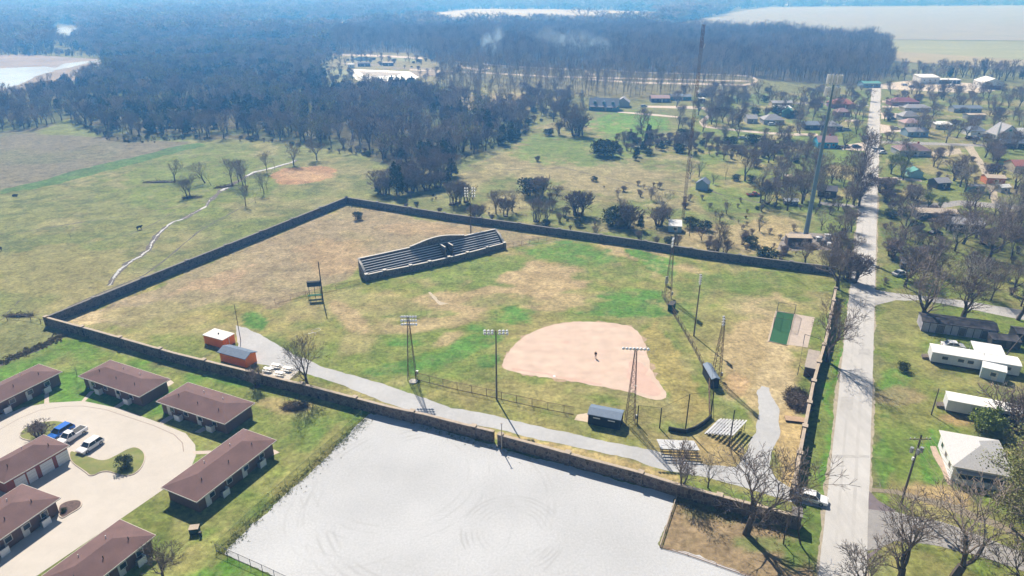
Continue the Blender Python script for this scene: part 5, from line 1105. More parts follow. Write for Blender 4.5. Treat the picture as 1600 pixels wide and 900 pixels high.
def plain_pole(px, py, top, label, name='utility_pole', cat='pole', r=.14, m=None, tilt=(0, 0)):
    root = thing(name, G(px, py), label, cat); h = hgt(py, top); root.rotation_euler.x, root.rotation_euler.y = tilt
    MB().beam((0, 0, -.1), (0, 0, h), r, r * .7, 7).build('shaft', m or M_WOOD, root); MB().beam((0, 0, h), (0, 0, h + .12), r * .8, r * .5, 7).build('cap', M_BLACK, root); return root
plain_pole(376, 531, 477, 'thin grey pole behind the orange sheds', r=.09)
plain_pole(505, 471, 410, 'black pole standing by the scoreboard', m=M_BLACK, r=.17)
plain_pole(1001, 387, 340, 'thin pole beside the north wall left of the lattice tower', r=.12)
plain_pole(1077, 369, 342, 'wooden pole right of the radio mast foot', r=.12)
plain_pole(1455, 648, 608, 'short wooden pole left of the lower mobile home', r=.13)
plain_pole(1572, 555, 512, 'leaning wooden pole by the long mobile home', r=.15, tilt=(0, .42))
plain_pole(1312, 402, 365, 'thin pale pole in the thicket by the compound', r=.1, m=M_GALV)
up = plain_pole(1408, 787, 681, 'tall wooden utility pole with transformers right of the road', r=.19)
h = hgt(787, 681)
MB().beam((-1.6, 0, h - .6), (1.6, 0, h - .6), .09).build('crossarm', M_WOOD, up)
for x in (-1.5, -.9, .9, 1.5): MB().beam((x, 0, h - .5), (x, 0, h - .25), .06, .04, 6).build('insulator', M_LAMP, up)
for x in (-.75, .0, .75):
    t = MB().beam((x, -.35 if x == 0 else .1, h - 3.1), (x, -.35 if x == 0 else .1, h - 2.2), .26, .26, 10).build('transformer', M_GALV, up)
MB().beam((-1.1, .1, h - 2.65), (1.1, .1, h - 2.65), .06).build('crossarm', M_WOOD, up)
MB().box(-.25, 0, h - 4.2, .25, .3, .5).build('meter_box', M_LAMP, up)
M_WIRE = mat('wire', (0.34, 0.33, 0.2), var=.05, rough=.4)
for i, (x, zz, ex) in enumerate(((-1.5, h - .3, 1412), (-.3, h - .3, 1422), (.9, h - .3, 1438), (1.5, h - .3, 1452))):
    a = G(1408, 787) + Vector((x, 0, zz)); b = Vector((a.x + (ex - 1412) * .03 - 2.5, 12, 9.5)); m = MB(); prev = a
    for k in range(1, 19):
        t = k / 18; q = a.lerp(b, t); q.z -= 4 * .9 * t * (1 - t); m.beam(prev, q, .022, .022, 3); prev = q
    m.build('power_line', M_WIRE); bpy.context.scene.collection.objects[-1]
    o = bpy.data.objects[[o.name for o in bpy.data.objects if o.name.startswith('power_line')][-1]]
    tag(o, ['leftmost wire running from the tall utility pole towards the viewer', 'second wire from the left running from the tall utility pole', 'third wire from the left running from the tall utility pole', 'rightmost wire running from the tall utility pole towards the viewer'][i], 'wire')
# ------------------------------------------------------------------ TELECOM MONOPOLE + COMPOUND
p = G(1259, 366); h = hgt(366, 119); mo = thing('cell_tower', p, 'very tall blue-grey steel monopole with two antenna rings left of the road', 'cell tower')
M_BSTEEL = mat('blue_grey_steel', (0.19, 0.28, 0.35), var=.05, rough=.45, metal=.2)
MB().beam((0, 0, 0), (0, 0, h), .76, .32, 16).build('pole', M_BSTEEL, mo, smooth=False)
for zt, n in ((h - 1.0, 13), (h - 4.6, 11)):
    pl = MB()
    for k in range(16):
        a0, a1 = k * .3927, (k + 1) * .3927; pl.beam((1.9 * math.cos(a0), 1.9 * math.sin(a0), zt), (1.9 * math.cos(a1), 1.9 * math.sin(a1), zt), .08)
    for k in range(4): pl.beam((0, 0, zt), (1.9 * math.cos(k * 1.57), 1.9 * math.sin(k * 1.57), zt), .08)
    fr = pl.build('antenna_frame', M_GALV, mo)
    for k in range(n): a0 = 6.283 * k / n; MB().box(2.05 * math.cos(a0), 2.05 * math.sin(a0), zt + .1, .25, .55, 2.6, a0).build('antenna_panel', M_LAMP, fr)
p = G(1250, 386); sh_ = thing('equipment_shelter', (p.x, p.y + 2, 0), 'brown fenced equipment shelter with a pale roof at the foot of the tall mast', 'shelter', R(-6))
MB().box(0, 0, 1.35, 7.2, 3.4, 2.7).build('wall', mat('shelter_brown', (.10, .075, .06), var=.2), sh_); MB().box(0, 0, 2.82, 7.6, 3.7, .22).build('roof', M_COPE, sh_); MB().box(.5, -1.73, 1.0, 1, .06, 2).build('door', M_DARKSTEEL, sh_)
for i, (x, y, s, mm, lb) in enumerate(((1279, 377, 1.4, M_GALV, 'grey equipment cabinet right of the shelter'), (1293, 374, 1.6, M_LAMP, 'white topped cabinet behind the small white box'), (1296, 386, 1.3, M_LAMP, 'small bright white box in the mast compound'), (1286, 383, 1.5, M_BLACK, 'black generator in the mast compound'))):
    p = G(x, y); t = thing('equipment_cabinet', p, lb, 'cabinet', R(-6)); MB().box(0, 0, s / 2, s * 1.2, s * .8, s).build('body', mm, t); MB().box(0, 0, s + .05, s * 1.3, s * .9, .1).build('lid', M_LAMP if mm != M_BLACK else M_DARKSTEEL, t)
# ------------------------------------------------------------------ RADIO MAST
M_MASTR = mat('mast_red', (0.13, 0.035, 0.03), var=.1); M_MASTW = mat('mast_white', (0.2, 0.16, 0.16), var=.05)
h = hgt(341, 38); rm = thing('radio_mast', G(1067, 341), 'very tall thin red and white guyed lattice mast in front of the far woods', 'radio mast')
w = .5; NS = 9
for s in range(NS):
    z0, z1 = h * s / NS, h * (s + 1) / NS; m = MB(); L3 = [Vector((w * math.cos(a), w * math.sin(a), 0)) for a in (0.3, 2.39, 4.49)]
    for a in L3: m.beam(a + Vector((0, 0, z0)), a + Vector((0, 0, z1)), .08, .08, 3)
    k = 6
    for j in range(k):
        for i in range(3): q = (i + 1) % 3; m.beam(L3[i] + Vector((0, 0, z0 + (z1 - z0) * j / k)), L3[q] + Vector((0, 0, z0 + (z1 - z0) * (j + 1) / k)), .04, .04, 3)
    m.build('mast_section', M_MASTR if s % 2 == 0 else M_MASTW, rm)
for s in (2, 3, 5, 6, 8): MB().beam((.7, 0, h * s / NS), (1.1, 0, h * s / NS + 1.3), .16, .16, 6).build('antenna', M_LAMP, rm)
# ------------------------------------------------------------------ FENCES
M_LINK = mesh_mat('chain_link', (0.12, 0.11, 0.10), .16); M_LINKG = mesh_mat('green_chain_link', (0.14, 0.24, 0.07), .30)
def fence(pxs, h, label, name='chain_link_fence', cat='fence', step=3.0, mp=M_DARKSTEEL, ml=M_LINK, rail=True, mid=False, r=.04, bottom=True):
    pts = [G(*p) for p in pxs]; o = pts[0].copy(); root = thing(name, o, label, cat)
    rl = MB(o)
    for a, b in zip(pts, pts[1:]):
        for z in ([h] if rail else []) + ([h * .5] if mid else []) + ([.08] if bottom else []): rl.beam(a + Vector((0, 0, z)), b + Vector((0, 0, z)), r * .8, r * .8, 4)
    rl.build('rail', mp, root)
    for p, a in arc_points(pts, step): MB(o).beam(p, p + Vector((0, 0, h + .05)), r, r, 5).build('post', mp, root)
    if ml:
        f = MB(o)
        for a, b in zip(pts, pts[1:]): f.poly([a, b, b + Vector((0, 0, h)), a + Vector((0, 0, h))])
        f.build('mesh_panel', ml, root)
    return root
fence([(650, 593), (705, 607), (775, 622), (800, 628), (860, 641), (897, 648)], 1.7, 'low chain link fence with rusty posts along the first-base side', step=3.2, mp=M_RUST, r=.055)
fence([(1034, 463), (1052, 492), (1068, 518), (1085, 548), (1097, 572), (1107, 600), (1108, 652)], 1.6, 'dark foul-line fence curving down to the backstop', step=3.0, mp=M_RUST, r=.07, mid=True)
fence([(430, 475), (466, 466), (520, 455), (563, 444)], 1.5, 'low fence from the scoreboard to the left end of the grandstand', step=4, r=.04, mp=M_RUST)
fence([(789, 389), (820, 382), (868, 374)], 1.5, 'low fence from the right end of the grandstand to the north wall', step=3, r=.04, mp=M_RUST)
fence([(338, 861), (400, 802), (470, 738), (535, 681), (566, 652)], 1.5, 'green-tinted chain link fence between the duplex lawns and the gravel lot', step=3, mp=mat('green_post', (.16, .22, .10)), ml=M_LINKG, r=.03)
fence([(338, 861), (370, 875), (410, 893), (450, 912)], 1.3, 'low dark fence at the bottom left corner of the gravel lot', step=2.2, r=.04)
fence([(-60, 545), (0, 508), (18, 497), (46, 500), (70, 506)], 1.1, 'old wooden post fence running left from the wall corner', 'post_fence', step=3.5, mp=M_WOOD, ml=None, r=.08, bottom=False)
fence([(1057, 778), (1045, 812), (1031, 855)], .5, 'pale timber rail at the right edge of the gravel lot', 'timber_rail', step=4, mp=M_COPE, ml=None, r=.09, bottom=True)
fence([(1031, 855), (1070, 866), (1110, 880), (1180, 905)], .35, 'low board edging below the corner of the gravel lot', 'timber_rail', step=4, mp=mat('old_board', (.38, .25, .18), var=.1), ml=None, r=.05, bottom=True)
# backstop: tall posts, cables and a padded low wall
bk = thing('backstop', G(1071, 672), 'tall black backstop posts and cables behind home plate with a low padded wall', 'backstop'); o = G(1071, 672)
PP = [(995.4, 662, 633.5), (1030.5, 669, 637.5), (1071, 671, 616), (1110, 652, 612), (1139, 697, 641)]; TP = []
for (x, y, t) in PP:
    p = G(x, y); hh = hgt(y, t); MB(o).beam(p, p + Vector((0, 0, hh)), .13, .10, 6).build('post', M_BLACK, bk); TP.append(p + Vector((0, 0, hh)))
cb = MB(o)
for a, b in zip(TP, TP[1:4]): cb.beam(a, b, .03, .03, 3); cb.beam(a - Vector((0, 0, 2.4)), b - Vector((0, 0, 2.4)), .02, .02, 3)
cb.beam(TP[3], G(1107, 600) + Vector((0, 0, 5)), .03, .03, 3); cb.build('cable', M_BLACK, bk)
nt_ = MB(o)
for a, b in zip(PP[:3], PP[1:4]):
    A1, B1 = G(a[0], a[1]), G(b[0], b[1]); nt_.poly([A1, B1, B1 + Vector((0, 0, hgt(b[1], b[2]))), A1 + Vector((0, 0, hgt(a[1], a[2])))])
nt_.build('netting', mesh_mat('black_netting', (.05, .05, .05), .05), bk)
pd = MB(o); ribbon(pd, [G(*q) for q in ((1044, 673), (1058, 676), (1071, 677.5), (1085, 673), (1098, 665), (1111, 654))], .25, 0, .95); pd.build('padding', M_BLACK, bk)
# ------------------------------------------------------------------ DUGOUTS
M_DUG = mat('dugout_black', (0.022, 0.024, 0.03), var=.1)
c, a, lx, ly = local_rect((924.4, 629.6), (976, 639.4), (973, 656), 2.5)
if (Matrix.Rotation(a, 3, 'Z') @ Vector((0, -1, 0))).y > 0: a += math.pi
dg, rf = house('dugout', 'black dugout with a curved blue-grey roof beside the rusty lattice tower', 'dugout', c, a, lx, max(ly, 3.0), 2.3, .5, 'gable', M_DUG, M_BLUEROOF, inset=.15, wins=0, door=False, trim=False)
for x in (-.22, .22): wall_panel(dg, 'slot_window', x * lx, -max(ly, 3) / 2 + .15, 1.65, 1.3, .22, -1, M_LAMP, .03)
c, a, lx, ly = local_rect((1098, 567.8), (1112, 592), (1126, 592), 2.4)
dg2, rf = house('dugout', 'dark dugout with a blue roof behind the foul-line fence at the lattice tower', 'dugout', c, a, max(lx, 5), min(ly, 3.4), 2.3, .4, 'gable', M_DUG, M_BLUEROOF, inset=.12, wins=0, door=True, trim=False, dm=M_BLACK)
p = G(1049, 484); t = thing('electrical_cabinet', p, 'dark green electrical cabinet at the foot of the far lattice tower', 'cabinet', R(-30)); MB().box(0, 0, .9, 1.2, 2.4, 1.8).build('body', mat('dark_green', (.015, .06, .035), var=.1), t); MB().box(0, 0, 1.83, 1.3, 2.5, .06).build('lid', M_DARKSTEEL, t)
p = G(1041, 446); t = thing('notice_board', p, 'upright white panel leaning at the far lattice tower', 'board', R(20)); MB().box(0, 0, 1.6, .9, .12, 2.2).build('board', M_WHITE, t); MB().beam((0, 0, 0), (0, 0, .6), .06).build('post', M_RUST, t)
# ------------------------------------------------------------------ BLEACHERS
def bleacher(px, py, w, rows, rz, label, rise=.42, run=.62):
    root = thing('bleacher', G(px, py), label, 'bleacher', rz); d = rows * run
    for k in range(rows):                       # row 0 is the low front at +y; the back row is at -y
        y = d / 2 - (k + .5) * run; z = .45 + k * rise
        MB().box(0, y, z, w, .27, .05).build('seat', M_ALU, root); MB().box(0, y + .33, z - .33, w - .1, .25, .04).build('footboard', M_ALU, root)
    fr = MB(); n = 5
    for i in range(n):
        x = (-.5 + (i + .25) / (n - .5)) * w; yb = -d / 2 + .3; zt = .45 + (rows - 1) * rise
        fr.beam((x, d / 2, .1), (x, yb, zt - .05), .05); fr.beam((x, yb, 0), (x, yb, zt - .05), .05); fr.beam((x, d / 2, .08), (x, yb, .08), .04); fr.beam((x, 0, .05), (x, 0, zt / 2 + .2), .04)
    fr.build('frame', M_DARKSTEEL, root); return root
bleacher(1058, 703, 6.6, 8, R(-4), 'aluminium bleacher in front of the drive, rows seen from behind', run=.6, rise=.2)
bleacher(1134, 676, 6.0, 9, R(-131) + math.pi, 'larger aluminium bleacher turned at an angle beside the gravel drive', run=.58, rise=.22)
# ------------------------------------------------------------------ SCOREBOARD
p = G(493, 465); sb = thing('scoreboard', p, 'small dark scoreboard on green legs left of the grandstand', 'scoreboard', R(12))
M_GREEN = mat('green_steel', (.02, .11, .06), var=.1)
MB().box(0, 0, 3.9, 3.4, .25, 1.5).build('board', mat('board_dark', (.03, .05, .09), var=.2), sb); MB().box(0, -.15, 4.5, 3.0, .04, .16).build('stripe', M_GALV, sb)
for x in (-1.4, 0, 1.4): MB().beam((x, .1, 0), (x, .1, 3.3), .09).build('leg', M_GREEN, sb)
q = MB(); q.box(0, -.5, .95, 3.6, 1.0, .12)
for x in (-1.7, 1.7): q.beam((x, -.95, 0), (x, -.95, 1.9), .05)
q.beam((-1.7, -.95, 1.9), (1.7, -.95, 1.9), .05); q.build('platform', M_GREEN, sb)
# ------------------------------------------------------------------ PICNIC TABLES
def picnic(px, py, label, rz):
    root = thing('picnic_table', G(px, py), label, 'picnic table', rz)
    MB().box(0, 0, .75, 1.9, .8, .05).build('table_top', M_WHITE, root)
    for s in (-1, 1): MB().box(0, s * .68, .45, 1.9, .27, .05).build('bench', M_WHITE, root)
    for x in (-.65, .65):
        m = MB(); m.beam((x, -.7, 0), (x, .25, .72), .035); m.beam((x, .7, 0), (x, -.25, .72), .035); m.beam((x, -.75, .42), (x, .75, .42), .035); m.build('leg', M_DARKSTEEL, root)
    return root
for x, y, l in ((419, 580, 'white picnic table at the left of the concrete pad'), (431.6, 574, 'white picnic table at the back of the concrete pad'), (449.4, 579, 'white picnic table at the right of the concrete pad'), (437, 586.4, 'white picnic table nearest the stone wall on the pad')): picnic(x, y, l, R(-20))
# ------------------------------------------------------------------ BATTING CAGE, HUT, BRUSH HEAP
def frame_box(root, name, P, hh, m, r=.06):
    q = MB(P[0])
    n = len(P)
    for i in range(n): q.beam(P[i] + Vector((0, 0, hh)), P[(i + 1) % n] + Vector((0, 0, hh)), r * .7, r * .7, 4)
    q.build(name, m, root)
    for p in P: MB(P[0]).beam(p, p + Vector((0, 0, hh)), r, r, 5).build('post', m, root)
cg = thing('batting_cage', G(1214, 487), 'dark pipe frame of the batting cage over the green mat', 'batting cage')
frame_box(cg, 'top_frame', [G(*q) for q in ((1214, 487), (1241.5, 491), (1235, 516), (1208, 511))], 2.6, M_DARKSTEEL)
kb = MB(G(1214, 487)); ribbon(kb, [G(*q) for q in ((1214, 486.4), (1242, 490.6), (1229.5, 540), (1201, 533.6), (1213.6, 487))], .22, 0, .12); kb.build('kerb', M_COPE, cg)
np_ = [G(*q) for q in ((1214, 487), (1241.5, 491), (1235, 516), (1208, 511))]; q = MB(np_[0])
for i in range(4): a1, b1 = np_[i], np_[(i + 1) % 4]; q.poly([a1, b1, b1 + Vector((0, 0, 2.6)), a1 + Vector((0, 0, 2.6))])
q.build('netting', mesh_mat('cage_net', (.05, .06, .05), .14), cg)
c, a, lx, ly = local_rect((1263, 547), (1281.7, 549), (1276, 577), 2.3)
hut, rf = house('hut', 'small brown hut with a pale flat roof against the east wall', 'hut', c, a, lx, ly, 2.3, 0, 'flat', mat('hut_brown', (.13, .085, .06), var=.2), mat('hut_roof', (.36, .31, .27), var=.1, scale=1), inset=.1, wins=0, door=False, trim=False)
pf = thing('pipe_frame', G(1246, 586), 'tall dark pipe frame standing round the brown hut', 'pipe frame')
P = [G(1246, 586), G(1255, 537)]; q = MB(P[0])
q.beam(P[0] + Vector((0, 0, 2.4)), P[1] + Vector((0, 0, 2.4)), .05); q.beam(P[0] + Vector((0, 0, 2.4)), G(1268, 600) + Vector((0, 0, 1.2)), .05); q.beam(P[1] + Vector((0, 0, 2.4)), G(1280, 545) + Vector((0, 0, 2.4)), .05); q.build('rail', M_BLACK, pf)
for p in P: MB(P[0]).beam(p, p + Vector((0, 0, 2.4)), .07).build('post', M_BLACK, pf)
def brush_heap(px, py, rx, ry, h, n, label, rz=0, m=None, name='brush_heap'):
    r = random.Random(int(px)); q = MB()
    for _ in range(n):
        a = r.random() * 6.28; d = math.sqrt(r.random()); c = Vector((rx * d * math.cos(a), ry * d * math.sin(a), .1 + h * (1 - d ** 2) * r.random()))
        v = Vector((r.gauss(0, 1), r.gauss(0, 1), r.gauss(0, .5))).normalized() * r.uniform(.3, 1.1); c.z = max(c.z, abs(v.z) + .03); q.beam(c - v, c + v, r.uniform(.02, .06), .015, 3)
    # low mound of leaf litter under the sticks
    ring = [(rx * .9 * math.cos(t) * r.uniform(.85, 1.1), ry * .9 * math.sin(t) * r.uniform(.85, 1.1)) for t in [k * .4488 for k in range(14)]]
    k = q.pts([(x, y, 0) for x, y in ring] + [(x * .6, y * .6, h * .55 * r.uniform(.7, 1.1)) for x, y in ring] + [(0, 0, h * .7)])
    for i in range(14): j = (i + 1) % 14; q.f += [[k + i, k + j, k + 14 + j, k + 14 + i], [k + 14 + i, k + 14 + j, k + 28]]
    o = q.build(name, m or mat('dead_brush', (.11, .08, .06), var=.35, scale=3)); p = G(px, py); o.location = (p.x, p.y, 0); o.rotation_euler.z = rz
    return tag(o, label, 'brush heap')
brush_heap(1247, 626, 2.6, 4.6, 1.2, 700, 'large heap of dark cut brush against the east wall', R(-15))
brush_heap(461, 636, 2.6, 1.6, .7, 260, 'dark brush heap on the lawn outside the wall by the big bare tree')
brush_heap(250, 285, 7.5, 1.3, .9, 260, 'fallen dead tree lying in the pasture', R(4), mat('dead_wood', (.16, .13, .12), var=.3), 'fallen_tree')
brush_heap(352, 292, 4.5, 1.5, .9, 200, 'dark brush on the creek bank below the tall bare tree', .6)
brush_heap(300, 309, 4.0, 1.5, .7, 200, 'tangle of branches under the close pair of bare trees', .1)
brush_heap(568, 318, 3.0, .8, .7, 120, 'small dark brush heap just outside the north wall corner', .3)
brush_heap(30, 494, 4.0, 1.0, .7, 160, 'brush grown over the old post fence at the left edge', .0)
p = G(1242, 657); t = thing('timber_step', p, 'low tan wooden platform below the brush heap at the east wall', 'platform', R(-12)); MB().box(0, 0, .35, 3.6, 1.6, .12).build('deck', mat('tan_timber', (.42, .29, .19), var=.1), t); MB().box(0, 0, .14, 3.5, 1.5, .28).build('base', M_DARKSTEEL, t)
# football goal-like white frame lying in the outfield
gl = thing('goal_frame', G(490, 520), 'light pipe goal frame lying on the outfield grass', 'goal frame', R(-50))
MB().beam((-1.4, 0, .08), (1.4, 0, .08), .07).build('bar', M_COPE, gl); q = MB(); q.beam((0, 0, .08), (-.2, -1.2, .08), .05); q.beam((-1.2, 0, .1), (-.6, 1.6, .5), .03); q.beam((.4, 0, .1), (.6, 1.6, .5), .03); q.beam((-.6, 1.6, .5), (.6, 1.6, .5), .03); q.build('side_bar', M_GALV, gl)
p = G(305, 832); t = thing('utility_box', p, 'dark green utility box with a pale lid on the duplex lawn', 'utility box', R(10)); MB().box(0, 0, .5, 1.3, 1.0, 1.0).build('body', mat('utility_green', (.03, .05, .03)), t); MB().box(0, 0, 1.04, 1.4, 1.1, .08).build('lid', M_COPE, t)
p = G(314, 838); t = thing('small_pedestal', p, 'small black pedestal beside the green utility box', 'pedestal'); MB().box(0, 0, .4, .3, .3, .8).build('body', M_BLACK, t); MB().box(0, 0, .83, .36, .36, .06).build('lid', M_BLACK, t)
for i, (x, y, lb) in enumerate(((924, 558, 'second-base side bag on the dirt'), (866, 588, 'pale base by the near edge of the dirt infield'), (993, 603, 'pale base near the lattice tower on the dirt infield'))):
    if i: o = put('base_bag', MB().box(0, 0, .04, .5, .5, .08).mesh('base_bag', M_WHITE)); o.location = G(x, y); tag(o, lb, 'base')
# ------------------------------------------------------------------ VEHICLES
def car(kind, px, py, rz, paint, label, L_=4.6, W_=1.85, H_=1.5, group=None, name='parked_car'):
    root = thing(name, G(px, py), label, 'pickup' if kind == 'pickup' else ('van' if kind == 'van' else 'car'), rz, group)
    x0, x1 = -L_ / 2, L_ / 2; bz = .32; hood = H_ * .60; g0 = {'sedan': (-.36, -.22, .12, .27), 'suv': (-.47, -.37, .10, .25), 'van': (-.49, -.46, .22, .36), 'pickup': (-.05, -.02, .15, .27)}[kind]
    prof = [(x0 + .05, bz), (x1 - .1, bz), (x1, .55), (x1 - .05, hood * .82), (x1 - .25, hood * .92), (L_ * g0[3], hood)]
    prof += [(L_ * g0[0], hood), (x0 + .05, hood * .98), (x0, hood * .6)]
    m = MB()
    for s, ins in ((-1, 0), (1, 0)):
        pass
    n = len(prof); rows_ = []
    for yy, sc in ((-W_ / 2 + .0, .93), (-W_ / 2 + .08, 1), (W_ / 2 - .08, 1), (W_ / 2, .93)):
        rows_.append(m.pts([(x * (1 if sc == 1 else .985), yy, bz + (z - bz) * sc) for x, z in prof]))
    for a, b in zip(rows_, rows_[1:]):
        for i in range(n): j = (i + 1) % n; m.f.append([a + i, a + j, b + j, b + i])
    m.f.append([rows_[0] + n - 1 - i for i in range(n)]); m.f.append([rows_[-1] + i for i in range(n)])
    m.build('body', paint, root)
    cab = MB(); b = W_ / 2 - .08; t = W_ / 2 - .26
    k = cab.pts([(L_ * g0[0], -b, hood), (L_ * g0[3], -b, hood), (L_ * g0[3], b, hood), (L_ * g0[0], b, hood), (L_ * g0[1], -t, H_ - .05), (L_ * g0[2], -t, H_ - .05), (L_ * g0[2], t, H_ - .05), (L_ * g0[1], t, H_ - .05)])
    cab.f += [[k, k+1, k+5, k+4], [k+1, k+2, k+6, k+5], [k+2, k+3, k+7, k+6], [k+3, k, k+4, k+7], [k+4, k+5, k+6, k+7]]; cab.build('windows', M_WIN, root)
    rf = MB(); rf.box(L_ * (g0[1] + g0[2]) / 2, 0, H_ - .02, L_ * (g0[2] - g0[1]) + .08, 2 * t + .08, .07)
    for gx in (g0[0], g0[3]):
        tx = g0[1] if gx == g0[0] else g0[2]
        for s in (-1, 1): rf.beam((L_ * gx, s * b, hood), (L_ * tx, s * t, H_ - .03), .05)
    mx_ = (g0[1] + g0[2]) / 2
    for s in (-1, 1): rf.beam((L_ * mx_, s * (b + .0), hood), (L_ * mx_, s * t, H_ - .03), .045)
    rf.build('roof', paint, root)
    if kind == 'pickup': MB().box(x0 + L_ * .22, 0, hood + .0, L_ * .38, W_ - .4, .03).build('bed', M_BLACK, root)
    for sx in (-.31, .31):
        for s in (-1, 1):
            w = MB().beam((L_ * sx, s * (W_ / 2 - .22), .34), (L_ * sx, s * (W_ / 2 + .01), .34), .34, .34, 14).build('wheel', M_BLACK, root)
            MB().beam((L_ * sx, s * (W_ / 2 - .05), .34), (L_ * sx, s * (W_ / 2 + .03), .34), .2, .2, 10).build('rim', M_GALV, w)
    for s in (-1, 1):
        MB().box(x1 - .06, s * (W_ / 2 - .3), .66, .14, .4, .16).build('headlight', M_LAMP, root); MB().box(x0 + .03, s * (W_ / 2 - .25), .72, .1, .3, .2).build('taillight', M_TAIL, root)
        MB().box(L_ * g0[3] - .25, s * (W_ / 2 + .1), hood + .05, .12, .2, .14).build('mirror', paint, root)
    return root
M_TAIL = mat('taillight', (.35, .01, .01), rough=.3)
PW = mat('car_white', (.80, .80, .82), rough=.25, var=.01, spec=.5); PB = mat('car_blue', (.02, .14, .55), rough=.25, var=.02, spec=.5); PD = mat('car_dark', (.03, .03, .04), rough=.25, var=.02, spec=.5)
PS = mat('car_silver', (.45, .46, .48), rough=.3, var=.02, spec=.5); PT = mat('car_tan', (.4, .33, .27), rough=.4, var=.05); PR_ = mat('car_red', (.30, .05, .04), rough=.4, var=.1)
def dirang(p, q): a, b = G(*p), G(*q); return math.atan2(b.y - a.y, b.x - a.x)
ca_ = dirang((156, 688), (126, 708))
car('suv', 142, 700, ca_, PW, 'white hatchback parked by itself on the concrete court', L_=4.4, H_=1.52)
car('pickup', 113, 685, ca_, PW, 'white pickup between the blue car and the garages', L_=5.4, H_=1.7)
car('suv', 96, 679, ca_, PB, 'bright blue car half hidden by the garage roof', L_=4.6, H_=1.6)
car('sedan', 1266, 781, dirang((1244, 772), (1288, 784)), PW, 'white sedan parked in the gate opening by the road', L_=5.0, H_=1.5)
car('sedan', 1488, 543, R(-14), PW, 'white car parked behind the long mobile home', L_=4.7)
car('van', 1364, 236, R(92), PW, 'white van on the road in the town', L_=4.9, H_=2.0)
car('suv', 1375, 235, R(88), PD, 'dark car beside the white van on the road', L_=4.6, H_=1.6)
car('sedan', 1378, 240, R(0), PW, 'white car at the kerb near the bright green tree', L_=4.4)
car('pickup', 1320, 231, R(4), PT, 'pinkish pickup parked by the turquoise walled house', L_=5.4, H_=1.8)
car('suv', 1338, 231, R(0), PD, 'dark car right of the pinkish pickup', L_=4.6, H_=1.6)
car('sedan', 1308, 232, R(90), PD, 'dark car at the corner of the turquoise walled house', L_=4.4)
car('sedan', 1323, 204, R(-5), PS, 'silver car beside the long dark ranch house', L_=4.7)
car('suv', 1206, 196, R(0), PW, 'white car under the carport of the large grey house', L_=4.5, H_=1.6)
car('pickup', 1177, 306, R(6), PR_, 'old red pickup in the meadow', L_=5.0, H_=1.6)
car('sedan', 1461, 366, R(10), PD, 'dark car on the grass among the thickets', L_=4.5)
car('sedan', 1405, 430, R(20), PS, 'silver car beside the rounded shed', L_=4.4)
car('sedan', 1394, 187, R(0), PD, 'dark car on the drive by the grey gabled house', L_=4.5)
car('sedan', 1399, 202, R(0), PW, 'white car on the drive of the pinkish roofed house', L_=4.5)
car('sedan', 1515, 217, R(0), PD, 'dark car in front of the blue-grey hip roof', L_=4.5); car('sedan', 1524, 217, R(0), PW, 'white car right of the dark car at the blue-grey hip roof', L_=4.5)
for x, y, k, p_, l in ((1413, 134, 'van', PW, 'white van at the left of the yard by the warehouse'), (1425, 137, 'suv', PD, 'dark car in the yard by the warehouse'), (1433, 133, 'sedan', PS, 'silver car nearest the warehouse'), (1437, 138, 'pickup', PD, 'dark pickup in the yard below the warehouse'), (1487, 134, 'sedan', PW, 'white car before the open-fronted shed')):
    car(k, x, y, R(rng.uniform(-10, 10)), p_, l, L_=4.8, H_=1.7)
car('sedan', 1160, 217, R(6), PW, 'white car in the drive below the grey wing', L_=4.6); car('suv', 1006, 167, R(10), PS, 'silver car on the drive by the gabled garage', L_=4.6)
# ------------------------------------------------------------------ PERSON AND CATTLE
def skin(name, V, E, rad, m, parent=None, sub=2):
    me = bpy.data.meshes.new(name); me.from_pydata(V, E, []); o = put(name, me, parent)
    md = o.modifiers.new('Skin', 'SKIN'); me.skin_vertices  # radii layer is created with the modifier
    for i, r_ in enumerate(rad): me.skin_vertices[0].data[i].radius = (r_, r_) if not isinstance(r_, tuple) else r_
    me.skin_vertices[0].data[0].use_root = True; s = o.modifiers.new('Sub', 'SUBSURF'); s.levels = s.render_levels = sub
    me.materials.append(m); return o
ps = thing('person', G(930.5, 559.8), 'person in a dark top and pale trousers standing on the dirt infield', 'person', R(160))
M_SKIN = mat('skin', (.45, .28, .2), var=.03); M_TOP = mat('dark_top', (.02, .018, .018), var=.1); M_TRO = mat('pale_trousers', (.50, .42, .36), var=.05); M_HAIR = mat('dark_hair', (.03, .02, .015))
V = [(0, 0, .93), (0, 0, 1.12), (0, 0, 1.40), (0, .01, 1.50), (0, .02, 1.56), (0, .01, 1.65), (0, 0, 1.72),
     (.10, 0, .88), (.11, .03, .48), (.11, 0, .08), (.11, .14, .04), (-.10, 0, .88), (-.11, .02, .48), (-.12, -.03, .08), (-.12, .11, .04),
     (.19, 0, 1.42), (.25, .02, 1.14), (.24, .18, .95), (.24, .24, .90), (-.19, 0, 1.42), (-.25, .02, 1.14), (-.24, .16, .93), (-.24, .22, .88)]
E = [(0, 1), (1, 2), (2, 3), (3, 4), (4, 5), (5, 6), (0, 7), (7, 8), (8, 9), (9, 10), (0, 11), (11, 12), (12, 13), (13, 14), (2, 15), (15, 16), (16, 17), (17, 18), (2, 19), (19, 20), (20, 21), (21, 22)]
rad = [.13, .13, .14, .06, .07, .10, .07, .09, .06, .045, .04, .09, .06, .045, .04, .06, .045, .035, .035, .06, .045, .035, .035]
skin('body', V, E, rad, M_SKIN, ps)
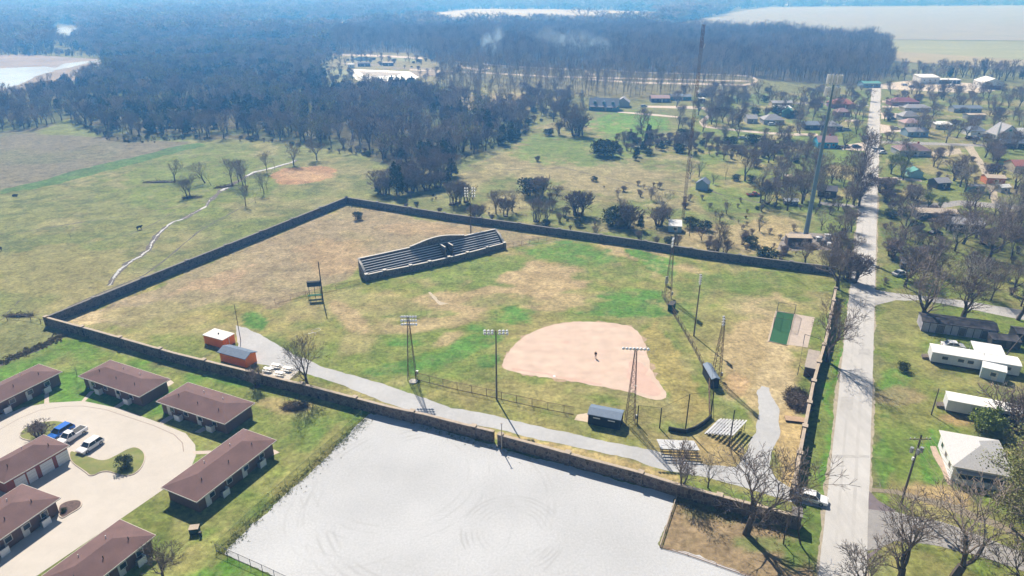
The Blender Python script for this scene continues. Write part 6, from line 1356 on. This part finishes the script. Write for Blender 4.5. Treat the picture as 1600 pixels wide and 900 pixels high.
skin('shirt', [(0, 0, .95), (0, 0, 1.14), (0, 0, 1.40), (.19, 0, 1.43), (.25, .02, 1.16), (.245, .1, 1.04), (-.19, 0, 1.43), (-.25, .02, 1.16), (-.245, .1, 1.04)], [(0, 1), (1, 2), (2, 3), (3, 4), (4, 5), (2, 6), (6, 7), (7, 8)], [.17, .16, .17, .09, .07, .06, .09, .07, .06], M_TOP, ps)
skin('trousers', [(0, 0, .93), (.10, 0, .86), (.11, .03, .48), (.11, 0, .12), (-.10, 0, .86), (-.11, .02, .48), (-.12, -.03, .12)], [(0, 1), (1, 2), (2, 3), (0, 4), (4, 5), (5, 6)], [.15, .11, .08, .07, .11, .08, .07], M_TRO, ps)
skin('hair', [(0, -.03, 1.66), (0, -.01, 1.75)], [(0, 1)], [.105, .08], M_HAIR, ps)
M_HIDE = mat('black_hide', (.02, .018, .018), col2=(.03, .025, .022), scale=2); M_HIDW = mat('white_patch', (.6, .58, .55), var=.05)
def cow(px, py, rz, label, lying=False, patch=False):
    root = thing('cow', G(px, py), label, 'cow', rz); z = .55 if lying else 1.05
    V = [(0, 0, z), (.55, 0, z + .05), (.85, 0, z + .12), (1.12, 0, z + .25), (1.38, 0, z + .12), (-.55, 0, z + .05), (-.75, 0, z + .1), (-.82, 0, z - .55)]
    E = [(0, 1), (1, 2), (2, 3), (3, 4), (0, 5), (5, 6), (6, 7)]; rad = [(.36, .40), (.34, .38), (.2, .26), (.13, .16), (.10, .10), (.34, .36), (.12, .12), (.04, .04)]
    for sx, b in ((.6, 1), (-.55, 5)):
        for s in (-1, 1):
            k = len(V)
            if lying: V += [(sx, s * .3, .3), (sx + .35, s * .35, .1), (sx + .1, s * .38, .08)]
            else: V += [(sx, s * .22, z - .25), (sx - (.05 if sx > 0 else -.02), s * .22, .5), (sx - (.0 if sx > 0 else .12), s * .22, .06)]
            E += [(b, k), (k, k + 1), (k + 1, k + 2)]; rad += [(.14, .14), (.075, .075), (.06, .06)]
    skin('body', V, E, rad, M_HIDE, root)
    for s in (-1, 1): MB().beam((1.14, s * .12, z + .33), (1.12, s * .34, z + .36), .06, .02, 5).build('ear', M_HIDE, root)
    if patch: skin('white_patch', [(-.2, .0, z + .12), (.15, 0, z + .14)], [(0, 1)], [.33, .30], M_HIDW, root)
    return root
cow(218, 359, R(50), 'black cow with a white patch grazing alone in the left pasture', patch=True)
cow(-1, 392, R(200), 'black cow cut off by the left edge of the photo')
cow(23, 307, R(10), 'small dark cow lying far off in the left pasture', lying=True)

# ------------------------------------------------------------------ TREE GROUPS (countable, placed as individuals)
scatter(34, [(100, 192), (180, 220), (350, 214), (440, 220), (500, 230), (560, 238), (600, 252), (600, 236), (500, 214), (350, 198), (180, 200), (110, 182)], ['bare', 'tall', 'bare', 'bush', 'buds'], (9, 13),
        'bare or budding tree or shrub on the near edge of the wide woods', 'trees on the near edge of the riverside woods', 5, 3, 1.15)
scatter(16, [(600, 258), (700, 252), (800, 225), (830, 205), (800, 190), (700, 228), (620, 236)], ['bare', 'cedar', 'tall', 'evergreen_bush'], (8, 13), 'tree or bush on the woods edge above the thicket and grandstand', 'woods edge trees above the grandstand', 5, 4, 1.15)
scatter(6, [(-30, 208), (0, 206), (45, 203), (60, 196), (0, 190), (-30, 195)], ['bare', 'round'], (7, 9), 'bare tree or shrub in the small clump at the far left field corner', 'clump at the far left field corner', 4, 5, 1.2)
scatter(36, [(1376, 455), (1378, 345), (1420, 340), (1640, 350), (1660, 470), (1600, 485), (1450, 452)], ['bare', 'bare', 'round', 'pale', 'tall', 'big'], (8, 12), 'grey bare tree or shrub in the dense thicket right of the road', 'dense thicket right of the road', 4.2, 6, 1.25, avoid=([(1372, 440), (1400, 450), (1600, 480), (1600, 505), (1400, 485)], [(1420, 345), (1460, 345), (1460, 400), (1420, 400)]))
scatter(26, [(1376, 340), (1376, 285), (1430, 275), (1660, 270), (1660, 345)], ['bare', 'pale', 'round', 'big'], (8, 12), 'bare tree or shrub between the aqua cottage and the long low roof', 'bare trees of the middle town yards', 5, 7, 1.2, avoid=([(1420, 280), (1445, 280), (1450, 300), (1420, 300)], [(1440, 300), (1500, 300), (1500, 340), (1440, 340)], [(1505, 225), (1518, 225), (1575, 318), (1550, 318)]))
scatter(34, [(1380, 262), (1378, 150), (1420, 148), (1660, 150), (1660, 265)], ['bare', 'big', 'bare', 'round', 'pale'], (7.5, 11.5), 'bare tree among the upper town houses right of the road', 'bare trees among the upper town houses', 7, 8, 1.15, avoid=([(1378, 205), (1460, 200), (1460, 262), (1378, 262)],))
scatter(12, [(1385, 150), (1383, 144), (1600, 146), (1600, 156)], ['bare', 'big'], (8, 11), 'bare tree in the field strip below the warehouse yard', 'bare trees below the warehouse yard', 8, 9, 1.1)
scatter(22, [(1110, 200), (1100, 158), (1140, 150), (1200, 152), (1245, 176), (1240, 200)], ['bare', 'tall', 'bare', 'evergreen_bush', 'pale'], (8, 12), 'bare tree or bush between the radio mast and the large grey house', 'clump right of the radio mast', 5, 10, 1.15, avoid=([(1168, 185), (1230, 180), (1230, 200), (1168, 200)],))
scatter(30, [(1050, 238), (1040, 215), (1100, 205), (1230, 212), (1270, 235), (1260, 262), (1180, 262), (1120, 250)], ['bare', 'tall', 'buds', 'evergreen_bush', 'round'], (7, 11), 'bare tree or dark shrub in the hedge belt above the blue cottage', 'hedge belt above the blue cottage', 5, 11, 1.15)
scatter(26, [(1190, 335), (1190, 275), (1240, 255), (1345, 245), (1340, 320), (1300, 345)], ['bare', 'bare', 'tall', 'buds', 'pale'], (7.5, 11), 'bare tree in the yards between the tall mast and the road', 'bare trees in the yards left of the road', 5.5, 12, 1.15, avoid=([(1290, 236), (1345, 236), (1345, 276), (1290, 276)],))
scatter(18, [(1245, 210), (1245, 160), (1350, 160), (1350, 225), (1300, 214)], ['bare', 'tall', 'bare'], (7, 11), 'bare tree among the roofs left of the road', 'bare trees among the roofs left of the road', 7, 13, 1.1)
scatter(16, [(930, 235), (990, 215), (1060, 215), (1060, 240), (1000, 246), (960, 240)], ['evergreen_bush', 'bare', 'cedar', 'round'], (5, 9), 'bare tree or dark evergreen in the belt behind the green field', 'belt of dark shrubs behind the green field', 5, 14, 1.15)
scatter(16, [(1520, 700), (1600, 660), (1640, 700), (1640, 900), (1560, 830), (1590, 760)], ['bush', 'bare', 'round', 'buds'], (5, 9), 'tree or shrub crowding the white house at the right edge', 'trees crowding the white house at the right edge', 4, 15, 1.2, avoid=([(1460, 660), (1590, 660), (1590, 770), (1480, 770)],))
scatter(7, [(1300, 440), (1275, 425), (1300, 395), (1345, 380), (1343, 440), (1320, 445)], ['round', 'bare', 'bush'], (6, 9), 'bare grey brush between the mast compound and the road', 'brush between the mast compound and the road', 3.0, 16, 1.1)
scatter(10, [(560, 322), (700, 338), (1100, 396), (1250, 410), (1250, 404), (1100, 386), (700, 328), (560, 316)], ['bush', 'round', 'evergreen_bush'], (3, 6), 'small shrub growing close behind the north wall', 'small shrubs behind the north wall', 8, 17, 1.1)

# ------------------------------------------------------------------ WOODS as ground cover of trees nobody could count
lib = bpy.data.collections.new('tree_library')         # not linked to the scene: only instanced
def join_lib(names_, prefix):
    c = bpy.data.collections.new(prefix); out = []
    for i, (tm, cm, h0) in enumerate(names_):
        bm = bmesh.new(); bm.from_mesh(tm); nf = len(bm.faces); 
        tmp = bmesh.new(); tmp.from_mesh(cm); me2 = bpy.data.meshes.new('x'); tmp.to_mesh(me2); tmp.free()
        for f in bm.faces: f.material_index = 0
        bm.from_mesh(me2); bm.faces.ensure_lookup_table()
        for f in bm.faces[nf:]: f.material_index = f.material_index + 1
        me = bpy.data.meshes.new('%s_%02d' % (prefix, i)); bm.to_mesh(me); bm.free()
        me.materials.append(tm.materials[0])
        for m_ in cm.materials: me.materials.append(m_)
        o = bpy.data.objects.new('%s_%02d' % (prefix, i), me); c.objects.link(o); out.append(o)
    return c
far_bare = [proto('far', s, depth=4, rmin=.042, spread=.5, trunk=.16, r0=.18, kids=(2, 3)) for s in (201, 202, 203)] + [proto('far', s, depth=4, rmin=.04, spread=.38, trunk=.25, r0=.17) for s in (204, 205)] + [proto('cedar', 206, n=420, size=.9)] + [proto('buds', 207, depth=3, rmin=.06, spread=.6, trunk=.2, r0=.24, leaf=(.4, 4, .5))] + [proto('pale', 208, depth=4, rmin=.045, spread=.45, trunk=.22, r0=.17)]
far_tall = [proto('far', s, H=10, depth=4, rmin=.035, spread=.36, trunk=.36, r0=.13) for s in (211, 212, 213)] + [proto('pale', s, H=10, depth=4, rmin=.035, spread=.38, trunk=.36, r0=.13) for s in (214, 215)]
CA, CB = join_lib(far_bare, 'lib_a'), join_lib(far_tall, 'lib_b')
def woodland(name, label, poly, spacing, hr, coll, weights, seed=1, excl=(), grow=0.0, ymax=6800, wscale=1.15, cut=None, dens=None, clump=None, wobble=False):
    r = np.random.RandomState(seed); W = [G(max(-3000, p[0]), p[1]) for p in poly]
    wx = [p.x for p in W]; wy = [p.y for p in W]; x0, x1, y0, y1 = min(wx), max(wx), min(wy), min(ymax, max(wy)); P = []
    y = y0
    while y < y1:
        s = spacing * (1 + grow * max(0, y - 500) / 500)
        xs_ = np.arange(x0, x1, s); P.append(np.stack([xs_ + r.uniform(-.48, .48, len(xs_)) * s, y + r.uniform(-.48, .48, len(xs_)) * s, np.full(len(xs_), s)], 1)); y += s * .9
    P = np.concatenate(P); px, py = proj(P[:, 0], P[:, 1]); k = inpoly(px, py, poly) & (px > -260) & (px < 1860)
    jx = (fbm(P[:, 0], P[:, 1], 30, 71) - .5) * 46; jy = (fbm(P[:, 0], P[:, 1], 30, 73) - .5) * 12
    for e in excl: k &= ~(inpoly(px + jx, py + jy, e) if wobble else inpoly(px, py, e))
    if dens: k &= fbm(P[:, 0], P[:, 1], dens[0], dens[1]) + r.uniform(-.12, .12, len(P)) > dens[2]
    P = P[k]; n = len(P); H = r.uniform(hr[0] * .8, hr[1] * 1.1, n) * (1 + .7 * (fbm(P[:, 0], P[:, 1], 45, 3) - .5)) * np.minimum(1.6, (P[:, 2] / spacing) ** .5)
    idx = r.choice(len(weights), n, p=np.array(weights) / sum(weights))
    if clump is not None:
        f = fbm(P[:, 0], P[:, 1], 38, 17); idx = np.where((f > .53) & (r.rand(n) < .8), clump, idx); f2 = fbm(P[:, 0], P[:, 1], 22, 19); idx = np.where((f2 > .62) & (r.rand(n) < .5), 6, idx)
    me = bpy.data.meshes.new(name); me.vertices.add(n); me.vertices.foreach_set('co', np.stack([P[:, 0], P[:, 1], np.zeros(n)], 1).ravel().astype(np.float32))
    me.attributes.new('pick', 'INT', 'POINT').data.foreach_set('value', idx.astype(np.int32))
    me.attributes.new('turn', 'FLOAT_VECTOR', 'POINT').data.foreach_set('vector', np.stack([r.uniform(-.06, .06, n), r.uniform(-.06, .06, n), r.uniform(0, 6.28, n)], 1).ravel().astype(np.float32))
    ws = np.minimum(2.2, P[:, 2] / spacing) * wscale; sc = H / 10.0
    me.attributes.new('size', 'FLOAT_VECTOR', 'POINT').data.foreach_set('vector', np.stack([sc * ws, sc * ws, sc], 1).ravel().astype(np.float32))
    me.update(); o = put(name, me); tag(o, label, None, None, 'stuff')
    ng = bpy.data.node_groups.new(name, 'GeometryNodeTree'); ng.interface.new_socket('Geometry', in_out='INPUT', socket_type='NodeSocketGeometry'); ng.interface.new_socket('Geometry', in_out='OUTPUT', socket_type='NodeSocketGeometry')
    N = ng.nodes; L = ng.links; gi = N.new('NodeGroupInput'); go_ = N.new('NodeGroupOutput'); ip = N.new('GeometryNodeInstanceOnPoints'); ci = N.new('GeometryNodeCollectionInfo')
    ci.inputs['Collection'].default_value = coll; ci.inputs['Separate Children'].default_value = True; ci.inputs['Reset Children'].default_value = True
    def att(n_, t):
        a = N.new('GeometryNodeInputNamedAttribute'); a.data_type = t; a.inputs[0].default_value = n_; return a.outputs[0]
    L.new(gi.outputs[0], ip.inputs['Points']); L.new(ci.outputs[0], ip.inputs['Instance']); ip.inputs['Pick Instance'].default_value = True
    L.new(att('pick', 'INT'), ip.inputs['Instance Index']); L.new(att('turn', 'FLOAT_VECTOR'), ip.inputs['Rotation']); L.new(att('size', 'FLOAT_VECTOR'), ip.inputs['Scale']); L.new(ip.outputs[0], go_.inputs[0])
    md = o.modifiers.new('trees', 'NODES'); md.node_group = ng
    print('WOODS', name, n)
    return o
CLEAR = [(508, 128), (525, 86), (650, 84), (680, 96), (770, 103), (905, 108), (905, 116), (760, 116), (700, 116), (660, 134), (560, 141), (500, 138)]
woodland('woodland', 'wide grey-brown riverside woods with scattered cedars filling the upper left', WOODS, 6.0, (8.5, 12.5), CA, [4, 4, 4, 3, 3, 1.6, 1.4, 2.6], 2, clump=5, dens=(9, 33, .42), wobble=True, excl=(CLEAR, [(100, 192), (180, 222), (350, 216), (440, 222), (500, 232), (560, 240), (600, 252), (600, 242), (560, 232), (350, 208), (180, 212), (110, 184)]), grow=.35)
woodland('tall_woodland', 'tall dense belt of bare trees with pale trunks crossing the middle distance', BAND, 6.0, (17, 23), CB, [3, 3, 3, 2, 2], 3, wscale=.8)
woodland('open_grove', 'open grove of tall pale-trunked bare trees beside the campground loops', [(680, 100), (700, 165), (760, 168), (800, 158), (900, 156), (1050, 152), (1180, 136), (1185, 116), (900, 106)], 9, (14, 19), CB, [2, 2, 2, 3, 3], 4, excl=([(720, 166), (770, 166), (770, 185), (720, 185)],), wscale=.75, dens=(30, 9, .38))
woodland('tree_row', 'row of bare trees behind the warehouse yard at the upper right', [(1385, 126), (1392, 112), (1640, 116), (1900, 122), (1900, 132), (1580, 129), (1500, 126)], 9, (9, 14), CA, [3, 3, 3, 3, 3, .3, .3], 5)
FIELDS = [[(655, 22), (740, 14), (900, 15), (1070, 20), (1040, 32), (1000, 40), (860, 41), (720, 44), (600, 40), (540, 36)], [(370, 50), (380, 38), (440, 36), (560, 34), (580, 40), (540, 50), (440, 53)], [(1010, 48), (1130, 22), (1200, 11), (1700, 8), (1900, 30), (1900, 100), (1392, 100), (1392, 62), (1290, 52), (1100, 50)], [(480, 6), (620, 0), (700, 2), (620, 6), (540, 11)], [(900, -2), (1600, -6), (1600, 2), (1240, 8), (1000, 8)]]
woodland('distant_woodland', 'hazy distant woods fading to blue below the horizon', [(-400, 84), (-400, -19), (2000, -19), (2000, 8), (1150, 14), (1050, 50), (980, 56), (520, 56), (520, 80), (370, 60), (150, 68), (60, 84)], 11, (13, 19), CA, [4, 4, 4, 2, 2, 1.2, .4, 2.5], 6, clump=5, excl=FIELDS + [[(82, 40), (128, 40), (136, 78), (84, 78)]], grow=.5, wscale=1.3)
woodland('far_shrubs', 'scattered dark shrubs and low trees on the river banks', [(-300, 176), (0, 150), (60, 142), (130, 128), (160, 120), (240, 118), (160, 90), (0, 86), (-300, 94), (-300, 84), (0, 78), (170, 86), (250, 120), (100, 150), (20, 165), (-300, 190)], 8, (4, 7), CA, [3, 2, 2, 0, 0, 3, 1], 7, wscale=1.3)
near_lib = PR['bush'] + PR['round'][:1] + PR['bare'][:2] + PR['evergreen_bush'][:1] + PR['buds'][:1]
CC = join_lib(near_lib, 'lib_c')
SW = [3, 3, 3, 2, 1, 1, 1, .8]
woodland('scrub', 'tangled grey underbrush filling the thicket right of the road', [(1378, 450), (1376, 338), (1430, 332), (1800, 345), (1800, 500), (1600, 482), (1450, 448)], 5.0, (3.5, 6.5), CC, SW, 21, dens=(14, 5, .46), excl=([(1372, 445), (1400, 450), (1600, 478), (1800, 500), (1400, 492)], [(1410, 405), (1438, 405), (1440, 432), (1400, 440)], [(1490, 345), (1540, 345), (1540, 368), (1490, 368)]))
woodland('scrub', 'dark hedge-like underbrush crossing above the blue cottage', [(1040, 236), (1035, 218), (1110, 212), (1240, 220), (1275, 240), (1255, 256), (1180, 252), (1120, 246)], 4.4, (3, 6.5), CC, [2, 2, 2, 2, 1, 1, 2, 1], 22, dens=(10, 6, .44))
woodland('scrub', 'grey underbrush in the yards between the tall mast and the road', [(1180, 330), (1190, 285), (1240, 262), (1290, 246), (1350, 240), (1346, 330), (1330, 345), (1250, 335)], 5.5, (3, 6), CC, SW, 23, dens=(10, 7, .5), excl=([(1280, 236), (1345, 240), (1345, 275), (1290, 275)],))
woodland('scrub', 'grey underbrush around the gardens below the brown roofed house', [(1380, 338), (1380, 284), (1500, 270), (1800, 262), (1800, 345), (1450, 330)], 6, (3, 6), CC, SW, 24, dens=(10, 8, .5), excl=([(1418, 262), (1448, 262), (1450, 290), (1418, 290)], [(1500, 290), (1585, 280), (1585, 330), (1420, 345), (1420, 318)]))
woodland('scrub', 'bare trees and brush spread among the upper town roofs', [(1380, 264), (1380, 146), (1800, 146), (1800, 265)], 9, (5, 9.5), CC, [.5, .5, .5, .5, 5, 5, .5, 1], 25, dens=(12, 9, .58))
woodland('scrub', 'bare trees and brush spread among the roofs left of the road', [(1060, 212), (1055, 150), (1100, 142), (1360, 140), (1356, 232), (1280, 236), (1160, 214)], 8.5, (5, 9.5), CC, [.5, .5, .5, .5, 5, 5, .5, 1], 26, dens=(12, 10, .54))
woodland('scrub', 'low green and grey brush along the outer side of the north wall', [(690, 335), (700, 322), (900, 350), (1280, 408), (1280, 400), (900, 342), (720, 305), (600, 305), (560, 314)], 4.6, (1.2, 3.4), CC, [2, 2, 2, 1, 0, 0, 2, 1], 27, dens=(9, 11, .46))
woodland('scrub', 'low green brush at the near edge of the riverside woods', [(110, 196), (180, 226), (350, 220), (440, 226), (500, 236), (560, 244), (700, 258), (830, 210), (826, 200), (700, 246), (560, 234), (350, 211), (180, 214), (110, 186)], 4, (1.8, 4.5), CC, [2, 2, 2, 2, 0, 0, 3, 2], 28, dens=(12, 12, .40))
woodland('scrub', 'grey brush crowding the mast compound and the road edge', [(1275, 425), (1305, 388), (1312, 350), (1345, 335), (1340, 440), (1312, 446)], 4.5, (2.5, 4.5), CC, SW, 29, dens=(8, 13, .45))
woodland('scrub', 'misty bare trees and brush between the woods and the green meadow', [(680, 150), (900, 146), (905, 205), (860, 215), (830, 196), (750, 190), (700, 172)], 6, (5, 11), CC, [1, 1, 1, 1, 4, 4, 1, 2], 30, dens=(14, 14, .46), excl=([(712, 160), (775, 160), (775, 186), (712, 186)],))
woodland('scrub', 'dark shrubs dotted in the belt behind the green field', [(920, 240), (940, 215), (1000, 205), (1050, 212), (1060, 240), (1000, 244)], 4.2, (3, 7), CC, [2, 2, 2, 2, 1, 1, 4, 1], 31, dens=(10, 15, .47))
woodland('scrub', 'bare brush and small trees along the outer side of the north wall, right part', [(760, 336), (900, 350), (1260, 404), (1262, 396), (1150, 372), (900, 330), (770, 318)], 7, (3, 7), CC, [2, 2, 2, 1, 3, 3, 1, 1], 35, dens=(12, 23, .50))
woodland('scrub', 'small trees and brush breaking up the far clearing with the white basins', [(500, 130), (515, 84), (690, 84), (720, 112), (690, 134), (560, 140)], 9, (4, 8), CC, [1, 1, 1, 1, 3, 3, 3, 2], 36, dens=(22, 25, .53), excl=([(543, 106), (655, 110), (650, 133), (560, 133)],))
woodland('scrub', 'thin brown brush and saplings across the rough field beyond the north wall', [(735, 300), (770, 280), (900, 272), (1060, 296), (1180, 320), (1262, 366), (1268, 398), (1100, 382), (900, 346), (740, 316)], 6.5, (1.6, 4.6), CC, [3, 3, 3, .6, 1.2, 1.2, 0, .3], 37, dens=(16, 27, .50))
# smoke drifting over the tall belt of trees
def smoke(px, py, w, dth, hh, dens_, label, seed):
    m = bpy.data.materials.new('smoke'); m.use_nodes = True; N = m.node_tree.nodes; L = m.node_tree.links; N.remove(N['Principled BSDF'])
    v = N.new('ShaderNodeVolumePrincipled'); v.inputs['Color'].default_value = (.6, .8, 1, 1); v.inputs['Anisotropy'].default_value = .4; L.new(v.outputs[0], N['Material Output'].inputs['Volume'])
    tc = N.new('ShaderNodeTexCoord'); nz = N.new('ShaderNodeTexNoise'); nz.inputs['Scale'].default_value = .06; nz.inputs['Detail'].default_value = 3; nz.inputs['Distortion'].default_value = .6
    L.new(tc.outputs['Object'], nz.inputs['Vector']); gr = N.new('ShaderNodeTexGradient'); gr.gradient_type = 'SPHERICAL'; mp = N.new('ShaderNodeMapping'); mp.inputs['Scale'].default_value = (2 / w, 2 / dth, 2 / hh)
    mp.inputs['Location'].default_value = (0, 0, -.0); L.new(tc.outputs['Object'], mp.inputs[0]); L.new(mp.outputs[0], gr.inputs[0])
    r = N.new('ShaderNodeMapRange'); r.inputs[1].default_value = .45; r.inputs[2].default_value = .7; L.new(nz.outputs[0], r.inputs[0]); a = N.new('ShaderNodeMath'); a.operation = 'MULTIPLY'; L.new(r.outputs[0], a.inputs[0]); L.new(gr.outputs['Fac'], a.inputs[1])
    c = N.new('ShaderNodeMath'); c.operation = 'MULTIPLY'; c.inputs[1].default_value = dens_; L.new(a.outputs[0], c.inputs[0]); L.new(c.outputs[0], v.inputs['Density'])
    q = MB().box(0, 0, 0, w, dth, hh); o = q.build('smoke', m); p = G(px, py); o.location = (p.x, p.y, hh / 2 + 1); o.rotation_euler.y = R(12); tag(o, label, None, None, 'stuff')
smoke(772, 97, 30, 30, 36, .22, 'thin blue smoke rising from the tall trees', 1)
smoke(900, 100, 90, 40, 34, .09, 'fainter bluish smoke drifting over the tall trees', 2)
# weeds along the gravel lot edges and scrub grass
def weeds(name, label, pxlist, n, spread, m, seed, size=.22):
    r = random.Random(seed); q = MB(); pts = [G(*p) for p in pxlist]; seg = [(a, b, (b - a).length) for a, b in zip(pts, pts[1:])]; tot = sum(s[2] for s in seg)
    for _ in range(n):
        t = r.random() * tot
        for a, b, l in seg:
            if t <= l: break
            t -= l
        p = a + (b - a) * (t / l); d = (b - a).normalized(); nn = Vector((-d.y, d.x, 0)); c = p + nn * r.gauss(0, spread) * (1 if r.random() < .8 else 2.2)
        for k in range(5): leafquad(q, c + Vector((r.gauss(0, .12), r.gauss(0, .12), abs(r.gauss(0, .09)) + .03)), size * r.uniform(.6, 1.5), r)
    o = q.build(name, m); return tag(o, label, None, None, 'stuff')
M_WEED = mat('weed_green', (.09, .14, .03), col2=(.17, .17, .06), scale=1.5)
M_DRY = mat('dry_weed', (.25, .2, .11), col2=(.16, .14, .07), scale=1.5)
weeds('weeds', 'green weeds along the chain link edge of the gravel lot', [(345, 866), (400, 812), (470, 748), (535, 690), (575, 653)], 900, .5, M_WEED, 1, .14)
weeds('weeds', 'weeds at the foot of the stone wall on the gravel lot', [(650, 664), (700, 680), (770, 697), (790, 703), (850, 718)], 200, .4, M_WEED, 2, .15)
weeds('weeds', 'dry weeds along the outer foot of the stone wall', [(1060, 784), (1125, 802), (1235, 836)], 300, .8, M_DRY, 3)
weeds('weeds', 'overgrown ditch weeds at the left edge', [(0, 568), (30, 555), (70, 539), (105, 520)], 900, .5, M_DRY, 4, .4)
weeds('weeds', 'weeds along the inner foot of the north wall', [(545, 322), (700, 341), (900, 370), (1100, 400), (1290, 428)], 900, .5, M_DRY, 5, .3)
